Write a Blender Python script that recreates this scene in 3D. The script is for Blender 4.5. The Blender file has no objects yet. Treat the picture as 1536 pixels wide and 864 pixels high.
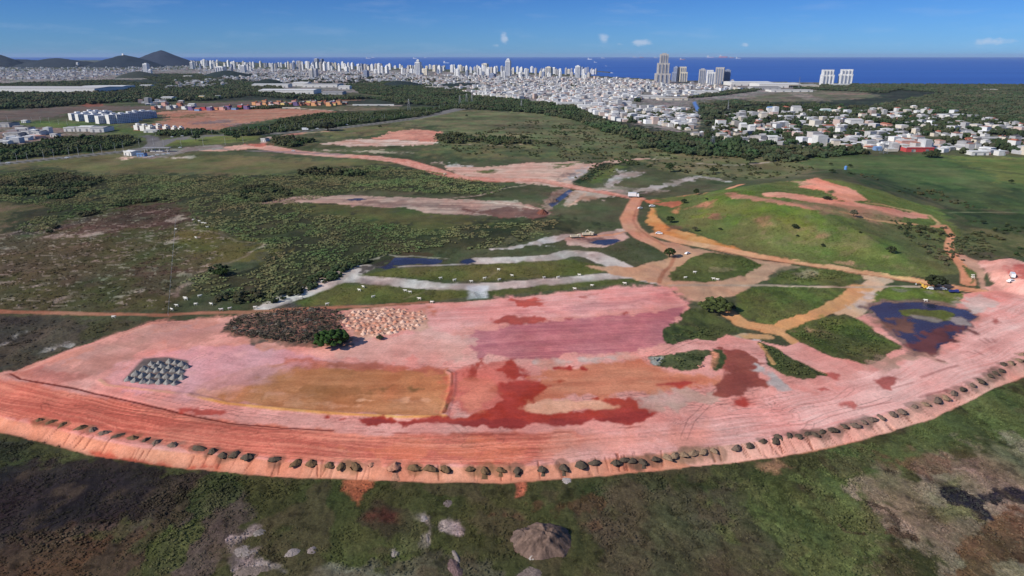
import bpy, math, random
import numpy as np
from mathutils import Vector, Matrix

# ------------------------------------------------------------------ camera, sky, sun, exposure
sc = bpy.context.scene
COL = sc.collection
CAM_H = 120.0
FPX = 1024.0                                   # focal length in units of the 1536 px wide photograph
PITCH = math.atan((432 - 84) / FPX)            # horizon lies 84 px below the top edge
cam_d = bpy.data.cameras.new('camera')
cam_d.sensor_width = 36.0
cam_d.lens = 36.0 * FPX / 1536.0
cam_d.clip_start = 1.0
cam_d.clip_end = 200000.0
cam = bpy.data.objects.new('camera', cam_d)
cam.location = (0, 0, CAM_H)
cam.rotation_euler = (math.pi / 2 - PITCH, 0, 0)
COL.objects.link(cam)
sc.camera = cam
sc.view_settings.view_transform = 'Standard'
sc.view_settings.look = 'None'
sc.view_settings.gamma = 1.0
sc.view_settings.exposure = 0.0
sc.view_settings.use_curve_mapping = False
sc.cycles.max_bounces = 5
sc.cycles.diffuse_bounces = 2
sc.cycles.glossy_bounces = 2
sc.cycles.transparent_max_bounces = 6
sc.cycles.volume_bounces = 0

SUN_EL = math.radians(33)
LAZ = math.radians(30)                          # light travels to +x, turned this far towards +y
L = Vector((math.cos(SUN_EL) * math.cos(LAZ), math.cos(SUN_EL) * math.sin(LAZ), -math.sin(SUN_EL)))
sun_d = bpy.data.lights.new('sun', 'SUN')
sun_d.energy = 4.6
sun_d.angle = math.radians(0.53)
sun_d.color = (1.0, 0.95, 0.87)
sun = bpy.data.objects.new('sun', sun_d)
sun.rotation_euler = L.to_track_quat('-Z', 'Y').to_euler()
sun.location = (-400, -200, 500)
COL.objects.link(sun)

world = bpy.data.worlds.new('World')
sc.world = world
world.use_nodes = True
nt = world.node_tree
nt.nodes.clear()
N = nt.nodes.new
def LK(a, b): nt.links.new(a, b)
out = N('ShaderNodeOutputWorld'); bg = N('ShaderNodeBackground')
sky = N('ShaderNodeTexSky'); sky.sky_type = 'NISHITA'; sky.sun_disc = False
sky.sun_elevation = SUN_EL
sky.sun_rotation = math.atan2(-L.x, -L.y)       # azimuth from +Y clockwise
sky.altitude = 100; sky.air_density = 1.0; sky.dust_density = 0.15; sky.ozone_density = 3.0
tc = N('ShaderNodeTexCoord'); sep = N('ShaderNodeSeparateXYZ'); LK(tc.outputs['Generated'], sep.inputs[0])
def M(op, a, b=None, c=None):
    n = N('ShaderNodeMath'); n.operation = op
    for i, v in enumerate((a, b, c)):
        if v is None: continue
        if isinstance(v, (int, float)): n.inputs[i].default_value = v
        else: LK(v, n.inputs[i])
    return n.outputs[0]
# the low few degrees of the sky are a clear saturated blue
ramp = N('ShaderNodeValToRGB'); cr = ramp.color_ramp
cr.elements[0].position = 0.0; cr.elements[0].color = (0.215, 0.50, 1.12, 1)
cr.elements[1].position = 1.0; cr.elements[1].color = (1, 1, 1, 1)
e = cr.elements.new(0.09); e.color = (0.13, 0.32, 0.78, 1)
e = cr.elements.new(0.35); e.color = (0.45, 0.62, 0.95, 1)
LK(sep.outputs['Z'], ramp.inputs[0])
mul = N('ShaderNodeMixRGB'); mul.blend_type = 'MULTIPLY'; mul.inputs[0].default_value = 1
LK(sky.outputs[0], mul.inputs[1]); LK(ramp.outputs[0], mul.inputs[2])
# small fair-weather clouds low over the sea: direction-space puffs
az = M('ARCTAN2', sep.outputs['X'], sep.outputs['Y'])
el = M('ARCSINE', sep.outputs['Z'])
def px_dir(x, y):
    v = Vector((x - 768, -(y - 432), -FPX)); v = Matrix.Rotation(math.pi / 2 - PITCH, 3, 'X') @ v
    v.normalize(); return math.atan2(v.x, v.y), math.asin(v.z)
comb = N('ShaderNodeCombineXYZ'); LK(M('MULTIPLY', az, 90.0), comb.inputs[0]); LK(M('MULTIPLY', el, 150.0), comb.inputs[1])
nz = N('ShaderNodeTexNoise'); nz.inputs['Scale'].default_value = 1.0; nz.inputs['Detail'].default_value = 7; nz.inputs['Roughness'].default_value = 0.6
LK(comb.outputs[0], nz.inputs['Vector'])
comb2 = N('ShaderNodeCombineXYZ'); LK(M('MULTIPLY', az, 9.0), comb2.inputs[0]); LK(M('MULTIPLY', el, 55.0), comb2.inputs[1])
nz2 = N('ShaderNodeTexNoise'); nz2.inputs['Scale'].default_value = 1.0; nz2.inputs['Detail'].default_value = 6; nz2.inputs['Roughness'].default_value = 0.65
LK(comb2.outputs[0], nz2.inputs['Vector'])
tot = None
for (cx, cy, rx, ry, s) in [(756, 58, 9, 12, 1.0), (742, 69, 12, 5, .75), (906, 56, 11, 10, 1.0), (928, 66, 26, 5, .6), (962, 64, 24, 7, 1.0), (985, 69, 12, 4, .6),
                            (1117, 67, 11, 5, .9), (1488, 62, 42, 8, .95), (1460, 70, 60, 6, .5), (1340, 74, 40, 4, .3), (650, 70, 22, 5, .35), (690, 66, 18, 5, .3),
                            (1285, 41, 30, 3, .25), (880, 70, 40, 4, .3), (560, 62, 60, 7, .2), (1060, 72, 40, 4, .3), (30, 20, 120, 16, .12)]:
    a0, e0 = px_dir(cx, cy); a1, _ = px_dir(cx + rx, cy); _, e1 = px_dir(cx, cy - ry)
    dx = M('DIVIDE', M('SUBTRACT', az, a0), a1 - a0); dy = M('DIVIDE', M('SUBTRACT', el, e0), e1 - e0)
    d2 = M('ADD', M('MULTIPLY', dx, dx), M('MULTIPLY', dy, dy))
    g = M('MULTIPLY', M('EXPONENT', M('MULTIPLY', d2, -.9)), s)
    tot = g if tot is None else M('MAXIMUM', tot, g)
cl = M('SUBTRACT', M('MULTIPLY', tot, 1.75), M('MULTIPLY', nz.outputs['Fac'], 1.95))
cl = M('MINIMUM', M('MAXIMUM', M('MULTIPLY', cl, 0.75), 0.0), 0.55)
veil = M('MULTIPLY', M('MAXIMUM', M('SUBTRACT', nz2.outputs['Fac'], 0.52), 0.0), 0.55)
cl = M('ADD', cl, veil)
mx = N('ShaderNodeMixRGB'); mx.inputs[2].default_value = (5.6, 6.2, 7.4, 1)
LK(cl, mx.inputs[0]); LK(mul.outputs[0], mx.inputs[1])
LK(mx.outputs[0], bg.inputs[0]); bg.inputs[1].default_value = 0.11
LK(bg.outputs[0], out.inputs[0])

# ------------------------------------------------------------------ helpers
rng = np.random.default_rng(7)
random.seed(11)
RM = np.array(Matrix.Rotation(math.pi / 2 - PITCH, 3, 'X'))

def s2l(c):
    c = np.asarray(c, float) / 255.0
    return np.where(c <= 0.04045, c / 12.92, ((c + 0.055) / 1.055) ** 2.4)

def _h(ix, iy, s):
    h = (ix * 374761393 + iy * 668265263 + s * 974634777) & 0xFFFFFFFF
    h = ((h ^ (h >> 13)) * 1274126177) & 0xFFFFFFFF
    h = (h ^ (h >> 16)) & 0xFFFF
    return h / 65535.0
def vnoise(x, y, s=0):
    x = np.asarray(x, float); y = np.asarray(y, float)
    fx = np.floor(x); fy = np.floor(y)
    ix = fx.astype(np.int64); iy = fy.astype(np.int64)
    u = x - fx; v = y - fy
    u = u * u * (3 - 2 * u); v = v * v * (3 - 2 * v)
    a = _h(ix, iy, s); b = _h(ix + 1, iy, s); c = _h(ix, iy + 1, s); d = _h(ix + 1, iy + 1, s)
    return (a * (1 - u) + b * u) * (1 - v) + (c * (1 - u) + d * u) * v
def fbm(x, y, o=4, s=0):
    t = 0; a = 0.5; n = 0
    for i in range(o):
        t = t + a * vnoise(x, y, s + i * 17); n += a
        x = x * 2.03 + 11.3; y = y * 2.03 - 7.7; a *= 0.5
    return t / n
def sstep(t):
    t = np.clip(t, 0, 1); return t * t * (3 - 2 * t)

def sdist(poly, x, y):                          # signed distance to a closed polygon, negative inside
    poly = np.asarray(poly, float); n = len(poly)
    d = np.full(x.shape, 1e18); ins = np.zeros(x.shape, bool)
    for i in range(n):
        ax, ay = poly[i]; bx, by = poly[(i + 1) % n]
        ex, ey = bx - ax, by - ay; q = ex * ex + ey * ey
        if q < 1e-9: continue
        wx = x - ax; wy = y - ay
        t = np.clip((wx * ex + wy * ey) / q, 0, 1)
        dd = (wx - t * ex) ** 2 + (wy - t * ey) ** 2
        d = np.minimum(d, dd)
        if ey != 0:
            c = ((ay <= y) != (by <= y)) & (x < ax + ex * (y - ay) / ey)
            ins ^= c
    d = np.sqrt(d)
    return np.where(ins, -d, d)
def ldist(line, x, y, hw):                      # distance to a polyline minus its half width (one value or one per point)
    line = np.asarray(line, float); n = len(line)
    hw = np.broadcast_to(np.asarray(hw, float), (n,))
    best = np.full(x.shape, 1e9)
    for i in range(n - 1):
        ax, ay = line[i]; bx, by = line[i + 1]
        ex, ey = bx - ax, by - ay; q = ex * ex + ey * ey + 1e-9
        t = np.clip(((x - ax) * ex + (y - ay) * ey) / q, 0, 1)
        dd = np.hypot(x - ax - t * ex, y - ay - t * ey) - (hw[i] * (1 - t) + hw[i + 1] * t)
        best = np.minimum(best, dd)
    return best
def lparam(line, x, y):                         # arc length along and offset from a polyline
    line = np.asarray(line, float)
    best = np.full(x.shape, 1e18); U = np.zeros(x.shape); V = np.zeros(x.shape); s = 0
    for i in range(len(line) - 1):
        ax, ay = line[i]; bx, by = line[i + 1]
        ex, ey = bx - ax, by - ay; ln = math.hypot(ex, ey)
        t = np.clip(((x - ax) * ex + (y - ay) * ey) / (ln * ln), 0, 1)
        dx = x - ax - t * ex; dy = y - ay - t * ey; dd = dx * dx + dy * dy
        m = dd < best
        best = np.where(m, dd, best); U = np.where(m, s + t * ln, U); V = np.where(m, np.sqrt(dd), V)
        s += ln
    return U, V
def pts(s):
    return [tuple(float(v) for v in p.split(',')) for p in s.split()]
def rays(px):
    px = np.asarray(px, float)
    v = np.stack([px[:, 0] - 768, -(px[:, 1] - 432), np.full(len(px), -FPX)], 1) @ RM.T
    return v
def P0(px):                                     # photograph pixel -> point on the flat plain
    v = rays(px); t = -CAM_H / np.minimum(v[:, 2], -1e-3)
    return np.stack([v[:, 0] * t, v[:, 1] * t], 1)

# ------------------------------------------------------------------ terrain height
TOE = "-140,600 -60,628 0,647 60,660 130,679 200,692 270,700 330,704 400,712 480,717 540,721 640,723 700,723 760,722 820,720 880,714 960,705 1060,696 1100,692 1162,684 1240,673 1266,665 1331,647 1399,626 1448,604 1490,581 1536,560 1600,528 1700,480"
toe_w = P0(pts(TOE))
plat_w = P0(pts(TOE + " 1700,440 1536,432 1440,440 1300,470 1180,520 1080,500 1000,430 927,432 851,438 780,446 700,452 640,455 510,466 400,469 325,477 224,484 156,507 91,529 31,553 -10,561 -100,585"))
back_w = P0(pts("1700,440 1536,432 1440,440 1300,470 1180,520 1080,500 1000,430 927,432 851,438 780,446 700,452 640,455 510,466 400,469 325,477"))
left_w = P0(pts("325,477 224,484 156,507 91,529 31,553 -10,561 -100,585"))
hill_w = P0(pts("985,292 1003,330 1030,350 1075,366 1140,381 1230,396 1320,409 1400,422 1436,428 1452,405 1440,370 1445,340 1440,318 1400,290 1330,264 1240,248 1150,262 1080,274 1020,284"))
east_w = P0(pts("1470,392 1600,380 1700,420 1600,470 1500,436 1462,412"))
def height_exact(x, y):
    x = np.asarray(x, float); y = np.asarray(y, float)
    z = np.zeros(x.shape)
    m = (y > 100) & (y < 1000) & (np.abs(x) < 700)
    if m.any():
        xs = x[m]; ys = y[m]
        d = -sdist(plat_w, xs, ys)
        db = ldist(back_w, xs, ys, 0.0); dl = ldist(left_w, xs, ys, 0.0)
        zz = 2.3 * sstep(d / 5.5) * np.where(d > 0, sstep(db / 34.0) * sstep(dl / 10.0), 0)
        d = -sdist(hill_w, xs + 14 * (fbm(xs / 60, ys / 60, 2, 5) - .5), ys)
        zz = zz + 15.0 * sstep(d / 95.0) + np.where(d > 0, 2.0 * (fbm(xs / 30, ys / 30, 3, 9) - .5) * sstep(d / 30), 0)
        d = -sdist(east_w, xs, ys)
        zz = np.maximum(zz, 5.0 * sstep(d / 14.0))
        z[m] = zz
    return z
_hs = 1.25; _hx = np.arange(-700, 701, _hs); _hy = np.arange(100, 700, _hs)
_HG = height_exact(*[g.ravel() for g in np.meshgrid(_hx, _hy)]).reshape(len(_hy), len(_hx))
def height(x, y):                               # bilinear lookup in the surveyed height raster
    u = (np.asarray(x, float) + 700) / _hs; v = (np.asarray(y, float) - 100) / _hs
    ok = (u > 0) & (u < len(_hx) - 1.01) & (v > 0) & (v < len(_hy) - 1.01)
    u = np.where(ok, u, 0); v = np.where(ok, v, 0); i = u.astype(int); j = v.astype(int); fu = u - i; fv = v - j
    z = (_HG[j, i] * (1 - fu) + _HG[j, i + 1] * fu) * (1 - fv) + (_HG[j + 1, i] * (1 - fu) + _HG[j + 1, i + 1] * fu) * fv
    return np.where(ok, z, 0.0)
def P(px):                                      # pixel -> first meeting of its ray with the terrain
    px = np.asarray(px, float).reshape(-1, 2)
    v = rays(px); v[:, 2] = np.minimum(v[:, 2], -0.05)
    if px[:, 1].max() < 232:
        q = P0(px); return np.stack([q[:, 0], q[:, 1], np.zeros(len(q))], 1)
    t1 = -CAM_H / v[:, 2]
    lo = t1 * (1 - 30.0 / CAM_H); hi = t1.copy()
    K = 48; prev = lo.copy(); res = t1.copy(); done = np.zeros(len(px), bool)
    for k in range(1, K + 1):
        t = lo + (hi - lo) * k / K
        zz = CAM_H + v[:, 2] * t; hh = height(v[:, 0] * t, v[:, 1] * t)
        hit = (zz <= hh) & ~done
        if hit.any():
            a = prev.copy(); b = t.copy()
            for _ in range(9):
                c = (a + b) / 2; below = (CAM_H + v[:, 2] * c) <= height(v[:, 0] * c, v[:, 1] * c)
                b = np.where(below, c, b); a = np.where(below, a, c)
            res = np.where(hit, b, res); done |= hit
        prev = t
    x = v[:, 0] * res; y = v[:, 1] * res
    return np.stack([x, y, height(x, y)], 1)
def P1(x, y): return Vector(P([(x, y)])[0])
def mpp(y): return y / 975.0                    # metres per photo pixel sideways at that distance
def top_z(px, py, Y):                           # height of the point seen at (px, py) at forward distance Y
    v = rays([(px, py)])[0]; return CAM_H + v[2] / v[1] * Y

# ------------------------------------------------------------------ materials
def new_mat(name):
    m = bpy.data.materials.new(name); m.use_nodes = True
    n = m.node_tree; b = n.nodes['Principled BSDF']
    return m, n, b
def mat_plain(name, rgb, rough=0.8, vary=0.18, scale=0.6, metal=0.0, spec=0.3, lin=False):
    m, n, b = new_mat(name)
    c = list(rgb) if lin else [float(v) for v in s2l(rgb)]
    t = n.nodes.new('ShaderNodeTexCoord'); z = n.nodes.new('ShaderNodeTexNoise')
    z.inputs['Scale'].default_value = scale; z.inputs['Detail'].default_value = 5
    n.links.new(t.outputs['Object'], z.inputs['Vector'])
    r = n.nodes.new('ShaderNodeValToRGB')
    r.color_ramp.elements[0].position = 0.3; r.color_ramp.elements[1].position = 0.7
    r.color_ramp.elements[0].color = (*[v * (1 - vary) for v in c], 1)
    r.color_ramp.elements[1].color = (*[min(1, v * (1 + vary)) for v in c], 1)
    n.links.new(z.outputs['Fac'], r.inputs[0]); n.links.new(r.outputs[0], b.inputs['Base Color'])
    b.inputs['Roughness'].default_value = rough; b.inputs['Metallic'].default_value = metal
    b.inputs['Specular IOR Level'].default_value = spec
    return m
def mat_attr(name, rough=0.9, nscale=0.4, vary=0.35, spec=0.15, bump=0.0, bscale=1.0):
    m, n, b = new_mat(name)
    a = n.nodes.new('ShaderNodeAttribute'); a.attribute_name = 'Col'
    t = n.nodes.new('ShaderNodeTexCoord'); z = n.nodes.new('ShaderNodeTexNoise')
    z.inputs['Scale'].default_value = nscale; z.inputs['Detail'].default_value = 6; z.inputs['Roughness'].default_value = 0.65
    n.links.new(t.outputs['Object'], z.inputs['Vector'])
    mr = n.nodes.new('ShaderNodeMapRange'); mr.inputs['From Min'].default_value = 0.3; mr.inputs['From Max'].default_value = 0.7
    mr.inputs['To Min'].default_value = 1 - vary; mr.inputs['To Max'].default_value = 1 + vary
    n.links.new(z.outputs['Fac'], mr.inputs['Value'])
    x = n.nodes.new('ShaderNodeVectorMath'); x.operation = 'SCALE'
    n.links.new(a.outputs['Color'], x.inputs[0]); n.links.new(mr.outputs[0], x.inputs['Scale'])
    n.links.new(x.outputs[0], b.inputs['Base Color'])
    b.inputs['Roughness'].default_value = rough; b.inputs['Specular IOR Level'].default_value = spec
    if bump:
        z2 = n.nodes.new('ShaderNodeTexNoise'); z2.inputs['Scale'].default_value = bscale; z2.inputs['Detail'].default_value = 4
        n.links.new(t.outputs['Object'], z2.inputs['Vector'])
        bp = n.nodes.new('ShaderNodeBump'); bp.inputs['Strength'].default_value = bump; bp.inputs['Distance'].default_value = 0.5
        n.links.new(z2.outputs['Fac'], bp.inputs['Height']); n.links.new(bp.outputs[0], b.inputs['Normal'])
    return m

# ------------------------------------------------------------------ object helpers
def tag(o, label=None, cat=None, group=None, kind=None):
    if label: o['label'] = label
    if cat: o['category'] = cat
    if group: o['group'] = group
    if kind: o['kind'] = kind
    return o
def mesh_np(name, V, F, mat=None, col=None, parent=None, smooth=False, wet=None, link=True):
    """V (n,3), F (m,k) with k = 3 or 4, or a list of such arrays"""
    Fs = F if isinstance(F, list) else [F]
    me = bpy.data.meshes.new(name)
    V = np.ascontiguousarray(V, dtype=np.float32)
    me.vertices.add(len(V)); me.vertices.foreach_set('co', V.ravel())
    li = np.concatenate([f.ravel() for f in Fs]).astype(np.int32)
    sizes = np.concatenate([np.full(len(f), f.shape[1]) for f in Fs])
    st = np.concatenate([[0], np.cumsum(sizes)[:-1]]).astype(np.int32)
    me.loops.add(len(li)); me.loops.foreach_set('vertex_index', li)
    me.polygons.add(len(sizes)); me.polygons.foreach_set('loop_start', st)
    me.update(calc_edges=True)
    me.polygons.foreach_set('use_smooth', np.full(len(sizes), bool(smooth)))
    if col is not None:
        a = me.color_attributes.new('Col', 'FLOAT_COLOR', 'POINT')
        c4 = np.ones((len(V), 4), np.float32); c4[:, :3] = col
        a.data.foreach_set('color', c4.ravel())
    if wet is not None:
        a = me.attributes.new('wet', 'FLOAT', 'POINT'); a.data.foreach_set('value', np.asarray(wet, np.float32))
    if mat: me.materials.append(mat)
    if not link: return me
    o = bpy.data.objects.new(name, me); COL.objects.link(o)
    if parent: o.parent = parent
    return o
class MB:                                       # collects simple shapes into one mesh
    def __init__(s): s.v = []; s.f4 = []; s.f3 = []; s.n = 0
    def add(s, V, F):
        V = np.asarray(V, float)
        for f in F:
            g = [i + s.n for i in f]
            (s.f4 if len(g) == 4 else s.f3).append(g)
        s.v.append(V); s.n += len(V); return s
    def box(s, c, d, rz=0, taper=1.0, lean=0):
        x, y, z = d[0] / 2, d[1] / 2, d[2] / 2
        V = np.array([[-x, -y, -z], [x, -y, -z], [x, y, -z], [-x, y, -z], [-x * taper, -y * taper, z], [x * taper, -y * taper, z], [x * taper, y * taper, z], [-x * taper, y * taper, z]])
        V[4:, 0] += lean
        c_, s_ = math.cos(rz), math.sin(rz)
        V = np.stack([V[:, 0] * c_ - V[:, 1] * s_, V[:, 0] * s_ + V[:, 1] * c_, V[:, 2]], 1) + np.array(c)
        return s.add(V, [(0, 3, 2, 1), (4, 5, 6, 7), (0, 1, 5, 4), (1, 2, 6, 5), (2, 3, 7, 6), (3, 0, 4, 7)])
    def gable(s, c, d, rise):                   # closed gable roof with its ridge along x, c = centre of its base
        x, y = d[0] / 2, d[1] / 2; t = 0.18
        V = np.array([[-x, -y, 0], [x, -y, 0], [x, y, 0], [-x, y, 0], [-x, 0, rise], [x, 0, rise]]) + np.array(c)
        return s.add(V, [(0, 3, 2, 1), (0, 1, 5, 4), (2, 3, 4, 5), (1, 2, 5), (3, 0, 4)])
    def hip(s, c, d, rise):
        x, y = d[0] / 2, d[1] / 2; k = max(0.0, x - y)
        V = np.array([[-x, -y, 0], [x, -y, 0], [x, y, 0], [-x, y, 0], [-k, 0, rise], [k, 0, rise]]) + np.array(c)
        return s.add(V, [(0, 3, 2, 1), (0, 1, 5, 4), (2, 3, 4, 5), (1, 2, 5), (3, 0, 4)])
    def tube(s, a, b, r0, r1=None, n=6):
        a = Vector(a); b = Vector(b); r1 = r0 if r1 is None else r1
        d = (b - a).normalized(); u = d.orthogonal().normalized(); w = d.cross(u)
        V = []
        for p, r in ((a, r0), (b, r1)):
            for k in range(n):
                t = 2 * math.pi * k / n; V.append(p + u * (r * math.cos(t)) + w * (r * math.sin(t)))
        V += [a, b]
        F = [(k, (k + 1) % n, n + (k + 1) % n, n + k) for k in range(n)]
        F += [((k + 1) % n, k, 2 * n) for k in range(n)] + [(n + k, n + (k + 1) % n, 2 * n + 1) for k in range(n)]
        return s.add([list(p) for p in V], F)
    def build(s, name, mat, parent=None, link=True, smooth=False):
        V = np.concatenate(s.v); F = []
        if s.f4: F.append(np.array(s.f4))
        if s.f3: F.append(np.array(s.f3))
        return mesh_np(name, V, F, mat, parent=parent, link=link, smooth=smooth)
def copy_tree(o, parent=None):
    c = o.copy(); COL.objects.link(c); c.parent = parent
    for ch in list(o.children):
        copy_tree(ch, c)
    return c
def obj_from(me, name, parent=None):
    o = bpy.data.objects.new(name, me); COL.objects.link(o)
    if parent: o.parent = parent
    return o
# icosahedron for clumps
_g = (1 + 5 ** .5) / 2
ICO_V = np.array([(-1, _g, 0), (1, _g, 0), (-1, -_g, 0), (1, -_g, 0), (0, -1, _g), (0, 1, _g), (0, -1, -_g), (0, 1, -_g), (_g, 0, -1), (_g, 0, 1), (-_g, 0, -1), (-_g, 0, 1)], float)
ICO_V /= np.linalg.norm(ICO_V[0])
ICO_F = np.array([(0, 11, 5), (0, 5, 1), (0, 1, 7), (0, 7, 10), (0, 10, 11), (1, 5, 9), (5, 11, 4), (11, 10, 2), (10, 7, 6), (7, 1, 8), (3, 9, 4), (3, 4, 2), (3, 2, 6), (3, 6, 8), (3, 8, 9), (4, 9, 5), (2, 4, 11), (6, 2, 10), (8, 6, 7), (9, 8, 1)])
def subdiv(V, F):
    V = list(map(tuple, V)); cache = {}; out = []
    def mid(a, b):
        k = (min(a, b), max(a, b))
        if k not in cache:
            m = np.array(V[a]) + np.array(V[b]); m /= np.linalg.norm(m); V.append(tuple(m)); cache[k] = len(V) - 1
        return cache[k]
    for a, b, c in F:
        ab, bc, ca = mid(a, b), mid(b, c), mid(c, a)
        out += [(a, ab, ca), (b, bc, ab), (c, ca, bc), (ab, bc, ca)]
    return np.array(V), np.array(out)
ICO2_V, ICO2_F = subdiv(ICO_V, ICO_F)
ICO3_V, ICO3_F = subdiv(ICO2_V, ICO2_F)
ICO4_V, ICO4_F = subdiv(*subdiv(ICO3_V, ICO3_F))
def clumps(n_lumps, spread, size, seed, flat=0.7):
    """prototype crown: several jittered icosahedra"""
    r = np.random.default_rng(seed); V = []; F = []; n = 0
    for k in range(n_lumps):
        a = r.uniform(0, 2 * math.pi); q = math.sqrt(r.uniform(0, 1)) * spread; zz = r.uniform(0.25, 0.9) * (1 - 0.45 * q)
        s = size * r.uniform(0.6, 1.25)
        v = ICO_V * (s * r.uniform(0.7, 1.2, (12, 1))) * np.array([1, 1, flat])
        V.append(v + np.array([q * math.cos(a), q * math.sin(a), zz])); F.append(ICO_F + n); n += 12
    return np.concatenate(V), np.concatenate(F)
PROTO_BUSH = [clumps(5, 0.7, 0.48, 100 + k) for k in range(8)]
PROTO_TREE = [clumps(9, 0.75, 0.42, 200 + k) for k in range(8)]
def scatter(name, protos, xyz, rad, hgt, col, mat, label, jit=0.18, parent=None, kind='stuff'):
    """one mesh holding many crowns: stuff nobody could count"""
    n = len(xyz); which = rng.integers(0, len(protos), n); ang = rng.uniform(0, 2 * math.pi, n)
    Vs = []; Fs = []; Cs = []; off = 0
    for k, (pv, pf) in enumerate(protos):
        ix = np.nonzero(which == k)[0]
        if len(ix) == 0: continue
        c = np.cos(ang[ix])[:, None]; s = np.sin(ang[ix])[:, None]
        x = (pv[None, :, 0] * c - pv[None, :, 1] * s) * rad[ix, None] + xyz[ix, 0, None]
        y = (pv[None, :, 0] * s + pv[None, :, 1] * c) * rad[ix, None] + xyz[ix, 1, None]
        z = pv[None, :, 2] * hgt[ix, None] + xyz[ix, 2, None]
        V = np.stack([x, y, z], 2).reshape(-1, 3)
        F = (pf[None] + (np.arange(len(ix)) * len(pv))[:, None, None]).reshape(-1, 3) + off
        cc = np.repeat(col[ix], len(pv), 0) * rng.uniform(1 - jit, 1 + jit, (len(V), 1))
        Vs.append(V); Fs.append(F); Cs.append(cc); off += len(V)
    o = mesh_np(name, np.concatenate(Vs), np.concatenate(Fs), mat, col=np.concatenate(Cs), parent=parent)
    if parent is None and label: tag(o, label, name.replace('_', ' '), None, kind)
    return o
# ------------------------------------------------------------------ the ground: one terrain sheet, surveyed region by region
K_ALB = 1.0
COAST = P0(pts("-900,90.5 0,90.2 200,90.4 300,91.5 400,95 500,98 600,102 700,105 760,108 840,111 890,114 940,117 990,120 1080,122 1180,123.5 1300,125.5 1400,126.5 1536,127.5 1800,128.5 2300,131"))
land_w = np.concatenate([COAST, np.array([[9000.0, 40.0], [-60000.0, 40.0]])])
ys = np.concatenate([np.arange(1040, 400, -1.55), np.arange(400, 200, -1.2), np.arange(200, 110, -0.9), np.arange(110, 89.2, -0.6)])
Yr = P0(np.stack([np.full(len(ys), 768.0), ys], 1))[:, 1]
Sx = np.arange(-1.38, 1.38, 1.5 / 1024)
GX = (Sx[None, :] * Yr[:, None]); GY = np.repeat(Yr[:, None], len(Sx), 1)
nr, nc = GX.shape
gx = GX.ravel(); gy = GY.ravel()
gz = height_exact(gx, gy)
col = np.zeros((len(gx), 3)); wet = np.zeros(len(gx)); cls = np.zeros(len(gx), np.int8); rough_h = np.full(len(gx), 0.25)
order = np.arange(len(gx))
wx1 = fbm(gx / 9, gy / 9, 4, 31) - .5; wy1 = fbm(gx / 9, gy / 9, 4, 57) - .5      # metre-scale warp
wx2 = fbm(gx / 40, gy / 60, 4, 71) - .5; wy2 = fbm(gx / 40, gy / 60, 4, 87) - .5
nA = fbm(gx / 70, gy / 110, 4, 1); nB = fbm(gx / 14, gy / 20, 4, 2); nC = fbm(gx / 3.2, gy / 4.5, 3, 3); nE = fbm(gx / 8, gy / 12, 5, 6)
# base grassland
g0 = s2l((86, 88, 60)); g1 = s2l((70, 76, 50)); g2 = s2l((100, 94, 72))
a = sstep((nA - .35) * 3)[:, None]; b = sstep((nB - .45) * 4)[:, None]
col[:] = g0 * (1 - a) + g1 * a
col[:] = col * (1 - .5 * b) + g2 * .5 * b

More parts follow.
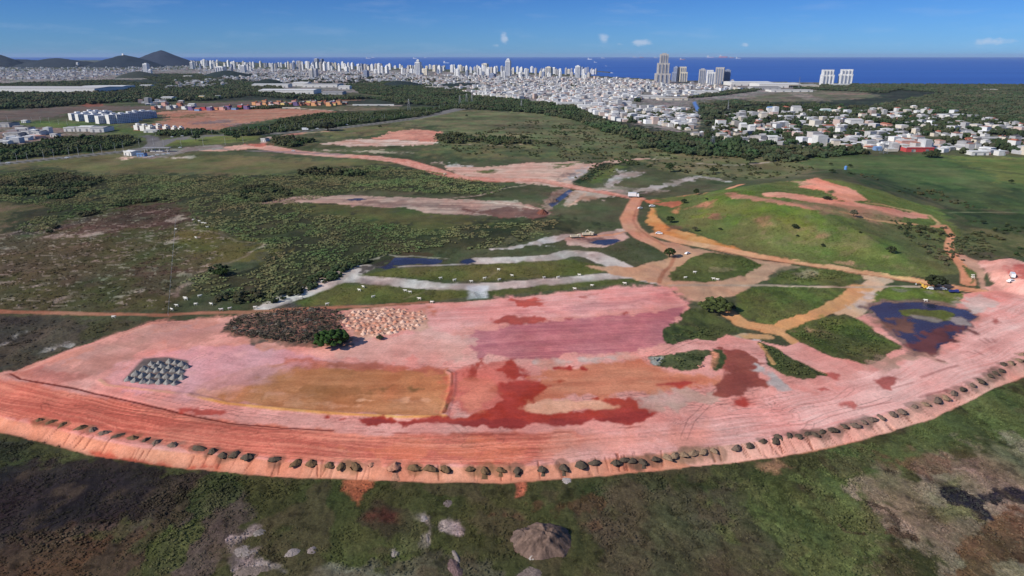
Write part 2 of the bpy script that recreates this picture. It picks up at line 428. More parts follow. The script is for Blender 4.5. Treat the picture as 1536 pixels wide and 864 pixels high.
GUARD = False
def alb(c):                                     # survey colour -> ground albedo under this sun and sky
    v = np.array(s2l(c), float)
    if v[1] > v[0]: v = np.array([v[0] * 1.06, v[0] * 1.06 + (v[1] - v[0]) * .72, v[2] * 1.0]) * 1.14
    return v * np.array([1.09, 1.0, .92])
def paint(c, p, soft=2, warp=3, line=None, k=None, cl=None, w=None, al=1.0, pat=None, c2=None, h=None, ps=1.0, thr=None, out=0):
    """c, c2 sRGB; p pixel outline; line = half width in metres; pat picks the c/c2 pattern"""
    wp = P(pts(p))[:, :2] if isinstance(p, str) else p
    Ym = float(np.mean(wp[:, 1])); m1 = mpp(max(Ym, 150.0)) * 1.3
    mar = soft * m1 * 3 + warp * m1 * 3 + (np.max(line) if line is not None else 0) + 2
    x0, y0 = wp.min(0) - mar; x1, y1 = wp.max(0) + mar
    ix = np.nonzero((gx > x0) & (gx < x1) & (gy > y0) & (gy < y1))[0]
    if not len(ix): return
    sc_ = warp * m1
    big = sc_ > 6
    wa, wb = (2.2, 2.6) if (warp >= 1.4 and line is None) else (1.6, .8)
    xx = gx[ix] + wx1[ix] * sc_ * wa * 1.6 + wx2[ix] * sc_ * wb * 1.6; yy = gy[ix] + wy1[ix] * sc_ * wa * 2.6 + wy2[ix] * sc_ * wb * 2.6
    d = sdist(wp, xx, yy) if line is None else ldist(wp, xx, yy, line)
    if warp >= 1:
        kk = (1.7 if cl is None else 1.0) if line is None else .45
        d = d + ((nE[ix] - .5) * min(sc_, 8) * 8.5 + (nC[ix] - .5) * min(sc_, 2.5) * 5.0) * kk
    # softness grows with the local distance
    so = max(soft, .6) * mpp(np.maximum(gy[ix], 150)) * 1.0
    so = so * (1.0 + 1.6 * nB[ix]) * (2.0 if (line is None and cl is None and soft <= 3) else 1.0)
    t = sstep(.5 - (d + out) / (2 * so))
    hard = t > .5
    t = t * al
    if GUARD: t = t * (cls[ix] == 0)
    X = gx[ix]; Yy = gy[ix]
    if pat is None: f = np.clip((nB[ix] - .5) * 3.4 + .5 + (nC[ix] - .5) * 1.6, 0, 1)
    elif pat == 'fine': f = np.clip((nC[ix] - .5) * 3 + .5, 0, 1)
    elif pat == 'big': f = np.clip((nA[ix] - .5) * 3.5 + .5 + (nC[ix] - .5) * .5, 0, 1)
    elif pat == 'patch': f = sstep((nB[ix] - .5) * 9 + .5)
    elif pat == 'spots': f = sstep((fbm(X / (3.5 * ps), Yy / (2.4 * ps), 3, 12) - .62) * 12)
    elif pat == 'strk':                         # tracks along the long curved roadway
        U, Vv = lparam(toe_w, X, Yy)
        Vv = Vv + (fbm(U / 30, Vv / 14, 3, 25) - .5) * 7
        f = np.clip((fbm(U / (44 * ps), Vv / (0.6 * ps), 4, 21) - .5) * 3.0 + .5 + (fbm(U / 60, Vv / 6, 3, 22) - .5) * 2.2, 0, 1)
    elif pat == 'rows':                         # ploughed rows
        an = math.radians(6); u = X * math.cos(an) + Yy * math.sin(an); v = -X * math.sin(an) + Yy * math.cos(an)
        f = np.clip((fbm(u / 45, v / (1.1 * ps), 3, 23) - .5) * 2.6 + .5 + (nC[ix] - .5) * .7, 0, 1)
    elif pat == 'horz': f = np.clip((fbm(X / (60 * ps), Yy / (9 * ps), 4, 24) - .5) * 3 + .5 + (nC[ix] - .5) * .4, 0, 1)
    if thr is not None: t = t * sstep((f - thr) * 8 + .5)
    cA = alb(c); cB = alb(c2 if c2 is not None else tuple(v * .86 for v in c))
    tgt = cA[None] * (1 - f[:, None]) + cB[None] * f[:, None]
    if thr is not None: tgt = np.repeat(cA[None], len(ix), 0) * (1 + (nC[ix] - .5)[:, None] * .4)
    col[ix] = col[ix] * (1 - t[:, None]) + tgt * t[:, None]
    if w is not None: wet[ix] = wet[ix] * (1 - t) + w * t
    elif al >= 1: wet[ix] = wet[ix] * (1 - t)
    if cl is not None: cls[ix[hard]] = cl
    if h is not None: rough_h[ix] = rough_h[ix] * (1 - t) + h * t
EDGE = [(60, 630, 'brown'), (77, 633, 'brown'), (94, 636.5, 'brown'), (123, 641.5, 'brown'), (140, 645, 'grey'), (157, 649, 'grey'), (178, 653, 'dark'), (200, 657, 'brown'), (219, 660, 'dark'), (235, 663.5, 'grey'), (260, 667.5, 'grey'),
        (299, 672.5, 'dark'), (320, 676.5, 'dark'), (335, 682, 'dark'), (353, 680.5, 'dark'), (373, 684.5, 'dark'), (413, 688, 'dark'), (446, 693, 'brown'), (467, 694.5, 'brown'), (495, 696.5, 'brown'), (513, 698.5, 'brown'), (533, 698, 'brown'), (557, 696, 'pink'),
        (593, 698.5, 'pink'), (622, 701, 'brown'), (645, 701.5, 'brown'), (668, 702.5, 'brown'), (705, 702.5, 'brown'), (727, 704, 'brown'), (751, 704, 'brown'), (777, 704, 'dark'), (813, 702.5, 'dark'), (845, 700.5, 'dark'), (872, 696, 'dark'), (893, 693, 'dark'),
        (924, 693, 'dark'), (937, 689, 'dark'), (949, 690, 'dark'), (963, 692, 'dark'), (983, 687.5, 'dark'), (1000, 684.5, 'tan'), (1012, 682.5, 'tan'), (1025, 681, 'tan'), (1040, 679, 'tan'), (1056, 676.5, 'tan'), (1071, 675, 'tan'),
        (1105, 671, 'grey'), (1124, 667.5, 'dark'), (1145, 661.5, 'dark'), (1163, 660, 'dark'), (1168, 655, 'dark'), (1184, 653, 'dark'), (1198, 653.5, 'dark'), (1212, 650.5, 'dark'), (1222, 651, 'dark'), (1234, 647.5, 'dark'), (1249, 644.5, 'dark'),
        (1267, 639, 'dark'), (1281, 637.5, 'grey'), (1295, 632, 'grey'), (1308, 628.5, 'grey'), (1321, 625, 'grey'), (1339, 620.5, 'grey'), (1352, 616.5, 'grey'), (1372, 609.5, 'grey'), (1387, 605.5, 'tan'), (1406, 599.5, 'grey'), (1418, 596, 'tan'),
        (1430, 589.5, 'grey'), (1443, 583.5, 'dark'), (1458, 577.5, 'grey'), (1469, 570.5, 'dark'), (1484, 563, 'dark'), (1492, 559, 'dark'), (1501, 555, 'dark'), (1506, 546.5, 'dark'), (1517, 544, 'tan'), (1528, 540, 'tan'), (1534, 532, 'tan')]
GRS, DIRT, ROAD, POND, HWY, SAND = 0, 1, 2, 3, 4, 5
# --- far plain
paint((112, 112, 110), "-400,112 300,104 560,104 800,112 1000,121 1228,124 1240,150 1045,150 1045,200 960,196 850,165 700,152 560,140 300,132 -400,140", 3, 3, c2=(138, 134, 130), pat='fine')
paint((38, 56, 44), "-500,100 -60,99 100,99.5 290,99 280,96 150,95 -500,95", 1, 1)
for p_ in ("-700,128 0,127 170,120 300,116 420,124 380,150 300,152 190,153 110,158 60,163 -700,166", "310,128 420,132 430,145 560,148 700,146 860,160 960,186 1040,206 1190,224 1180,240 1060,234 960,215 860,180 740,166 640,160 560,158 420,150 330,150",
           "1040,160 1100,150 1230,140 1300,130 1800,129 1800,205 1536,188 1450,176 1300,166 1180,158 1100,162 1070,190 1048,198"):
    paint((54, 64, 52), p_, 2, 4, c2=(44, 54, 46))
paint((92, 100, 78), "1110,146 1180,136 1300,137 1320,146 1230,152 1130,153", 2, 2, c2=(120, 112, 100), pat='horz')
paint((146, 140, 130), "1180,139 1205,139 1240,151 1215,151", 1, 1)
paint((146, 140, 130), "1080,149 1130,145 1165,139", 1, 1, line=10)
paint((140, 122, 110), "1240,139 1300,140 1298,142 1240,142", 1, 1)
paint((92, 84, 78), "-300,168 0,166 100,160 160,158 230,160 300,155 420,150 400,156 300,163 235,166 120,168 60,180 -300,190", 2, 4, c2=(112, 100, 92), pat='horz', cl=SAND)
paint((130, 88, 74), "120,157 134,153 148,156 160,158 130,161", 1, 1)
paint((62, 80, 52), "-100,176 0,184 90,180 170,186 230,196 226,212 120,206 0,196 -100,190", 2, 3, c2=(84, 102, 62))
paint((86, 108, 56), "60,182 150,190 215,196 212,200 130,196 50,190", 1.5, 2, c2=(70, 92, 50))
paint((104, 92, 82), "-100,186 30,188 155,198 150,206 60,214 0,220 -100,225", 2, 2, c2=(130, 122, 115), pat='fine')
paint((168, 122, 102), "204,190 260,185 262,196 214,197", 1.5, 2)
paint((176, 134, 114), "232,168 300,164 335,163 430,162 505,167 498,173 440,176 420,178 360,186 330,193 285,198 265,196 232,186 250,178", 2, 5, c2=(156, 112, 94), cl=SAND, pat='horz')
paint((132, 118, 120), "290,183 340,180 350,183 300,187", 1.5, 2, al=.8)
paint((132, 118, 120), "330,187 380,183 350,190", 1.5, 2, al=.7)
paint((88, 90, 60), "275,172 310,170 300,176 270,177", 2, 3, al=.8)
paint((196, 180, 164), "436,162 470,164 500,166 530,166", 1, .5, line=6)
paint((214, 208, 196), "524,157.5 560,158 600,158.5", 1, .3, line=7)
paint((140, 110, 92), "455,150 520,147 545,150 500,153", 1, 1)
paint((54, 72, 44), "424,178 480,170 560,168 600,165 660,162 690,160 660,176 560,186 480,196 420,205 340,206 330,196 360,190", 2, 4, c2=(44, 66, 42))
paint((96, 112, 66), "555,173 572,171 568,177", 1, 2)
paint((110, 104, 84), "505,160 560,160 600,162 560,166 500,166", 2, 2)
# --- middle fields
paint((86, 96, 66), "690,166 800,168 880,178 940,196 1000,214 980,222 900,222 800,216 720,206 650,204 660,190 600,188 580,182 640,172", 4, 5, c2=(102, 104, 78), pat='horz')
paint((108, 108, 82), "720,182 800,182 840,190 760,196", 10, 8, al=.8)
paint((72, 84, 58), "640,206 760,214 900,222 1000,222 1160,236 1240,236 1240,252 1100,250 960,240 800,236 700,240 620,232", 4, 5, c2=(92, 96, 66))
paint((98, 100, 70), "985,224 1060,226 1160,232 1240,244 1200,262 1090,262 980,252", 6, 6, c2=(110, 108, 80))
paint((70, 94, 56), "1200,238 1300,232 1536,236 1800,240 1800,330 1536,322 1450,310 1340,276 1260,258", 4, 5, c2=(82, 104, 62), pat='horz')
paint((98, 112, 62), "1420,234 1536,236 1800,240 1800,290 1600,285 1536,280 1490,268", 4, 4, c2=(88, 108, 60), pat='horz')
paint((50, 74, 46), "1270,260 1320,258 1400,276 1470,286 1800,296 1800,312 1536,306 1440,306 1380,296 1310,280", 7, 7, c2=(62, 84, 50), al=.85)
paint((52, 74, 44), "1430,315 1536,318 1800,325 1800,360 1560,352 1480,345 1440,335", 4, 5, c2=(60, 84, 50))
paint((44, 60, 42), "1310,270 1400,304 1470,326 1540,350", 3, 3, line=2.5, al=.8)
paint((58, 76, 48), "1440,250 1536,262 1700,280", 3, 4, line=5, al=.7)
paint((134, 142, 110), "1424,319 1480,318.5 1560,319", 1, .6, line=1.2, al=.7)
paint((92, 98, 66), "1430,340 1536,352 1800,360 1800,386 1520,386 1470,380 1450,362", 5, 5, c2=(66, 84, 50))
paint((92, 94, 62), "0,236 180,222 300,232 400,236 480,240 560,236 600,240 560,248 440,256 380,266 300,262 140,262 60,250 0,256", 5, 5, c2=(102, 100, 72), pat='horz')
paint((40, 56, 34), "-300,214 30,218 90,206 200,208 215,216 180,224 60,236 0,244 -300,255", 2, 2, c2=(48, 68, 40))
paint((96, 110, 62), "226,214 262,206 330,203 374,202 392,206 372,213 300,217 250,219 228,219", 1.5, 1, c2=(104, 116, 66))
paint((66, 76, 50), "420,206 500,206 660,208 640,222 560,230 480,232 405,222", 3, 3, c2=(96, 96, 70))
paint((100, 104, 70), "480,196 560,186 620,192 600,200 500,206", 4, 4, c2=(112, 106, 78))
# --- scrub belt and left fields
paint((58, 66, 44), "-400,256 0,262 60,252 140,262 300,264 440,262 560,248 640,256 720,272 760,280 740,296 640,290 560,284 500,294 560,316 700,330 840,326 880,340 800,352 740,372 620,380 560,398 520,405 440,440 400,458 260,450 250,440 300,420 390,400 400,380 350,352 290,335 280,306 210,304 100,328 60,352 0,352 -400,350", 4, 5, c2=(46, 54, 38))
paint((64, 76, 48), "400,290 560,310 720,336 640,350 480,340", 10, 10, al=.6)
paint((84, 90, 54), "440,302 560,304 700,324 720,340 640,344 540,330 460,318", 5, 6, c2=(72, 82, 50), pat='horz', al=.9)
paint((88, 78, 62), "-200,352 60,354 110,330 205,304 260,304 285,312 282,330 350,355 400,372 388,386 330,395 270,420 250,450 250,470 0,466 -200,462", 3, 3, c2=(72, 74, 48), pat='big')
paint((92, 76, 66), "90,345 205,305 262,305 282,318 276,336 200,340 130,360", 5, 6, c2=(80, 64, 58), al=.85)
paint((92, 92, 50), "290,340 350,356 398,372 380,388 320,396 300,384 280,360", 5, 6, c2=(82, 84, 48), al=.85)
paint((84, 64, 56), "180,408 210,398 262,394 262,404 210,416", 4, 5, al=.7)
paint((64, 68, 42), "0,420 180,416 250,430 250,468 0,464", 10, 8, c2=(72, 78, 44), al=.7)
paint((88, 80, 74), "0,352 60,350 120,333 140,322", 2, 2, line=3, al=.9)
paint((158, 150, 142), "0,352 30,347", 1.5, 2, line=1.2)
paint((104, 92, 74), "-200,304 30,305 70,304 75,312 20,318 22,340 0,350 -200,350", 3, 3, c2=(84, 84, 58))
paint((154, 148, 132), "-100,350 250,310 340,350 330,395 255,450 250,466 -100,462", 1, 1, pat='spots', thr=.8, ps=1.1, al=.6)
paint((110, 102, 86), "-100,350 250,310 340,350 330,395 255,450 250,466 -100,462", 1, 1, pat='spots', thr=.75, ps=2.8, al=.35)
for q in ("65,356 78,352 96,350 92,355 80,360", "118,354 130,350 150,348 160,352 140,353 122,356", "98,356 106,352 108,355", "245,365 256,360 268,357 262,363 248,367", "190,438 206,434 218,430 214,436 200,440", "262,440 272,430 280,420 288,415 284,424 274,436 264,446", "175,400 187,396", "224,355 232,353 230,356",
          "170,446 186,442 184,446", "145,391 158,383 150,391", "0,372 18,370 10,375", "0,424 16,423 12,427", "252,330 268,323 276,328 262,334", "30,430 80,425 40,433", "66,455 100,445 86,452", "376,378 392,368 400,364 396,372"):
    if len(pts(q)) > 2: paint((166, 158, 144), q, 1, 1.2, c2=(136, 126, 112), cl=None, al=.85)
for q in ("284,415 270,430 262,445", "300,345 335,352 355,362 398,366", "398,366 380,375 370,384 340,396 320,402 290,410", "252,310 240,316 225,318"):
    paint((140, 132, 112), q, 1.4, 1.2, line=.9, al=.6)
# --- sandy strips in the middle
paint((186, 160, 146), "380,306 440,296 494,294 520,292 600,296 660,298 735,300 780,304 800,310 832,322 790,327 700,322 650,320 600,312 540,308 480,304", 1.3, 1.5, c2=(150, 128, 120), cl=SAND, pat='horz', ps=.5)
paint((118, 84, 76), "690,314 760,312 800,314 835,322 800,327 740,325", 1.3, 2, c2=(98, 68, 64), al=.9)
paint((120, 96, 90), "520,300 600,302 700,309 690,314 560,306", 1.3, 2, al=.6)
paint((214, 198, 180), "690,303 735,304 780,308 800,313", 1, 1, line=1.2, al=.9)
paint((56, 52, 78), "518,298 540,297 560,299 545,300.5 522,300", 1, 1, w=1.0, cl=POND)
paint((170, 160, 142), "660,299 720,293 760,282 800,276", 1.1, 1, line=1.3, al=.9)
paint((214, 196, 184), "486,215 540,208 600,208 660,214 640,218 520,219", 1.2, 2, c2=(184, 150, 134), cl=SAND, pat='horz', ps=.5)
paint((206, 150, 132), "560,208 585,198 620,194 662,198 655,206 652,213 600,210", 1.2, 2, c2=(190, 132, 116), cl=SAND)
paint((132, 116, 96), "560,209 640,211", 1, 1, line=2, al=.8)
paint((150, 134, 110), "530,199 545,198 540,200 522,200", 1.2, 1)
for q in ("520,227 560,226 610,228 570,230", "480,224 520,226 480,226.5", "560,225 580,224.5 575,226", "600,229 620,230 600,231", "648,244 664,243 668,246 652,246"):
    paint((176, 166, 148), q, 1, 1.4, al=.85)
for q in ("684,216 720,217 770,218 790,215", "960,238 1010,237 980,240 985,235", ):
    paint((170, 162, 138), q, 1, 1, line=1.6, al=.8)
paint((206, 178, 162), "664,248 700,250 740,250 800,244 860,242 880,246 920,240 968,237 975,238 930,243 900,248 880,256 862,274 850,282 800,276 760,272 720,268 690,262", 1.3, 1.5, c2=(188, 152, 138), cl=SAND, pat='horz', ps=.6)
paint((190, 190, 192), "860,258 882,248 878,258 862,272 842,272", 1.3, 2, c2=(160, 150, 146), al=.9)
paint((92, 98, 62), "715,258 740,254 752,256 730,260", 1, 1)
paint((100, 104, 70), "832,246 860,244 860,248 838,251", 1, 2)
paint((190, 188, 182), "664,244 690,247 670,249 712,250", 1.2, 1.5)
paint((130, 108, 102), "834,266 850,258 862,258 850,266 840,272", 1.5, 2, al=.7)
paint((44, 60, 36), "858,274 905,244 920,244 880,275", 1.2, 1, c2=(36, 50, 32))
paint((92, 108, 60), "884,272 920,247 935,249 900,275", 1.5, 1.5)
for q in ("904,278 916,268 930,262 945,258 964,259 960,264 940,268 915,280", "955,285 985,278 1010,272 1035,266 1048,263 1040,270 1000,280 965,289 945,290", "1050,264 1075,266 1100,272 1060,268", "922,252 932,257 944,256 930,260"):
    paint((182, 180, 178), q, 1.3, 1.8, c2=(150, 144, 136), cl=SAND, al=.92)
paint((178, 170, 158), "905,280 980,284 1000,286 940,290 900,286", 2, 3, al=.5)
paint((196, 186, 172), "1045,245 1100,248 1140,245 1170,240 1200,238", 1, 1, line=2.2, al=.7)
paint((180, 174, 160), "700,300 740,303 790,300 770,304", 1.3, 2, al=.7)
# canal
paint((150, 134, 120), "810,300 845,280 856,282 858,290 826,312 818,318", 1.3, 1.5, c2=(120, 100, 90), cl=SAND)
paint((70, 84, 110), "822,306 854,284 860,287 828,311", 1, .6, w=.9, cl=POND, c2=(50, 62, 88))
paint((206, 190, 178), "858,286 880,284 900,286 925,294 905,300 870,300 850,310 838,310", 2, 2.5, c2=(176, 148, 128), al=.75, cl=SAND)
paint((200, 168, 148), "852,310 868,300 878,290", 1.2, 1, line=1.6)
# --- pink haul road
paint((206, 164, 148), "352,223 392,220 440,228 500,233 560,236", 1.2, .6, line=[10, 16, 14, 13, 13], cl=ROAD, c2=(190, 150, 140))
paint((146, 132, 138), "375,226 430,228 510,232", 1.2, 1, line=6, al=.7)
paint((216, 168, 150), "300,226 345,219 395,215 402,220 370,224 330,227", 1.2, 1, c2=(196, 150, 136), cl=SAND)
paint((200, 120, 104), "370,217 400,214 402,219 384,221", 1.2, 1)
paint((212, 160, 144), "540,235 600,241 640,252 668,261 700,268 750,270 810,270 870,282 925,292 958,298", 1.2, .6, line=[13, 13, 11, 10, 11, 10, 8, 6.5, 6, 6], cl=ROAD, c2=(196, 136, 120), pat='fine')
paint((178, 108, 92), "640,256 668,264 700,271 750,273 810,273 870,285 940,296", 1.2, .8, line=1.6, al=.6)
# --- grey tracks in the trapezium
T = dict(c2=(166, 156, 150), cl=SAND)
paint((198, 190, 184), "395,462 440,444 480,430 520,410 545,402", 1.3, 1.2, line=[4, 7.5, 8.5, 8, 7], **T)
paint((198, 190, 184), "480,418 540,418 600,424 660,430 716,431 760,428 840,422 900,416 950,411", 1.2, 1.2, line=[4, 7.5, 7, 6.4, 6.8, 6.8, 6.2, 6.4, 5.5], **T)
paint((200, 194, 188), "718,391 780,390 830,386 855,379 890,382 925,398 950,412 985,420", 1.2, 1.2, line=[6.5, 6.5, 6.5, 6.5, 7.5, 8, 8.5, 7], **T)
paint((188, 192, 200), "699,428 733,428 732,447 702,449", 1, .6, c2=(168, 166, 172))
paint((196, 192, 190), "730,372 760,372 790,365 810,358 850,351 865,352 840,360 815,367 830,369 790,368 770,373 735,376", 1.2, 1.3, **T)
paint((190, 184, 180), "705,396 640,398 600,400 560,400", 1.2, 1, line=1.2, cl=SAND)
paint((92, 84, 88), "418,461 440,448 470,441 460,450 435,460", 2, 3, al=.7)
paint((104, 96, 98), "505,420 540,424 570,428 540,416", 2, 3, al=.5)
paint((66, 60, 56), "545,400 585,392 590,402 560,404", 2, 3, al=.9)
paint((80, 68, 50), "590,378 620,376 640,382 610,386", 2, 4, al=.8)
paint((176, 170, 156), "545,392 565,388 580,382 600,384 640,386 676,388", 1.2, 1.8, line=.7, al=.7)
G = dict(c2=(70, 84, 44))
paint((82, 90, 48), "538,414 590,402 700,398 800,392 860,389 905,402 910,408 860,413 760,419 700,422 600,416", 1.3, 1, c2=(92, 96, 56))
paint((76, 88, 46), "440,452 480,438 515,425 560,428 640,434 700,436 702,446 640,452 560,456 460,460", 1.5, 1, c2=(84, 92, 50))
paint((70, 84, 44), "735,436 800,430 900,420 950,416 960,422 920,428 850,434 780,442 735,444", 1.5, 1, c2=(80, 88, 50))
for q in ("606,448 640,437", "716,425 745,408", "820,374 900,378"):
    paint((140, 138, 104), q, 1.4, 1, line=.6, al=.6)
# ponds
B = dict(w=1.0, cl=POND)
paint((58, 62, 88), "586,395 596,387 640,388 664,390 664,394 640,397 610,397 588,398", 1, 1.2, c2=(46, 48, 70), **B)
paint((60, 54, 74), "568,402 588,393 590,400 580,404", 1.2, 1.5, **B)
paint((50, 54, 82), "690,391 706,388 712,393 702,397 692,396", 1, 1, **B)
paint((198, 172, 160), "850,356 870,350 900,350 930,343 948,345 940,356 930,364 905,370 880,370 850,365", 1.2, 1.5, c2=(170, 140, 130), cl=SAND)
paint((108, 80, 80), "870,356 900,356 905,360 880,362", 1.2, 2, al=.8)
paint((58, 60, 84), "884,364 895,360 925,358 932,361 920,366 908,368 892,366", .9, .6, c2=(44, 46, 70), **B)
# --- roads round the hill
ORG = dict(c2=(196, 146, 116), cl=ROAD)
paint((206, 158, 130), "948,345 920,352 890,354 860,356", 1.2, 1, line=1.8, **ORG)
paint((190, 170, 160), "948,296 930,286 900,284", 2, 2, line=4, al=.7)
paint((202, 150, 126), "955,298 948,312 942,328 948,342 965,356 990,368 1010,380", 1.1, .8, line=[5, 5.5, 6.5, 7, 6.5, 6, 5.5], **ORG)
paint((178, 122, 100), "962,300 954,316 950,330 956,342 975,356 1002,370 1012,382 1008,394 996,406 986,420", 1.1, .8, line=1.1, al=.75)
paint((210, 150, 118), "985,300 1040,292 1090,286 1110,277", 1.2, .8, line=[5, 4, 3.5, 4], cl=ROAD, c2=(200, 140, 110))
paint((214, 128, 92), "960,300 1000,298 1022,298 1015,306 985,306", 1.2, 1.4, c2=(196, 110, 82), cl=ROAD)
paint((212, 158, 106), "975,312 985,312 985,322 995,335 1010,344 1035,348 1060,356 1100,368 1140,377 1110,378 1060,368 1020,360 985,348 970,334", 1.3, 1.2, c2=(206, 142, 86), cl=ROAD)
paint((206, 152, 116), "985,352 1020,362 1060,369 1130,383 1200,393 1290,408 1360,418 1400,426 1450,434 1510,442 1560,440", 1.2, .7, line=[5, 5.5, 6, 6.4, 6, 5.4, 5, 4, 4.5, 5, 6], cl=ROAD, c2=(214, 168, 130))
paint((228, 188, 138), "1330,411 1352,410 1385,420 1400,426 1360,422", 1.2, 1, c2=(220, 172, 116))
paint((194, 154, 124), "985,360 1020,366 1060,376 1130,388 1180,396 1148,420 1110,440 1062,457 1040,452 1000,432 985,424 955,420 920,412 880,398 950,400 1000,388 1010,380", 1.4, 1.4, c2=(182, 146, 122), cl=ROAD)
paint((196, 164, 138), "1120,392 1200,400 1160,412 1110,440 1060,462 1020,445 1080,420", 2, 2, al=.4, cl=ROAD)
paint((166, 112, 88), "1012,384 1006,398 994,410 988,424", 1.1, .8, line=1.3, al=.8)
paint((166, 108, 84), "1060,372 1130,387 1200,397 1290,411 1400,428 1480,440 1540,446", 1.1, .6, line=.9, al=.75)
paint((196, 170, 148), "1270,470 1300,440 1315,424 1325,420 1300,416", 1.3, 1, line=[7, 7, 5, 5, 4], cl=ROAD, c2=(206, 172, 140))
paint((206, 156, 106), "1150,493 1180,488 1220,470 1260,452 1292,432", 1.2, 1, line=[6, 6.5, 6, 6, 6], cl=ROAD, c2=(196, 150, 108))
paint((190, 170, 150), "1005,428 1070,428 1150,428 1200,430 1290,431 1380,430 1400,432", 1.2, .7, line=1.6, cl=ROAD)
paint((206, 158, 112), "1085,466 1110,484 1145,492 1180,500 1200,515 1250,540", 1.3, 1.3, line=[4, 4.5, 5.5, 4.5, 4, 4], cl=ROAD, c2=(196, 142, 96))
paint((196, 190, 192), "1065,520 1100,510 1135,508 1140,518 1110,524", 1.4, 2, c2=(170, 160, 160), cl=SAND)
paint((190, 156, 112), "1000,527 1040,520 1080,512 1120,504 1150,505", 1.2, 1.2, line=[3.6, 3, 2.8, 3, 3], c2=(176, 160, 140), cl=ROAD)
paint((170, 172, 180), "965,532 1000,525 1030,522 1000,533", 1.3, 1.6, al=.9)
# --- hill surface
paint((94, 112, 60), "985,296 1100,282 1240,268 1400,310 1440,345 1450,405 1400,420 1320,408 1200,392 1130,378 1080,364 1030,346 1005,340 985,318", 3, 2, c2=(86, 98, 58), pat='big', cl=GRS)
paint((90, 118, 46), "1070,286 1140,294 1200,305 1280,320 1260,335 1150,330 1060,320", 8, 6, c2=(86, 104, 52), al=.8)
paint((94, 96, 70), "1230,320 1340,330 1400,340 1440,370 1440,400 1380,390 1330,360", 7, 7, c2=(78, 90, 58), al=.6)
paint((132, 124, 92), "1100,330 1250,345 1380,390 1300,405 1200,390 1100,350", 4, 4, pat='spots', thr=.7, ps=3.5, al=.35)
paint((150, 112, 92), "1062,326 1072,320 1082,320 1076,327", 1.2, 1.5, al=.8)
paint((166, 130, 104), "1135,330 1150,328 1155,336 1140,340", 2.5, 2, al=.6)
paint((170, 136, 110), "1220,355 1236,350 1230,362", 2, 2, al=.6)
paint((190, 150, 122), "1250,392 1275,394 1270,398 1252,396", 1.5, 2, al=.8)
paint((186, 162, 130), "1328,384 1342,378 1340,386", 1.5, 1.5, al=.9)
paint((196, 118, 92), "985,304 1010,302 1025,300 1020,308 1002,312 995,309", 1.3, 1.6, cl=ROAD)
paint((214, 150, 110), "1008,318 1020,310 1014,320", 1.3, 1, al=.9)
paint((172, 122, 100), "1028,312 1050,305 1068,301 1060,309 1040,311", 1.5, 1.5, al=.8)
paint((128, 104, 84), "1008,340 1030,336 1024,344 1006,346", 1.5, 1.8, al=.8)
# plateau earth
paint((190, 134, 114), "1088,290 1100,289 1140,296 1200,306 1240,312 1220,315 1150,303 1098,297", 1.2, 1.2, c2=(160, 118, 98), cl=ROAD)
paint((216, 158, 136), "1142,290 1170,288 1200,292 1255,300 1310,308 1365,318 1400,322 1385,328 1340,326 1280,316 1210,302 1150,296", 1.2, 1.2, c2=(204, 142, 122), cl=ROAD, pat='horz', ps=.5)
paint((150, 120, 98), "1170,300 1260,308 1340,320 1370,334 1300,330 1230,318", 2, 2, c2=(122, 112, 84), al=.8)
paint((214, 146, 120), "1206,270 1222,266 1256,277 1288,290 1296,298 1280,302 1250,300 1240,292 1230,284 1196,281", 1.2, 1.8, c2=(226, 158, 136), cl=ROAD)
paint((84, 100, 60), "1240,286 1250,285 1252,290 1244,291", 1, 1)
paint((206, 160, 134), "1178,271 1212,274 1230,278 1200,278", 1.4, 1.8, al=.8, cl=ROAD)
paint((196, 164, 120), "1300,304 1360,315 1395,323 1408,334 1404,340", 1.1, .8, line=1.4, cl=ROAD)
paint((190, 152, 112), "1262,318 1300,328 1340,334 1376,337", 1.1, .9, line=1.7, cl=ROAD)
paint((200, 140, 108), "1400,340 1416,338 1428,354 1424,364 1424,376 1440,394 1450,410 1453,426", 1.1, .8, line=[2.4, 2.4, 2.4, 2.6, 2.8, 3, 3.2, 3.6], cl=ROAD, c2=(210, 156, 124))
paint((190, 154, 134), "1430,378 1450,384 1470,392 1478,420 1484,436 1466,434 1464,410 1448,396 1436,386", 1.2, 1, cl=ROAD, c2=(176, 142, 122))
paint((84, 104, 54), "1444,398 1462,408 1463,424 1456,426 1450,410", 1.2, 1, cl=GRS)
# right pink area behind
paint((226, 180, 168), "1466,392 1480,390 1536,393 1700,396 1700,440 1536,440 1486,437 1472,430 1486,425 1484,415 1470,402", 1.2, 1.3, c2=(206, 152, 140), cl=DIRT)
paint((196, 110, 100), "1500,405 1520,398 1700,400 1700,430 1540,420 1510,414", 2, 2.5, c2=(184, 96, 90), al=.9)
# --- the earthworks
paint((222, 162, 152), plat_w, 1.1, 1.0, c2=(214, 148, 138), cl=DIRT, h=.06)
paint((200, 138, 122), "-60,600 0,560 100,524 224,484 330,476 420,470 640,458 660,470 500,520 400,530 200,530 100,560 20,566", 3, 3, c2=(212, 158, 146), al=.9)
paint((196, 148, 140), "150,520 260,490 420,470 340,505 240,520 180,545 140,560 60,560", 4, 5, c2=(182, 134, 122), al=.8)
paint((206, 154, 158), "150,570 165,556 230,530 300,515 450,530 560,545 400,552 330,570 300,590 200,585", 2, 2.5, c2=(214, 160, 158), al=.95)
paint((178, 96, 84), "20,562 40,555 120,565 80,575", 3, 4, al=.5)
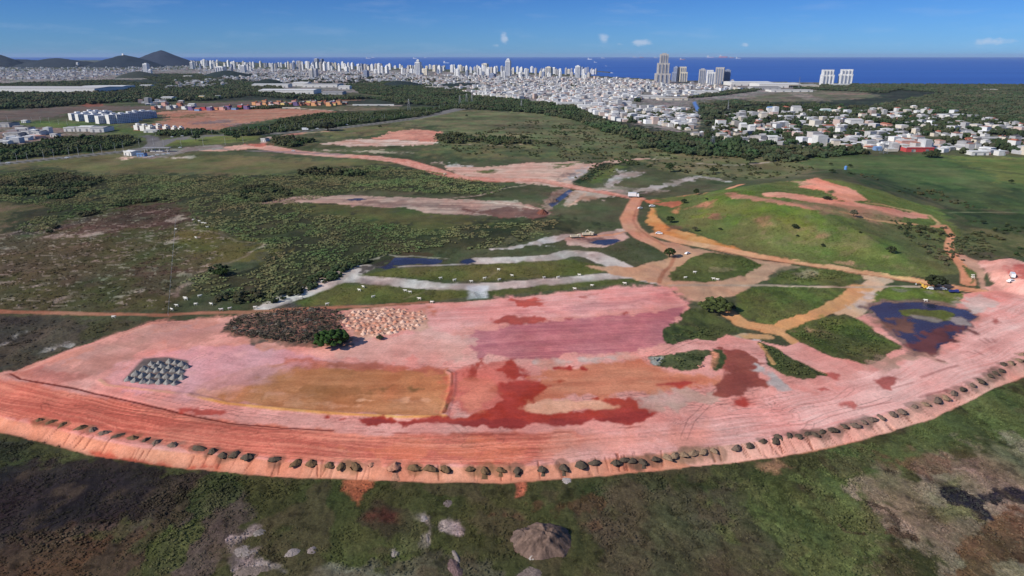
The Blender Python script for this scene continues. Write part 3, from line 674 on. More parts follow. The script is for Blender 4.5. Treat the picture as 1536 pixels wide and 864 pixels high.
# haul road along the rim
paint((194, 108, 92), "-140,590 0,566 200,604 340,634 500,645 560,652 760,650 860,645 900,660 800,700 640,703 480,698 300,680 140,652 0,626 -140,610", 2, 1.5, c2=(224, 140, 118), pat='strk', ps=1.0)
paint((214, 128, 96), "480,680 640,690 760,690 840,680 900,655 760,662 560,668", 5, 5, c2=(222, 146, 122), pat='strk', al=.6)
paint((230, 180, 172), "860,645 1000,630 1160,600 1300,560 1420,520 1500,460 1536,450 1700,430 1700,470 1536,540 1448,584 1318,634 1214,656 1098,675 968,692 860,702 830,690 900,660", 2.5, 2.5, c2=(218, 160, 152), pat='strk')
paint((230, 182, 174), "1420,520 1500,446 1560,440 1700,450 1536,520 1450,560", 4, 3, c2=(218, 160, 152), pat='strk', al=.6)
paint((214, 142, 124), "820,650 900,642 1000,640 1060,640 1040,664 960,684 860,698 780,700", 26, 6, c2=(222, 156, 140), pat='strk', al=.75)
# rim bank (a lit slope of bare peach soil)
Ub, Vb = lparam(toe_w, gx, gy)
paint((204, 138, 112), toe_w[1:-1], 1, .5, line=[4.4] * (len(toe_w) - 2), c2=(210, 148, 124), pat='fine', cl=DIRT)
paint((230, 178, 160), "1040,688 1160,674 1300,646 1400,616 1448,596 1500,570 1560,540", 1.2, .4, line=3.2, c2=(226, 166, 150))
paint((186, 84, 66), "120,678 190,690 260,700 320,706 250,704 150,690", 1.6, 2, al=.8)
paint((206, 112, 90), "1150,690 1200,682 1180,692", 1.6, 1.5, al=.8)
# wheel tracks wandering over the worked soil
tr = np.random.default_rng(404)
def wheel(pl, dark, a, gap=1.15, hw=.22):
    w_ = np.asarray(pl, float); x0, y0 = w_.min(0) - 4; x1, y1 = w_.max(0) + 4
    ix = np.nonzero((gx > x0) & (gx < x1) & (gy > y0) & (gy < y1) & (cls != GRS) & (cls != POND))[0]
    if not len(ix): return
    d = ldist(w_, gx[ix], gy[ix], 0.0); t = np.maximum(sstep(1.6 - np.abs(d - gap) / hw), 0) * a * (.4 + nC[ix])
    col[ix] *= (1 - t * dark)[:, None]
for k in range(150):
    if k < 95:                                  # along the haul road
        i0 = tr.uniform(2, 20); off = tr.uniform(6, 46); n_ = 9; span = tr.uniform(1.0, 4.5)
        tt = np.clip(np.linspace(i0, i0 + span, n_), 0, len(toe_w) - 1.001); j = tt.astype(int); f_ = (tt - j)[:, None]
        q_ = toe_w[j] * (1 - f_) + toe_w[j + 1] * f_; dq = np.gradient(q_, axis=0); nn_ = np.stack([-dq[:, 1], dq[:, 0]], 1); nn_ /= np.linalg.norm(nn_, axis=1)[:, None]; nn_ *= np.where(nn_[:, 1] > 0, 1, -1)[:, None]
        q_ = q_ + nn_ * (off + np.cumsum(tr.normal(0, .9, n_)))[:, None]
    else:
        c_ = P0([(tr.uniform(330, 1120), tr.uniform(455, 635))])[0]; an_ = tr.normal(0, .35); n_ = 8; ln_ = tr.uniform(20, 90)
        u_ = np.linspace(-.5, .5, n_) * ln_; v_ = np.cumsum(tr.normal(0, 1.2, n_)) + (u_ / ln_) ** 2 * tr.normal(0, 26)
        q_ = np.stack([c_[0] + u_ * math.cos(an_) - v_ * math.sin(an_), c_[1] + u_ * math.sin(an_) + v_ * math.cos(an_)], 1)
    wheel(q_, tr.choice([.30, .22, -.12, .35]), tr.uniform(.4, 1.0))
for cxy, r_ in (((325, 553), 5.5), ((318, 549), 8), ((215, 500), 9)):
    c_ = P0([cxy])[0]; th_ = np.linspace(.4, 5.2, 18); wheel(np.stack([c_[0] + r_ * np.cos(th_), c_[1] + r_ * np.sin(th_)], 1), .22, .9, gap=.9)
# gullies and cracks cut down the rim bank
cr_ = np.random.default_rng(55)
for k in range(80):
    t_ = cr_.uniform(2.5, len(toe_w) - 4); j_ = int(t_); a_ = toe_w[j_] * (1 - t_ + j_) + toe_w[j_ + 1] * (t_ - j_); dq_ = toe_w[j_ + 1] - toe_w[j_]; nn_ = np.array([-dq_[1], dq_[0]]); nn_ /= np.linalg.norm(nn_); nn_ *= 1 if nn_[1] > 0 else -1
    ln_ = cr_.uniform(3.5, 6.5); sd_ = cr_.normal(0, .7); dd_ = dq_ / np.linalg.norm(dq_)
    q_ = np.array([a_ + nn_ * .6, a_ + nn_ * ln_ * .5 + dd_ * sd_ * .5, a_ + nn_ * ln_ + dd_ * sd_])
    ix = np.nonzero((np.abs(gx - a_[0]) < 9) & (np.abs(gy - a_[1]) < 9) & (cls == DIRT))[0]
    w_ = cr_.choice([.12, .16, .3], p=[.5, .35, .15]); d = ldist(q_, gx[ix], gy[ix], [w_ * .5, w_, w_ * 1.4]) + (nC[ix] - .5) * .3
    t = sstep(1 - d / .18) * cr_.uniform(.35, .85); col[ix] = col[ix] * (1 - t[:, None]) + np.array(alb((132, 74, 60)))[None] * t[:, None]; gz[ix] -= t * .25
# loose soil spread round the foot of each tipped pile
PK = {'brown': (112, 88, 64), 'grey': (112, 96, 86), 'dark': (92, 78, 66), 'tan': (146, 118, 98), 'pink': (180, 124, 104)}
for (x_, y_, k_) in EDGE:
    c_ = P(np.array([[x_, y_]]))[0]; ix = np.nonzero((np.abs(gx - c_[0]) < 7) & (np.abs(gy - c_[1]) < 7))[0]
    if not len(ix): continue
    d = np.hypot((gx[ix] - c_[0]) * .85, gy[ix] - c_[1]) + (nE[ix] - .5) * 5 + (nC[ix] - .5) * 3
    t = sstep((2.7 - d) / 1.5) * .6 * (cls[ix] == DIRT); col[ix] = col[ix] * (1 - t[:, None]) + np.array(alb(PK[k_]))[None] * t[:, None]
# narrow dark red line along the step between platform and haul road
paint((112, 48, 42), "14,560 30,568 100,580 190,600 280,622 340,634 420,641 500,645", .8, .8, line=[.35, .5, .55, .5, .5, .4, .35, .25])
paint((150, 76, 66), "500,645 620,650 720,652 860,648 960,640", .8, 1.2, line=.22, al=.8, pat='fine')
paint((140, 58, 56), "500,632 600,636 700,640 800,643 880,638 960,630 960,622 900,626 840,630 760,630 680,628 560,628", 2, 2, al=0)
# ploughed field
paint((172, 104, 112), "712,492 760,486 860,478 960,468 1036,460 1010,486 1000,503 1002,516 958,527 860,535 780,538 715,538 705,520", 1.5, 2, c2=(192, 124, 126), pat='rows')
paint((216, 150, 144), "650,462 740,450 851,440 955,428 1000,434 1030,456 940,468 850,476 760,482 700,490 620,520 600,490", 3, 3, c2=(224, 166, 160), pat='rows', ps=2)
paint((200, 136, 136), "760,470 860,458 960,448 1000,442 940,460 860,468", 2, 2, pat='rows', al=.6)
paint((190, 86, 72), "770,450 800,447 812,450 810,458 780,458", 1.5, 2, al=.9)
paint((196, 96, 82), "852,446 900,440 870,448", 1.5, 2, al=.8)
paint((176, 78, 68), "742,478 770,472 820,474 828,481 790,485 745,484", 1.5, 2.2, al=.9)
paint((180, 84, 76), "925,468 950,467 940,472", 1.2, 2, al=.9)
paint((178, 82, 74), "842,478 860,477 856,481", 1.2, 1.5, al=.9)
paint((206, 120, 86), "640,462 660,462 662,470 645,472", 2, 2, al=.7)
# grey-pink apron between mounds and orange basin
paint((204, 156, 144), "500,525 560,505 650,490 700,500 705,535 660,548 560,540 500,535", 4, 4, c2=(214, 168, 158), al=.8)
# orange basin
paint((190, 132, 94), "284,590 320,565 400,545 440,540 500,548 600,552 670,553 678,560 676,590 668,616 660,624 520,622 420,612 340,604", 1.6, 1.4, c2=(170, 114, 78), pat='horz', ps=.35)
paint((186, 112, 92), "400,545 440,536 520,540 600,547 672,552 670,558 560,556 460,552", 1.5, 2, al=.9)
paint((196, 140, 98), "600,560 640,556 672,570 664,604 620,596", 5, 5, al=.5)
paint((150, 96, 58), "330,585 480,588 620,598 560,606 400,598", 3, 3, al=.5, pat='horz')
paint((86, 80, 48), "616,582 630,580 637,583 620,586", 1.5, 1.8, al=.7)
paint((232, 176, 114), "282,592 340,606 420,614 520,622 600,626 668,625", 1, .4, line=.9, c2=(214, 150, 90))
paint((232, 176, 150), "150,570 160,578 210,584 282,592", 1, .4, line=.7)
paint((84, 60, 40), "672,556 679,560 678,585 672,605 667,620", 1, 1.2, line=.55, al=.95)
paint((206, 156, 158), "255,592 290,572 320,556 400,540 470,545 440,556 400,566 350,580 310,596 280,600", 13, 3, al=.8)
paint((232, 180, 146), "540,598 600,597 640,600 600,602", 2, 2.5, al=.6); paint((226, 170, 134), "440,604 500,606 560,610 500,609", 2, 2.5, al=.6); paint((222, 164, 126), "380,590 470,594 400,596", 2, 3, al=.5)
paint((140, 92, 56), "420,580 520,578 600,586 500,590", 4, 4, al=.5, pat='horz'); paint((206, 150, 112), "580,606 630,604 660,612 600,612", 3, 4, al=.5); paint((216, 160, 132), "300,588 360,584 420,586 350,594", 4, 4, al=.5)
paint((84, 80, 50), "556,581 590,580 580,584 560,584", 2, 2.5, al=.45)
# red wet soil
RD = dict(c2=(168, 70, 62))
paint((186, 86, 74), "676,560 720,545 770,540 782,556 780,566 798,572 838,575 842,582 822,596 800,608 770,614 740,618 700,622 680,622", 3, 3, c2=(206, 110, 96), al=.75)
paint((168, 66, 54), "744,556 765,540 780,548 790,560 792,568 765,568", 1.3, 2, **RD)
paint((162, 60, 46), "745,572 780,568 800,572 838,574 845,580 820,594 795,606 784,612 820,618 880,612 920,604 893,600 898,597 930,598 960,600 982,610 988,618 965,632 920,636 860,640 820,643 760,640 700,638 560,636 500,630 490,625 560,628 640,628 700,626 730,612 750,600 740,585", 1.2, 1.8, **RD)
paint((176, 74, 58), "893,600 930,597 960,602 975,612 930,614 900,608", 2, 2, al=.7)
paint((138, 56, 54), "520,629 600,631 700,632 780,630 840,628 900,624 962,618 975,624 960,632 900,637 820,642 740,640 640,637 560,635", 1.6, 1.5, c2=(150, 62, 58), al=.95)
paint((168, 68, 56), "708,545 730,538 726,548 712,570 706,566", 1.4, 2, al=.9)
paint((222, 146, 118), "700,572 735,566 742,590 728,612 702,618 690,600", 3, 3, al=.5)
paint((204, 132, 104), "790,568 830,552 960,538 980,548 1010,560 1050,562 1090,562 1088,575 1020,585 900,592 840,600 800,600 840,582", 2, 2.5, c2=(194, 118, 92), pat='horz', ps=.4)
paint((218, 164, 138), "782,614 820,604 870,600 900,604 930,612 850,618 820,622 800,620", 1.5, 1.5, c2=(206, 150, 122))
paint((190, 164, 150), "965,598 1040,585 1100,590 1085,604 1020,616 985,618 970,608", 2, 3, c2=(200, 168, 158), al=.85)
paint((190, 170, 162), "795,545 860,538 920,534 955,530 960,536 900,541 850,550 810,556", 1.5, 2.5, c2=(206, 152, 136), al=.85)
paint((160, 58, 50), "833,553 850,548 864,544 876,546 874,553 855,557", 1.1, 1.8, **RD)
paint((176, 72, 54), "990,577 1010,572 1048,571 1048,575 1020,579 1000,579", 1.1, 1, **RD)
paint((192, 84, 60), "826,572 848,572 838,576", 1.2, 1.5, al=.9)
paint((148, 82, 70), "1086,526 1110,524 1135,535 1140,550 1155,570 1150,582 1125,588 1100,596 1080,598 1072,592 1088,575 1094,550", 1.2, 2.2, c2=(134, 72, 64), w=.25)
paint((168, 78, 66), "1097,598 1120,596 1136,607 1120,613 1098,610", 1.3, 1.6, **RD)
paint((188, 176, 172), "1135,545 1148,550 1165,562 1180,578 1168,584 1155,572 1140,556", 1.4, 2.2, c2=(170, 160, 158))
for q in ("1317,572 1340,565 1360,566 1350,576 1325,580", ):
    paint((176, 82, 76), q, 1.3, 2, al=.9)
for q in ("1218,580 1235,579 1243,583 1230,586", "1236,558 1254,560 1250,566 1240,562", "1486,478 1500,474 1504,482 1492,486", "1264,606 1280,603 1278,608"):
    paint((184, 92, 84), q, 1.2, 1.8, al=.85)
for q in ("1470,510 1478,514", "1478,508 1486,514", "1488,508 1494,514", "1440,528 1452,532", "1452,527 1462,530", "1462,526 1474,532", "1382,566 1420,552 1436,548", "1340,582 1370,574", "1290,612 1340,602", "1380,596 1420,585"):
    paint((166, 100, 96), q, 1, 1, line=.5, al=.55)
paint((182, 72, 60), "262,615 285,611 300,612 340,620 330,623 290,622", 1.3, 1.8, al=.85)
# --- grass islands
IS = dict(c2=(70, 84, 46), cl=GRS, h=.5)
paint((84, 98, 54), "1001,415 1010,402 1035,388 1060,379 1090,381 1120,388 1143,397 1130,408 1100,418 1060,424 1010,423", 1.2, 1.3, **IS)
paint((74, 90, 46), "1075,380 1100,384 1143,397 1128,402 1105,390 1080,386", 1.5, 2, c2=(66, 80, 42))
paint((150, 140, 110), "1060,404 1080,401 1098,404 1080,408", 2.5, 2.5, al=.5)
paint((88, 100, 56), "1148,425 1175,406 1215,402 1260,406 1292,414 1288,425 1250,430 1190,428", 1.2, 1.6, **IS)
paint((168, 156, 132), "1180,410 1215,406 1225,413 1200,418", 2, 2.5, al=.6)
paint((86, 106, 54), "1100,446 1130,430 1180,430 1276,433 1250,450 1200,470 1160,486 1132,484 1108,470", 1.2, 1.2, **IS)
paint((78, 88, 52), "1036,463 1060,466 1078,478 1100,486 1107,496 1085,505 1050,510 1003,517 998,502 1015,484", 1.2, 1.8, c2=(64, 72, 46), cl=GRS, h=.6)
paint((56, 66, 44), "968,535 1000,532 1060,525 1068,527 1060,550 1040,560 1020,558 985,548", 1.2, 2.2, c2=(86, 88, 62), cl=GRS, h=.6)
paint((176, 178, 182), "972,537 1000,534 995,543 985,546", 1.3, 2, al=.7)
paint((54, 70, 42), "1072,524 1086,526 1088,545 1080,562 1070,552", 1.2, 1.5, c2=(64, 76, 44), cl=GRS, h=.6)
paint((216, 150, 118), "1062,560 1068,540 1070,528 1074,530 1073,552", 1.1, 1)
paint((66, 78, 46), "1137,513 1160,520 1190,540 1236,560 1220,568 1180,566 1155,550", 1.2, 1.6, c2=(76, 84, 52), cl=GRS, h=.6)
paint((206, 158, 110), "1138,515 1150,530 1160,545", 1.1, 1, line=.8)
paint((78, 92, 50), "1177,498 1220,480 1265,470 1285,478 1320,500 1356,521 1330,535 1300,547 1250,536 1210,518", 1.3, 1.3, c2=(66, 80, 46), cl=GRS, h=.6)
paint((60, 84, 40), "1200,500 1240,512 1250,525 1220,520", 2, 2.5, al=.8)
paint((92, 112, 54), "1225,478 1268,472 1300,490 1340,518 1320,512 1270,496 1235,490", 3, 3, al=.7)
paint((150, 130, 98), "1196,497 1215,492 1230,498 1210,502", 1.4, 2, al=.8)
paint((150, 132, 112), "1290,548 1340,532 1380,528 1400,530 1370,545 1330,556", 2, 3, c2=(206, 160, 146), al=.7)
paint((98, 116, 54), "1315,436 1340,430 1400,433 1450,441 1440,455 1420,462 1390,452 1330,452 1305,455", 1.3, 1.3, c2=(84, 100, 48), cl=GRS, h=.4)
paint((128, 122, 108), "1344,436 1378,433 1376,437 1350,438", 1.5, 1.6, al=.8)
paint((128, 124, 106), "1385,438 1410,438 1405,442 1390,441", 1.5, 1.6, al=.7)
paint((206, 190, 180), "1280,460 1300,440 1318,436 1310,450 1290,466", 1.5, 2, c2=(186, 170, 160), al=.8)
# big dark pond
paint((128, 104, 100), "1290,460 1320,448 1400,448 1470,466 1475,480 1440,510 1410,530 1370,532 1330,505", 2, 2, c2=(150, 118, 104))
paint((68, 60, 84), "1302,463 1330,454 1380,453 1400,456 1440,462 1468,474 1462,482 1444,500 1425,516 1398,528 1372,526 1350,506 1320,482", 1.1, 1.6, w=1.0, cl=POND, c2=(64, 50, 66))
paint((148, 104, 76), "1316,482 1350,480 1380,492 1378,504 1356,502 1330,492", 4, 4, w=.45, al=.75)
paint((126, 76, 72), "1355,520 1390,500 1430,488 1455,486 1430,512 1398,528", 3.5, 3.5, w=.35, al=.85)
paint((40, 34, 40), "1383,454 1408,455 1406,464 1388,464", 1.3, 1.3, w=.9)
paint((98, 114, 54), "1350,466 1370,463 1420,466 1432,472 1428,480 1414,482 1385,474 1358,474", 1, 1, c2=(88, 104, 52), cl=GRS, w=0.0)
paint((168, 162, 152), "1370,473 1400,476 1415,482 1400,484 1375,477", 1, 1)
paint((170, 160, 158), "1424,480 1440,474 1462,480 1458,487 1436,488", 1.2, 1.4, c2=(190, 178, 172))
paint((206, 190, 182), "1442,446 1470,440 1500,450 1480,468 1465,472 1445,460", 2, 2.5, c2=(190, 168, 160), al=.85, cl=DIRT)
paint((160, 152, 132), "1425,458 1436,444 1443,446 1438,460", 1.2, 1.2)
# --- dark rubble ground and mound apron
paint((92, 80, 72), "336,492 350,478 420,466 500,462 520,470 512,480 525,515 470,520 400,514 345,506", 1.6, 2.2, c2=(150, 112, 98), pat='fine')
paint((206, 164, 146), "515,478 530,466 580,462 640,468 640,486 600,500 545,505 530,500", 1.6, 2, c2=(176, 132, 112), pat='fine')
paint((112, 104, 102), "184,571 215,538 250,535 282,541 276,562 264,577 222,576", .9, .8, c2=(96, 92, 92), pat='fine')
# --- service road along the top edge, left
paint((150, 106, 84), "-300,466 0,467 100,470 200,472 250,472 300,470 380,467 460,463 560,459 640,453", 1.2, 1, line=[3, 2.4, 2.2, 2, 2, 2, 2, 2, 1.8, 1.5], cl=ROAD, c2=(166, 118, 96))
# --- field behind left corner
paint((66, 64, 58), "-300,476 0,472 100,475 205,480 150,506 85,530 20,552 -300,566", 1.5, 2, c2=(84, 80, 68), pat=None, cl=GRS, h=.5)
paint((72, 76, 50), "110,476 215,480 150,506 120,506", 3, 3, al=.8)
for q in ("48,530 60,524 80,516 104,512 96,520 66,530 52,540", "14,504 36,500 30,504", "88,512 94,510 108,516 96,520", "0,518 12,514 8,520"):
    paint((168, 164, 160), q, 1.2, 2.2, al=.8, pat='fine', c2=(110, 104, 98))
# --- foreground
paint((72, 72, 48), "-300,640 0,648 60,662 130,682 270,702 400,714 640,724 760,724 880,716 1060,698 1162,686 1266,667 1399,628 1490,583 1700,500 1700,1100 -300,1100", 1.6, .9, c2=(62, 66, 42), cl=GRS, h=.5, out=.2)
GUARD = True
paint((66, 74, 42), "330,718 540,728 760,732 860,728 870,790 800,800 600,860 400,850 300,800", 12, 8, c2=(58, 66, 38), al=.8)
paint((86, 78, 66), "880,720 1100,700 1200,800 1240,864 1300,1000 860,1000 880,800", 14, 10, c2=(80, 76, 58), al=.8)
paint((96, 100, 64), "1060,720 1140,700 1280,780 1360,1000 1200,1000 1150,850", 12, 10, c2=(80, 92, 52), al=.7)
paint((52, 68, 38), "870,719 1100,699 1180,692 1190,712 1100,724 980,728 900,740 870,770 850,740", 6, 6, al=.6)
paint((86, 100, 60), "1170,690 1266,673 1399,635 1490,590 1536,568 1700,508 1700,660 1500,660 1400,700 1350,760 1320,864 1380,1000 1180,1000 1210,780", 6, 6, c2=(74, 88, 54), al=.9)
paint((146, 132, 118), "1290,720 1340,700 1420,680 1536,660 1700,660 1700,1000 1360,1000 1400,860 1330,800", 8, 8, c2=(122, 114, 92), al=.9)
paint((110, 82, 66), "1310,680 1380,680 1450,690 1440,704 1380,712 1340,700", 5, 5, c2=(98, 88, 66), al=.7)
paint((120, 122, 84), "1395,760 1430,752 1460,760 1470,775 1420,780 1400,772", 3, 4, al=.8)
paint((128, 128, 86), "1420,725 1432,720 1444,716 1436,730", 2, 2, al=.6)
paint((104, 70, 48), "1424,830 1450,806 1480,790 1500,770 1536,756 1700,750 1700,840 1536,830 1500,840 1480,1000 1440,864", 3, 5, c2=(88, 68, 52), w=.12, al=.8)
paint((44, 42, 52), "1398,742 1420,732 1450,740 1480,738 1536,742 1700,738 1700,764 1536,758 1500,756 1480,775 1462,760 1440,752", 1.6, 4, c2=(72, 62, 60), pat='patch', w=.5)
paint((60, 50, 46), "1340,706 1380,708 1420,720 1390,730 1350,718", 2.5, 4, pat='patch', al=.6)
paint((60, 52, 56), "1466,706 1500,698 1536,690 1700,680 1700,720 1500,724", 3, 5, pat='patch', al=.5, c2=(100, 92, 78))
paint((56, 50, 44), "1300,752 1330,762 1345,780 1342,792", 1.6, 1.5, line=.9, al=.8)
paint((70, 50, 40), "1316,796 1340,794 1370,802 1374,808 1340,804", 1.6, 2.5, al=.8)
paint((50, 44, 50), "1386,776 1400,774 1398,780", 1.4, 1.5, al=.9)
paint((74, 58, 52), "1258,788 1270,798 1300,802", 1.4, 1.5, line=.5, al=.7)
paint((46, 50, 44), "-200,655 0,652 60,664 100,676 60,692 0,700 -200,710", 5, 5, al=.9, c2=(56, 62, 44))
paint((54, 46, 44), "-300,690 40,690 120,690 190,700 250,708 300,720 260,760 215,785 190,800 120,815 0,850 -300,900", 4, 5, c2=(48, 44, 44))
paint((49, 44, 46), "-300,704 0,702 60,706 120,712 200,720 232,730 205,752 186,772 180,784 130,790 90,794 40,806 0,818 -300,850", 4, 4, c2=(40, 36, 40))
paint((82, 60, 46), "-300,830 0,820 60,804 120,798 180,795 220,790 240,850 200,1000 -300,1000", 5, 6, c2=(66, 54, 46), al=.9)
paint((90, 82, 72), "0,815 60,800 120,790 190,780 240,755 262,735 240,775 200,800 100,815 20,840", 3, 4, pat='patch', c2=(64, 52, 46), al=.6)
paint((62, 54, 48), "236,724 300,712 340,730 300,780 250,790 220,800 230,760", 5, 6, c2=(76, 64, 54), al=.7)
paint((80, 74, 66), "280,780 340,745 370,760 360,800 320,864 300,1000 240,1000 250,840", 5, 5, c2=(88, 80, 74), al=.9)
paint((62, 80, 44), "270,750 300,725 330,715 350,740 300,770", 4, 4, al=.7)
paint((70, 86, 46), "210,815 260,790 290,800 270,850 240,900 200,900", 5, 6, al=.8)
paint((120, 60, 44), "560,776 575,770 590,782 572,788", 3, 3, al=.8)
paint((58, 46, 44), "545,780 560,766 600,766 608,790 580,812 552,800", 4, 4, al=.6)
paint((74, 50, 44), "700,704 900,706", 2, 2, line=.2, al=.2)
WH = dict(c2=(104, 96, 92), pat='fine')
for q in ("624,776 630,772 642,778 650,790 648,802 638,818 630,822 636,806 640,794 634,782", "340,808 346,804 356,822 374,826 390,820 392,826 372,838 350,830", "343,838 380,834 422,850 424,858 380,862 340,858", "370,790 382,786 388,790 378,804 368,802", "586,824 592,820 597,830 588,836", "662,780 672,778 688,790 690,800 672,802 664,792"):
    paint((172, 162, 158), q, 1.3, 2, al=.8, **WH)
paint((146, 140, 128), "456,1000 470,858 560,858 620,862 600,1000", 3, 3, al=.6, pat='fine')
paint((100, 90, 84), "560,850 660,835 700,850 780,850 800,1000 560,1000", 6, 6, al=.5)
paint((86, 88, 62), "600,775 625,768 645,800 630,830 600,830", 2, 2, al=.6)
paint((214, 120, 92), "512,724 550,722 548,730 538,738 534,756 525,742", 2, 2, al=.7)
paint((208, 124, 96), "764,722 788,722 786,738 790,748 765,752 768,736", 1.6, 2, al=.85)
paint((214, 150, 130), "1120,690 1160,686 1190,700 1160,705", 3, 3, al=.4)
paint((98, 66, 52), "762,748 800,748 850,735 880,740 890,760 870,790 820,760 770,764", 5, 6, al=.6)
GUARD = False
# tilled diagonal streaks
an = math.radians(-58)
u_ = gx * math.cos(an) + gy * math.sin(an); v_ = -gx * math.sin(an) + gy * math.cos(an)
near = sstep((150 + gx * 0.0 - (gy - 130)) / 60) * sstep((gx - 20) / 15) * (cls == GRS)
col *= (1 + near * (fbm(u_ / 18, v_ / 1.0, 3, 91) - .5) * .45)[:, None]
del u_, v_

# --- asphalt highway (two carriageways) and roundabout
HW = "-160,262 -60,253 0,246 60,240 120,234 200,226 232,220 255,210 300,207"
paint((104, 106, 108), HW, .9, .2, line=[12, 12, 12, 12, 12, 13, 12, 9, 7], cl=HWY, c2=(118, 118, 118))
paint((112, 112, 114), "225,220 232,214 228,206 218,204", .9, .2, line=9, cl=HWY)
paint((112, 112, 114), "228,220 246,211 285,205 330,203 380,202 430,199 500,193 560,186 620,178 660,170 685,164 720,160 800,158", .9, .2, line=[8, 8, 9, 10, 12, 13, 13, 13, 14, 16, 18, 20, 20], cl=HWY, c2=(124, 124, 122))
paint((60, 70, 50), "-60,253.5 0,246.8 60,240.8 120,234.6 200,226.6", .8, .2, line=2.6)
paint((60, 70, 50), "430,199.2 500,193.2 560,186.2 620,178.2 660,170.2", .8, .2, line=2.6)
paint((196, 170, 150), "400,208 430,202 480,198 500,196", 1, .5, line=5, al=.8)
paint((206, 190, 180), "395,214 402,206 415,204", 1, .5, line=4, al=.8)
paint((206, 150, 134), "430,201 460,198 455,201 436,203", 1, .8)
paint((130, 122, 114), "186,232 230,226 300,219 330,218 345,224 290,226 230,238 200,236", 1.2, 1, c2=(150, 146, 142))
paint((204, 178, 160), "180,236 200,236 190,240", 1.2, 1)
paint((190, 184, 172), "250,237.5 290,237 292,233 280,234", 1, 1, al=.8)
# sandy strips around the far edge of town, river, beach
paint((96, 146, 206), "1039,153 1043,152 1049,163 1048,167 1044,166", .6, .3, w=.9, cl=POND, c2=(110, 160, 214))
paint((206, 200, 190), "100,96.5 140,95.5 160,96 120,98", .6, .3)
paint((186, 180, 170), "1118,195 1145,172 1160,172 1150,200 1140,212", .8, .3, line=None, al=0.0)
paint((150, 140, 134), "1112,218 1112,196 1114,172", .9, .3, line=6, al=.9)
paint((164, 156, 140), "1040,197 1046,188 1047,176", .9, .3, line=5, al=.9)
paint((150, 146, 140), "1468,186 1500,206 1530,222", 1, .3, line=6, al=.8)

# mottling: every surface carries stains and wear at several scales
n6 = fbm(gx / 7, gy / 9, 4, 41) - .5; n30 = fbm(gx / 34, gy / 44, 4, 43) - .5; n1 = fbm(gx / 1.3, gy / 1.6, 3, 45) - .5
isd = (cls == DIRT) | (cls == ROAD) | (cls == SAND); isg = cls == GRS
Uu, Vv_ = Ub, Vb
arc = fbm(Uu / 26, Vv_ / 1.6, 4, 47) - .5
nf = (fbm(gx / 120, gy / 70, 5, 65) - .5) + (fbm(gx / 28, gy / 40, 4, 67) - .5)
amp = 1 + np.where(isg, nf * .8 * np.clip(gy / 700 - .5, 0, 1), 0) + np.where(isd, n6 * .34 + n30 * .30 + arc * .26 * (cls == DIRT), np.where(isg, n6 * .55 + n30 * .45 + n1 * .55 * np.clip(1.3 - gy / 500, 0, 1), 0))
col *= np.clip(amp, .35, 1.7)[:, None]
hue = (fbm(gx / 18, gy / 26, 4, 49) - .5)
col[:, 0] *= 1 + np.where(isg, hue * .7, hue * .12 * isd); col[:, 1] *= 1 - np.where(isd, hue * .38, 0); col[:, 2] *= 1 - np.where(isd, hue * .42, hue * -.35 * isg)
gs = isg * np.clip(1.4 - gy / 420, 0, 1)
br = sstep((fbm(gx / 11, gy / 13, 4, 53) - .56) * 9) * gs * .45     # patches of brown dead grass
col = col * (1 - br[:, None]) + np.array(alb((86, 74, 60)))[None] * br[:, None]
dk = sstep((fbm(gx / 2.1, gy / 2.6, 3, 55) - .62) * 10) * gs * .4    # darker tussocks
col *= (1 - dk)[:, None]
col[(cls == GRS) & (sdist(hill_w, gx, gy) < -4)] *= 1.06
col[cls == POND] *= .75
# fine relief: vegetation is lumpy, worked soil is nearly smooth
rel = (nC - .5) * rough_h * 1.6 + (nB - .5) * rough_h * 1.2
far_fade = np.clip(1.5 - gy / 900, 0.0, 1)
gz = gz + rel * far_fade * (cls != HWY) * (cls != POND)
# bank rills
bank = sstep((5.5 - np.abs(Vb - 2.6)) / 3) * (cls == DIRT)
rl = np.clip(vnoise(Ub / 1.1 + (nC - .5) * 1.5, Vb / 9, 61) - .80, 0, 1) * sstep((fbm(Ub / 25, Vb * 0, 2, 63) - .42) * 5)
gz -= bank * rl * 2.2
col *= (1 - np.clip(bank * rl * 3.2, 0, .6))[:, None]
for pl, dep, hw in (("14,560 30,568 100,580 190,600 280,622 340,634 420,641 500,645", .45, .6), ("282,592 340,606 420,614 520,622 600,626 668,625", -.5, .9), ("150,570 160,578 210,584 282,592", -.4, .8), ("672,556 679,560 678,585 672,605 667,620", -.6, .9)):
    d = ldist(P(pts(pl))[:, :2], gx, gy, hw); gz -= dep * .5 * sstep((1.2 - d) / 1.6) * (d < 1.5)
col = np.clip(col, 0.004, 0.9)

mg, n_, b_ = new_mat('terrain')
at = n_.nodes.new('ShaderNodeAttribute'); at.attribute_name = 'Col'
wt = n_.nodes.new('ShaderNodeAttribute'); wt.attribute_name = 'wet'
tco = n_.nodes.new('ShaderNodeTexCoord')
def tn(scale, det, rough=.6):
    z = n_.nodes.new('ShaderNodeTexNoise'); z.inputs['Scale'].default_value = scale; z.inputs['Detail'].default_value = det; z.inputs['Roughness'].default_value = rough
    n_.links.new(tco.outputs['Object'], z.inputs['Vector']); return z
z1 = tn(1.1, 8, .72); z2 = tn(0.12, 5)
def mrg(src, lo, hi, a=.3, b=.7):
    m = n_.nodes.new('ShaderNodeMapRange'); m.inputs['From Min'].default_value = a; m.inputs['From Max'].default_value = b
    m.inputs['To Min'].default_value = lo; m.inputs['To Max'].default_value = hi; n_.links.new(src, m.inputs['Value']); return m.outputs[0]
z3 = tn(4.5, 4, .7)
mm = n_.nodes.new('ShaderNodeMath'); mm.operation = 'MULTIPLY'
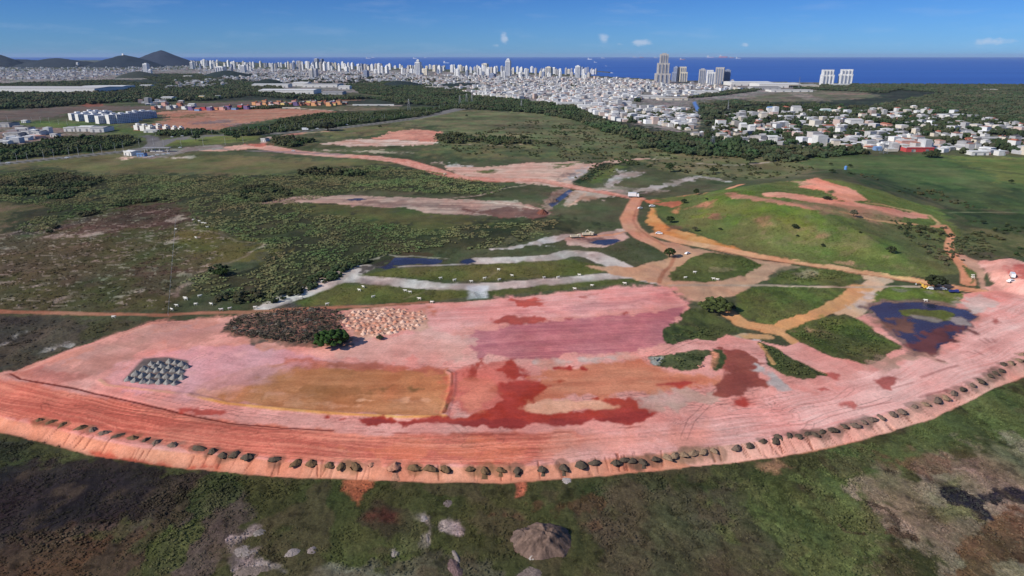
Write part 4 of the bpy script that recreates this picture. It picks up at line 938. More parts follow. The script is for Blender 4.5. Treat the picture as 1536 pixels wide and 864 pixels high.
mq = n_.nodes.new('ShaderNodeMath'); mq.operation = 'MULTIPLY'
n_.links.new(mrg(z1.outputs['Fac'], .70, 1.30, .36, .64), mq.inputs[0]); n_.links.new(mrg(z3.outputs['Fac'], .72, 1.28, .36, .64), mq.inputs[1])
n_.links.new(mq.outputs[0], mm.inputs[0]); n_.links.new(mrg(z2.outputs['Fac'], .9, 1.1), mm.inputs[1])
vs = n_.nodes.new('ShaderNodeVectorMath'); vs.operation = 'SCALE'
n_.links.new(at.outputs['Color'], vs.inputs[0]); n_.links.new(mm.outputs[0], vs.inputs['Scale'])
n_.links.new(vs.outputs[0], b_.inputs['Base Color'])
n_.links.new(mrg(wt.outputs['Fac'], .95, .22, 0, 1), b_.inputs['Roughness'])
n_.links.new(mrg(wt.outputs['Fac'], .08, .10, 0, 1), b_.inputs['Specular IOR Level'])
bp = n_.nodes.new('ShaderNodeBump'); bp.inputs['Distance'].default_value = .35
vg = n_.nodes.new('ShaderNodeAttribute'); vg.attribute_name = 'veg'
n_.links.new(z1.outputs['Fac'], bp.inputs['Height']); n_.links.new(mrg(vg.outputs['Fac'], .16, .7, 0, 1), bp.inputs['Strength'])
am = n_.nodes.new('ShaderNodeMix'); am.data_type = 'FLOAT'; n_.links.new(vg.outputs['Fac'], am.inputs[0])
am.inputs[2].default_value = 1.0; n_.links.new(mq.outputs[0], am.inputs[3])
sq = n_.nodes.new('ShaderNodeMath'); sq.operation = 'POWER'; sq.inputs[1].default_value = .45; n_.links.new(mq.outputs[0], sq.inputs[0]); n_.links.new(sq.outputs[0], am.inputs[2])
n_.links.new(am.outputs[0], mm.inputs[0])
n_.links.new(bp.outputs[0], b_.inputs['Normal'])

def gcol(x, y):                                 # ground colour under a point
    r_ = np.interp(y, Yr, np.arange(nr)); c_ = (x / np.maximum(y, 1) - Sx[0]) / (Sx[1] - Sx[0])
    r_ = np.clip(np.round(r_).astype(int), 0, nr - 1); c_ = np.clip(np.round(c_).astype(int), 0, nc - 1)
    k_ = r_ * nc + c_; return col[k_], cls[k_]
ii = (np.arange(nr - 1)[:, None] * nc + np.arange(nc - 1)[None, :]).ravel()
quads = np.stack([ii, ii + 1, ii + 1 + nc, ii + nc], 1)
landm = sdist(land_w, gx, gy) < 0
keep = landm[quads].any(1)
quads = quads[keep]
qc = cls[quads[:, 0]]
Vall = np.stack([gx, gy, gz], 1)
def sub(name, fc):
    f = quads[np.isin(qc, fc)]
    u, inv = np.unique(f.ravel(), return_inverse=True)
    o = mesh_np(name, Vall[u], inv.reshape(-1, 4), mg, col=col[u], wet=wet[u], smooth=True)
    a_ = o.data.attributes.new('veg', 'FLOAT', 'POINT'); a_.data.foreach_set('value', (cls[u] == GRS).astype(np.float32))
    return tag(o, kind='structure')
sub('ground', [GRS]); sub('earthworks', [DIRT]); sub('dirt_road', [ROAD]); sub('pond', [POND]); sub('highway', [HWY]); sub('bare_sand', [SAND])
# sea
msea, n_, b_ = new_mat('sea_water')
b_.inputs['Base Color'].default_value = (0.008, 0.045, 0.17, 1); b_.inputs['Roughness'].default_value = .55
b_.inputs['Specular IOR Level'].default_value = .12
t_ = n_.nodes.new('ShaderNodeTexCoord'); mp = n_.nodes.new('ShaderNodeMapping'); mp.inputs['Scale'].default_value = (.00025, .0012, 1)
z_ = n_.nodes.new('ShaderNodeTexNoise'); z_.inputs['Scale'].default_value = 1; z_.inputs['Detail'].default_value = 8
n_.links.new(t_.outputs['Object'], mp.inputs[0]); n_.links.new(mp.outputs[0], z_.inputs['Vector'])
r_ = n_.nodes.new('ShaderNodeValToRGB'); r_.color_ramp.elements[0].position = .35; r_.color_ramp.elements[1].position = .7
r_.color_ramp.elements[0].color = (0.034, 0.105, 0.37, 1); r_.color_ramp.elements[1].color = (0.046, 0.14, 0.43, 1)
n_.links.new(z_.outputs['Fac'], r_.inputs[0]); n_.links.new(r_.outputs[0], b_.inputs['Base Color'])
sx = np.array([-90000, -20000, -5000, 0, 5000, 20000, 90000.0]); sy = np.array([900, 3000, 6000, 12000, 25000, 45000, 80000.0])
SXX, SYY = np.meshgrid(sx, sy); k = len(sx)
fi = np.array([(r * k + c, r * k + c + 1, (r + 1) * k + c + 1, (r + 1) * k + c) for r in range(len(sy) - 1) for c in range(k - 1)])
tag(mesh_np('sea', np.stack([SXX.ravel(), SYY.ravel(), np.full(SXX.size, -3.0)], 1), fi, msea), kind='structure')
# outer land skirt beside and behind the surveyed sheet
mg2 = mat_plain('grassland', (84, 90, 60), scale=.02)
skv = []; skf = []
for sgn in (-1, 1):
    b0 = len(skv)
    far = 30000 if sgn < 0 else 2600
    skv += [(sgn * 1.36 * 80, 80, -.4), (sgn * 1.36 * far, far, -.4), (sgn * (40000 if sgn < 0 else 9000), far, -.4), (sgn * (40000 if sgn < 0 else 9000), -2000, -.4), (sgn * 80, -2000, -.4)]
    f = [b0, b0 + 1, b0 + 2, b0 + 3, b0 + 4]
    skf += [[f[0], f[1], f[2]], [f[0], f[2], f[3]], [f[0], f[3], f[4]]]
b0 = len(skv); skv += [(-112, 82, -.5), (112, 82, -.5), (112, -2000, -.5), (-112, -2000, -.5)]; skf += [[b0, b0 + 1, b0 + 2], [b0, b0 + 2, b0 + 3]]
tag(mesh_np('land_beyond', np.array(skv), np.array(skf), mg2), kind='structure')
# ------------------------------------------------------------------ vegetation
m_leaf = mat_attr('foliage', rough=.9, nscale=.8, vary=.35, spec=.08)
m_trunk = mat_plain('bark', (92, 78, 64), scale=2)
PROTO_LOW = [clumps(3, .75, .5, 300 + k) for k in range(8)]
def sample_poly(outline, n=None, spacing=None, seed=0, by='world'):
    r = np.random.default_rng(seed); px = np.array(pts(outline))
    if by == 'world':
        w = P(px)[:, :2]; lo = w.min(0); hi = w.max(0); A = (hi - lo).prod()
        if n is None: n = int(A / spacing ** 2)
        q = r.uniform(lo, hi, (n, 2)); q = q[sdist(w, q[:, 0], q[:, 1]) < 0]
        return q
    lo = px.min(0); hi = px.max(0); q = r.uniform(lo, hi, (n * 3, 2)); q = q[sdist(px, q[:, 0], q[:, 1]) < 0][:n]
    return P(q)[:, :2]
def with_z(q): return np.stack([q[:, 0], q[:, 1], height(q[:, 0], q[:, 1])], 1)
def leafcol(n, base, vary=.25, hue=.12, seed=3):
    r = np.random.default_rng(seed); c = np.repeat(alb(base)[None], n, 0)
    c = c * r.uniform(1 - vary, 1 + vary, (n, 1)); c[:, 0] *= r.uniform(1 - hue, 1 + hue * 1.6, n); return c
def mass(name, label, outlines, spacing, rad, hgt, base, protos=PROTO_TREE, vary=.3, clump=None, seed=5, gap=None, blend=0.0, only=None):
    qs = []
    for k, o in enumerate(outlines): qs.append(sample_poly(o, spacing=spacing, seed=seed + k))
    q = np.concatenate(qs)
    if gap is not None:
        s_, thr = gap; f = fbm(q[:, 0] / s_, q[:, 1] / s_, 3, seed); q = q[f > thr]
    gc, gk = gcol(q[:, 0], q[:, 1])
    if only is not None: m_ = gk == only; q = q[m_]; gc = gc[m_]
    n = len(q); r = np.random.default_rng(seed)
    size = r.uniform(.65, 1.3, n) * (.8 + .5 * fbm(q[:, 0] / 40, q[:, 1] / 40, 2, seed + 3))
    c = leafcol(n, base, vary, seed=seed) * (.62 + .76 * fbm(q[:, 0] / 45, q[:, 1] / 60, 4, seed + 9))[:, None]; hv = fbm(q[:, 0] / 25, q[:, 1] / 35, 3, seed + 4) - .5; c[:, 0] *= 1 + hv * .9; c[:, 2] *= 1 + hv * .5
    if blend: c = c * (1 - blend) + gc * blend * r.uniform(.72, 1.25, (n, 1))
    print(name, n)
    return scatter(name, protos, with_z(q), rad * size, hgt * size * r.uniform(.8, 1.2, n), c, m_leaf, label)
FOREST = ["-160,128 0,127 170,121 230,128 290,130 330,140 370,146 300,152 190,153 150,156 110,158 60,163 -160,166", "310,130 420,130 430,143 560,148 480,152 400,146 330,142",
          "200,112 300,112 320,118 400,128 420,134 310,132 240,124"]
mass('forest', 'dark green forest spread behind the white sheds on the left', FOREST, 11.5, 6.6, 7.5, (54, 68, 48), vary=.4, seed=11)
mass('woodland', 'dense dark woods between the town and the open marsh', ["560,148 700,144 790,152 860,160 900,180 960,196 1040,208 1060,222 960,214 900,196 860,180 800,170 740,166 700,164 640,158 600,156",
     "520,128 600,122 640,124 700,126 760,132 700,142 600,146 540,140", "960,212 1040,208 1100,220 1190,224 1290,222 1300,232 1240,236 1180,244 1100,236 1020,232 960,222"], 9.5, 5.6, 6, (52, 68, 46), vary=.4, seed=31)
mass('coastal_forest', 'broad dark forest between the suburb and the sea', ["1050,158 1100,152 1140,156 1300,162 1360,150 1420,140 1300,132 1290,127 1536,128 1600,130 1600,205 1536,188 1450,174 1350,166 1240,160 1130,158 1090,162 1070,180 1062,192 1052,176",
     "1190,128 1300,128 1350,134 1330,140 1240,136 1190,133", "1030,148 1060,146 1130,138 1150,132 1100,136 1060,141"], 11, 6.4, 6, (54, 68, 50), vary=.4, seed=51)
mass('roadside_wood', 'dark wood along the far side of the lamp lined highway', ["-60,222 30,220 90,208 180,206 212,212 180,222 60,236 0,242 -60,250", "424,180 480,172 560,170 640,164 680,162 640,174 560,184 480,192 440,196 380,204 340,204 330,198 400,192", "236,198 300,196 330,200 300,203 260,205 236,204", "400,160 420,158 440,156 440,160 400,164 340,164"], 6.5, 4.0, 4.4, (50, 66, 42), vary=.4, seed=71)
mass('grove', 'clumps of dark trees on the plain beside the pink clearing', ["655,204 680,200 700,204 720,212 690,216 660,214", "720,208 760,208 800,216 740,218", "410,206 440,208 470,212 440,222 412,216", "450,257 500,255 560,259 540,265 450,265"], 6.5, 4, 4.5, (52, 64, 42), seed=91)
SCRUB = "-100,258 0,262 60,252 140,262 300,264 440,262 560,248 640,256 720,272 760,280 740,292 640,290 560,284 500,292 470,300 440,300 480,320 560,332 640,344 740,336 840,330 830,350 740,372 620,378 560,386 520,400 440,436 400,456 270,444 262,430 300,410 390,400 400,380 350,352 290,335 280,306 210,304 100,328 60,350 20,345 80,312 0,300 -100,300"
mass('scrub', 'dense bushy scrub belt across the middle of the plain', [SCRUB], 2.15, 1.45, .85, (100, 112, 76), protos=PROTO_LOW, vary=.4, seed=111, gap=(13, .36), blend=.4)
mass('thicket', 'taller dark thicket along the ditch edge of the scrub', ["64,338 120,322 200,300 270,300 200,306 120,330 70,352", "360,282 400,276 440,290 400,306 360,300", "0,276 80,262 160,268 100,300 0,292", "310,404 330,398 352,402 340,414 312,414", "320,444 380,436 400,444 370,456 320,452", "500,400 560,390 540,402 500,420 440,446 400,458 420,440 480,412"], 3.6, 2.5, 2.3, (54, 64, 44), protos=PROTO_TREE, seed=131, gap=(18, .42))
mass('bush_patches', 'scattered low bushes on the grassland around the green hill', ["800,180 960,200 1180,240 1240,250 1200,262 1040,262 900,240 700,232 650,215", "1180,250 1420,290 1480,320 1400,300 1320,280 1260,256", "1440,330 1536,340 1536,386 1470,384 1450,360", "1340,330 1420,345 1445,385 1440,400 1400,380 1350,350", "840,236 960,232 960,246 900,262"], 7, 1.9, 1.7, (54, 64, 42), protos=PROTO_BUSH, seed=151, gap=(16, .55))
mass('hill_brush', 'dark brush on the right shoulder of the green hill', ["1330,330 1380,332 1420,342 1440,368 1446,396 1420,400 1390,380 1350,350", "1425,350 1480,362 1500,386 1462,388 1436,376", "860,268 918,244 924,247 884,274"], 3.4, 1.6, 1.2, (62, 70, 50), protos=PROTO_BUSH, seed=171, gap=(9, .46))
mass('island_shrubs', 'low green shrubs on the grass islands among the dirt roads', ["1190,500 1240,478 1275,474 1330,515 1300,540 1230,520", "1085,384 1140,396 1120,404 1090,392", "975,536 1040,530 1060,530 1050,552 1000,552", "1072,524 1086,528 1080,558 1071,550", "1010,500 1060,488 1100,494 1050,508 1006,512", "1142,518 1180,535 1228,562 1170,562", "1150,410 1250,406 1286,414 1200,424"], 1.9, .95, .6, (60, 72, 44), protos=PROTO_LOW, seed=191, gap=(7, .38), blend=.6)
mass('marsh_shrubs', 'grey green marsh bushes along the foot of the embankment', ["0,656 90,668 60,690 0,690", "215,790 250,750 310,712 350,712 350,740 320,770 280,800 250,864 210,864 200,830", "0,800 120,792 190,770 230,745 260,728 290,730 230,790 200,810 100,830 0,830", "1180,690 1320,664 1300,700 1290,740 1330,800 1250,790 1200,730"], 1.05, .62, .42, (66, 66, 46), protos=PROTO_LOW, vary=.5, seed=211, gap=(6, .36), blend=.75)
mass('reed_tufts', 'pale reed tufts over the swamp at the lower right', ["1290,720 1400,690 1536,670 1600,690 1600,864 1380,864 1330,820", "1290,760 1370,800 1360,864 1300,864"], 1.1, .6, .2, (124, 116, 98), protos=PROTO_LOW, vary=.4, seed=231, gap=(5, .38), blend=.85)
mass('grass_tufts', 'dense tufts of wild grass covering the near field below the embankment', ["-40,660 60,672 130,694 270,708 400,718 640,728 780,728 880,720 1060,702 1240,678 1330,655 1420,625 1560,570 1560,700 1500,800 1560,900 -40,900"], .92, .40, .22, (66, 70, 44), protos=PROTO_LOW, vary=.35, seed=241, blend=.85, only=GRS)
mass('meadow_tufts', 'low tufts of grass over the grass islands and the green hill', ["985,296 1100,286 1240,268 1400,310 1440,345 1450,405 1400,420 1320,408 1200,392 1130,378 1080,364 1030,346", "1001,415 1035,388 1090,381 1143,397 1060,424", "1100,446 1130,430 1276,433 1250,450 1160,486", "1177,498 1265,470 1356,521 1300,547 1210,518", "430,452 540,414 700,398 860,389 905,402 700,446", "985,360 1000,372 960,412 900,400 880,372"], 2.1, .55, .28, (80, 92, 52), protos=PROTO_LOW, vary=.3, seed=245, blend=.8, only=GRS, gap=(8, .4))
mass('heath', 'low heath tufts on the dry field at the left', ["0,352 100,330 205,306 280,308 350,354 398,372 330,396 262,440 250,462 0,462", "0,478 200,484 60,540 0,556"], 3.0, .8, .4, (62, 60, 42), protos=PROTO_LOW, seed=251, gap=(10, .38), blend=.7)
mass('suburb_trees', 'dark green trees filling the gaps between the houses of the suburb', ['1066,200 1078,180 1100,168 1150,162 1200,158 1300,162 1400,162 1460,170 1536,186 1596,196 1600,232 1440,231 1350,229 1290,224 1200,223 1150,220 1100,218 1030,210', '900,168 980,162 1040,166 1046,180 1034,197 1010,192 960,186 925,180'], 9.5, 5.6, 7.2, (46, 62, 42), vary=.35, seed=291, gap=(42, .50))
mass('city_trees', 'dark trees growing between the houses of the seaside city', ["300,112 560,112 800,124 960,132 960,160 860,152 700,142 560,134 420,128 300,124", "1060,160 1536,176 1536,228 1300,222 1150,214 1060,204"], 30, 7.5, 7, (48, 60, 44), seed=271, gap=(60, .50))

# individual trees
def ordinal(n):
    w = {1: 'first', 2: 'second', 3: 'third', 4: 'fourth', 5: 'fifth', 6: 'sixth', 7: 'seventh', 8: 'eighth', 9: 'ninth', 10: 'tenth'}
    return w.get(n, '%d%s' % (n, {1: 'st', 2: 'nd', 3: 'rd'}.get(n % 10 if n % 100 not in (11, 12, 13) else 0, 'th')))
_seen = {}
def small_label(x, y):
    z = 'on the hill slope' if (y > 296 and x > 1000) else ('on the grass right of the grey sand track' if x > 1000 else ('on the open marsh under the far town' if x > 840 else ('on the plain below the dark woods' if x > 690 else 'near the highway')))
    k = z; _seen[k] = _seen.get(k, 0) + 1
    return 'small dark tree %s, %s from the left' % (z, ordinal(_seen[k]))
def make_tree(name, h, r, base, seed, trunk_h=.35, lumps=90, spread=1.0):
    rr = np.random.default_rng(seed)
    mb = MB(); th = h * trunk_h
    mb.tube((0, 0, -.3), (0, 0, th), r * .09, r * .065, 7)
    for k in range(5):
        a = rr.uniform(0, 6.28); q = r * rr.uniform(.35, .7)
        mb.tube((0, 0, th * .8), (q * math.cos(a), q * math.sin(a), th + (h - th) * rr.uniform(.2, .5)), r * .05, r * .02, 5)
    V = []; F = []; C = []; n = 0
    b = alb(base)
    for k in range(lumps):
        a = rr.uniform(0, 6.28); q = r * math.sqrt(rr.uniform(0, 1)) * spread
        t = rr.uniform(0, 1); top = math.sqrt(max(0, 1 - (q / (r * 1.05)) ** 2))
        z = th + (h - th) * (.12 + .78 * t * top) 
        s = r * rr.uniform(.12, .26)
        V.append(ICO_V * (s * rr.uniform(.6, 1.3, (12, 1))) * np.array([1, 1, .7]) + np.array([q * math.cos(a), q * math.sin(a), z]))
        F.append(ICO_F + n); n += 12; C.append(np.repeat((b * rr.uniform(.7, 1.4))[None], 12, 0))
    return mb, (np.concatenate(V), np.concatenate(F), np.concatenate(C))
TREES = []
def place_tree(px, py, wpx, label, cat='tree', group=None, base=(50, 64, 38), hk=.85, name='tree', seed=None):
    p = P1(px, py); r = wpx / 2 * mpp(p.y); h = r * 2 * hk
    e = bpy.data.objects.new(name, None); COL.objects.link(e); e.location = p; e.rotation_euler.z = random.uniform(0, 6.28); e.empty_display_size = .5
    mb, (V, F, C) = make_tree(name, h, r, base, seed or int(px * 7 + py))
    tr = mb.build('trunk', m_trunk, e); cr_ = mesh_np('crown', V, F, m_leaf, col=C, parent=e)
    tag(e, label, cat, group); return e
place_tree(1073, 468, 46, 'broad spreading tree beside the dirt road at the tip of a grass island', hk=.5, base=(58, 72, 40))
place_tree(1092, 468, 20, 'small very dark round tree touching the broad spreading tree', hk=.8, base=(30, 36, 28))
place_tree(1004, 386, 17, 'round dark tree standing alone by the haul road junction', base=(44, 60, 32))
place_tree(1403, 432, 29, 'large dark tree with parked vehicles in its shade by the orange road', hk=.7, base=(42, 52, 34))
place_tree(1336, 380, 14, 'rounded tree standing alone low on the right side of the green hill', base=(50, 62, 40))
place_tree(1192, 343, 9, 'small bushy tree in the middle of the green hill face', base=(46, 58, 36))
place_tree(1005, 334, 12, 'dark bushy tree just above the orange cutting', base=(46, 60, 36))
place_tree(1042, 347, 9, 'pale twiggy tree leaning on the left foot of the hill', base=(70, 74, 56))
place_tree(1280, 325, 11, 'grey thin tree on the edge of the hilltop track', base=(88, 88, 74), hk=1.0)
place_tree(1240, 299, 11, 'flat dark tree beside the pink hilltop clearing', base=(40, 48, 36), hk=.4)
place_tree(1044, 293, 8, 'narrow tree on the ridge near the orange track', base=(44, 60, 36), hk=1.3)
place_tree(1026, 305, 8, 'dark tree above the red slope at the start of the hill', base=(40, 56, 34))
place_tree(1005, 258, 14, 'tree rising from green brush behind the grey sand track', base=(50, 68, 42), hk=1.0)
place_tree(1070, 260, 11, 'dark tree on the grassland right of the grey sand track', base=(46, 60, 40))
place_tree(1125, 245, 12, 'dark tree near the pale track below the suburb', base=(44, 58, 40))
place_tree(1178, 241, 16, 'cluster forming tree left of the pale track end', base=(52, 62, 44), hk=.6)
place_tree(1205, 222, 12, 'dark tree at the front edge of the suburb beside a pink house', base=(36, 52, 34))
place_tree(1150, 222, 10, 'dark round tree at the left front corner of the suburb', base=(36, 52, 34))
place_tree(1275, 251, 6, 'small tree beside the blue tank on the marsh', base=(44, 62, 40))
place_tree(1248, 259, 9, 'dark bush like tree below the blue tank', base=(44, 60, 38), hk=.6)
place_tree(1397, 236, 22, 'wide low tree in front of the red building of the suburb', base=(46, 58, 38), hk=.4)
place_tree(1474, 336, 8, 'lone tree on the far marsh at the right', base=(42, 56, 38))
place_tree(1516, 275, 7, 'lone dark tree on the bright marsh near the right edge', base=(42, 58, 38))
place_tree(294, 211, 12, 'first lone tree on the grass roundabout beside the highway', base=(60, 78, 52), hk=.8)
place_tree(355, 211, 10, 'second lone tree on the grass roundabout, nearer the white van', base=(54, 74, 50), hk=1.0)
place_tree(492, 196, 24, 'dark tree clump beside the highway and the white truck', base=(44, 52, 38), hk=.5)
place_tree(498, 519, 50, 'dense green bushy tree at the end of the dark rubble heap', base=(40, 68, 30), hk=.5)
place_tree(570, 509, 11, 'small green bush at the foot of the beige soil mounds', cat='bush', name='bush', base=(54, 66, 46), hk=.6)
place_tree(332, 413, 22, 'round dark green bush at the edge of the left field', cat='bush', name='bush', base=(36, 54, 26), hk=.5)
for i, (x, y, w) in enumerate(sorted([(877, 204, 5), (930, 206, 4), (893, 209, 4), (822, 218, 7), (848, 205, 6), (905, 222, 4), (960, 224, 5), (846, 223, 3), (870, 222, 3), (786, 211, 10), (570, 192, 5), (1100, 270, 5), (1136, 262, 5), (1166, 262, 4), (1246, 248, 5), (1180, 268, 4), (1060, 300, 4), (1196, 355, 4), (1080, 345, 5), (1290, 350, 4), (742, 208, 6), (1234, 370, 6), (1360, 352, 6), (1385, 345, 6), (940, 230, 4), (1040, 250, 4), (700, 175, 4), (1085, 262, 5)])):
    place_tree(x, y, w, small_label(x, y), group='small trees scattered on the grassland', base=(46, 58, 38), hk=.8)
# ------------------------------------------------------------------ hills behind the town
def mound(name, cx, Y, halfw_px, topy, label=None, depth=.8, seed=1, base=(58, 66, 62), sk=0.0, res=44, pw=1.3, mat=None, kind='structure'):
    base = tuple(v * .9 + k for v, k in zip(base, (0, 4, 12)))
    cxw = (cx - 768) / 1024 * (Y * math.cos(PITCH)) ; W = halfw_px / 1024 * Y
    Hh = top_z(cx, topy, Y)
    g = np.linspace(-1, 1, res); A, B = np.meshgrid(g, g)
    r = np.sqrt((A - sk * (1 - np.abs(A))) ** 2 + B ** 2)
    Z = Hh * np.clip(1 - r ** pw, 0, 1) * (1 + .22 * (fbm(A * 5, B * 5, 3, seed) - .5)) - .02 * Hh
    C = np.repeat(alb(base)[None], res * res, 0) * (.75 + .5 * fbm(A * 14, B * 14, 3, seed + 5)).reshape(-1, 1)
    V = np.stack([cxw + A.ravel() * W, Y + B.ravel() * W * depth, Z.ravel()], 1)
    i = (np.arange(res - 1)[:, None] * res + np.arange(res - 1)[None]).ravel()
    F = np.stack([i, i + 1, i + 1 + res, i + res], 1)
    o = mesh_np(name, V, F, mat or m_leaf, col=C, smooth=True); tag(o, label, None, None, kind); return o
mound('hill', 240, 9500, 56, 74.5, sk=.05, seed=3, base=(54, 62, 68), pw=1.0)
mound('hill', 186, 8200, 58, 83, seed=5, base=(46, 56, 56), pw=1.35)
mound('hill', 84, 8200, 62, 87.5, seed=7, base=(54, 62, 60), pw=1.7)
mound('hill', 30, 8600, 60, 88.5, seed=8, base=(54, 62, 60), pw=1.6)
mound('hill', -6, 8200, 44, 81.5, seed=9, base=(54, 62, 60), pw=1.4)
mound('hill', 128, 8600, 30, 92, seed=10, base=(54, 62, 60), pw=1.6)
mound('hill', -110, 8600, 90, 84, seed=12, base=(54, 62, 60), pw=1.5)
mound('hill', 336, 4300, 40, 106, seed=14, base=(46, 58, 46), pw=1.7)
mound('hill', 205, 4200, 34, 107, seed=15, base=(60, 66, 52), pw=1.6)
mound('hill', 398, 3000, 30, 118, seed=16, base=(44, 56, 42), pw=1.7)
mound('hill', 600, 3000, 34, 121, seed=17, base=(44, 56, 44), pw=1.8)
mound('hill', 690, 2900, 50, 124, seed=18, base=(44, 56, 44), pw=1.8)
mh = mound('soil_heap', 134, 1900, 16, 153.5, 'brown heap of soil behind the white apartment blocks', seed=19, base=(150, 100, 82), pw=1.2, kind='thing'); mh['category'] = 'soil heap'
mh = mound('hill_church', 185, 8190, 2.5, 80, 'white church like block on the crest of the distant left hill', seed=20, base=(225, 225, 225), pw=6, kind='thing', res=10); mh['category'] = 'church'

# ------------------------------------------------------------------ facade materials
def mat_facade(name, wall, glass, floor=3.0, bay=3.6, rough=.8, frac=.42, fb=.5):
    m, n, b = new_mat(name); l = n.links.new
    g = n.nodes.new('ShaderNodeTexCoord'); s = n.nodes.new('ShaderNodeSeparateXYZ'); l(g.outputs['Object'], s.inputs[0])
    def mt(op, a, v):
        q = n.nodes.new('ShaderNodeMath'); q.operation = op
        for i, x in enumerate((a, v)):
            if isinstance(x, (int, float)): q.inputs[i].default_value = x
            else: l(x, q.inputs[i])
        return q.outputs[0]
    fz = mt('LESS_THAN', mt('FRACT', mt('DIVIDE', s.outputs['Z'], floor), 0), frac)
    fx = mt('LESS_THAN', mt('FRACT', mt('DIVIDE', mt('ADD', s.outputs['X'], s.outputs['Y']), bay), 0), fb)
    w = mt('MULTIPLY', fz, fx)
    no = n.nodes.new('ShaderNodeNewGeometry'); sn = n.nodes.new('ShaderNodeSeparateXYZ'); l(no.outputs['Normal'], sn.inputs[0])
    w = mt('MULTIPLY', w, mt('LESS_THAN', mt('ABSOLUTE', sn.outputs['Z'], 0), .5))
    z = n.nodes.new('ShaderNodeTexNoise'); z.inputs['Scale'].default_value = .08; z.inputs['Detail'].default_value = 5; l(g.outputs['Object'], z.inputs['Vector'])
    rp = n.nodes.new('ShaderNodeValToRGB'); c = s2l(wall)
    rp.color_ramp.elements[0].position = .3; rp.color_ramp.elements[1].position = .7
    rp.color_ramp.elements[0].color = (*[float(v) * .85 for v in c], 1); rp.color_ramp.elements[1].color = (*[min(.9, float(v) * 1.1) for v in c], 1)
    l(z.outputs['Fac'], rp.inputs[0])
    mx = n.nodes.new('ShaderNodeMixRGB'); l(w, mx.inputs[0]); l(rp.outputs[0], mx.inputs[1]); mx.inputs[2].default_value = (*[float(v) for v in s2l(glass)], 1)
    l(mx.outputs[0], b.inputs['Base Color']); b.inputs['Roughness'].default_value = rough; b.inputs['Specular IOR Level'].default_value = .2
    return m
FW = {'white': mat_facade('white_facade', (232, 230, 226), (120, 126, 138)), 'cream': mat_facade('cream_facade', (226, 216, 196), (110, 112, 118)),
      'grey': mat_facade('grey_facade', (184, 182, 184), (84, 90, 104)), 'beige': mat_facade('beige_facade', (190, 184, 178), (96, 96, 102)),
      'blue': mat_facade('blue_grey_facade', (140, 148, 168), (70, 84, 108)), 'pink': mat_facade('pink_facade', (214, 184, 172), (110, 100, 100))}
HW_ = {'white': mat_plain('white_render', (212, 209, 203), scale=.3, vary=.1), 'cream': mat_plain('cream_render', (206, 194, 176), scale=.3, vary=.1), 'grey': mat_plain('grey_render', (170, 168, 166), scale=.3, vary=.12),
       'pink': mat_plain('pink_render', (208, 160, 146), scale=.3, vary=.1), 'mint': mat_plain('mint_render', (190, 212, 206), scale=.3, vary=.1), 'brick': mat_plain('brick_red_render', (176, 112, 92), scale=.3, vary=.15),
       'orange': mat_plain('orange_render', (206, 150, 106), scale=.3, vary=.1), 'yellow': mat_plain('yellow_render', (214, 186, 120), scale=.3, vary=.1), 'purple': mat_plain('violet_render', (110, 92, 132), scale=.3, vary=.1),
       'blue': mat_plain('blue_render', (120, 150, 190), scale=.3, vary=.1), 'red': mat_plain('red_render', (186, 74, 74), scale=.3, vary=.1)}
RF = {'grey': mat_plain('grey_sheet_roof', (150, 148, 148), scale=.4, vary=.2), 'pale': mat_plain('pale_sheet_roof', (190, 186, 182), scale=.4, vary=.12), 'tile': mat_plain('clay_tile_roof', (170, 104, 82), scale=.5, vary=.2),
      'dark': mat_plain('dark_roof', (96, 92, 92), scale=.4, vary=.2), 'white': mat_plain('white_roof', (218, 217, 214), scale=.3, vary=.06), 'blue': mat_plain('blue_roof', (110, 150, 200), scale=.3, vary=.08), 'rust': mat_plain('rusty_roof', (150, 110, 96), scale=.5, vary=.2)}
m_glass = mat_plain('dark_window', (52, 58, 70), rough=.25, spec=.6, vary=.1)
m_metal = mat_plain('galvanised_steel', (150, 152, 154), rough=.5, metal=.6)
m_pole = mat_plain('pale_pole', (196, 196, 192), rough=.6)
m_black = mat_plain('black_rubber', (30, 30, 32))

# ------------------------------------------------------------------ towers
TW = {}
def tower_mesh(kind, w, d, h, mk):
    """one wall body (core, bays, balcony stacks) and a separate rooftop"""
    b = MB(); t = MB()
    if kind == 'slab':
        b.box((0, 0, h / 2), (w, d * .8, h)); b.box((-w * .28, -d * .42, h / 2 - .8), (w * .26, d * .12, h - 1.6)); b.box((w * .28, -d * .42, h / 2 - .8), (w * .26, d * .12, h - 1.6))
        t.box((0, 0, h + 2), (w * .4, d * .5, 4)); t.box((w * .3, 0, h + 1), (w * .2, d * .3, 2))
    elif kind == 'cross':
        b.box((0, 0, h / 2), (w, d * .5, h)); b.box((0, -d * .3, h / 2 - 1), (w * .45, d * .4, h - 2)); b.box((0, d * .3, h / 2 - 1), (w * .45, d * .4, h - 2))
        t.box((0, 0, h + 2.5), (w * .35, d * .4, 5))
    elif kind == 'step':
        b.box((0, 0, h * .43), (w, d, h * .86)); b.box((0, 0, h * .93), (w * .7, d * .7, h * .14))
        t.box((0, 0, h + 2), (w * .3, d * .3, 4)); t.tube((0, 0, h + 4), (0, 0, h + 10), .4, .2, 5)
    else:
        b.box((-w * .22, 0, h / 2), (w * .5, d, h)); b.box((w * .25, d * .08, h * .47), (w * .44, d * .8, h * .94)); b.box((-w * .22, -d * .53, h * .48), (w * .22, d * .06, h * .94))
        t.box((-w * .2, 0, h + 2), (w * .3, d * .5, 4))
    return b.build('tower_wall', FW[mk], link=False), t.build('rooftop', FW[mk], link=False)
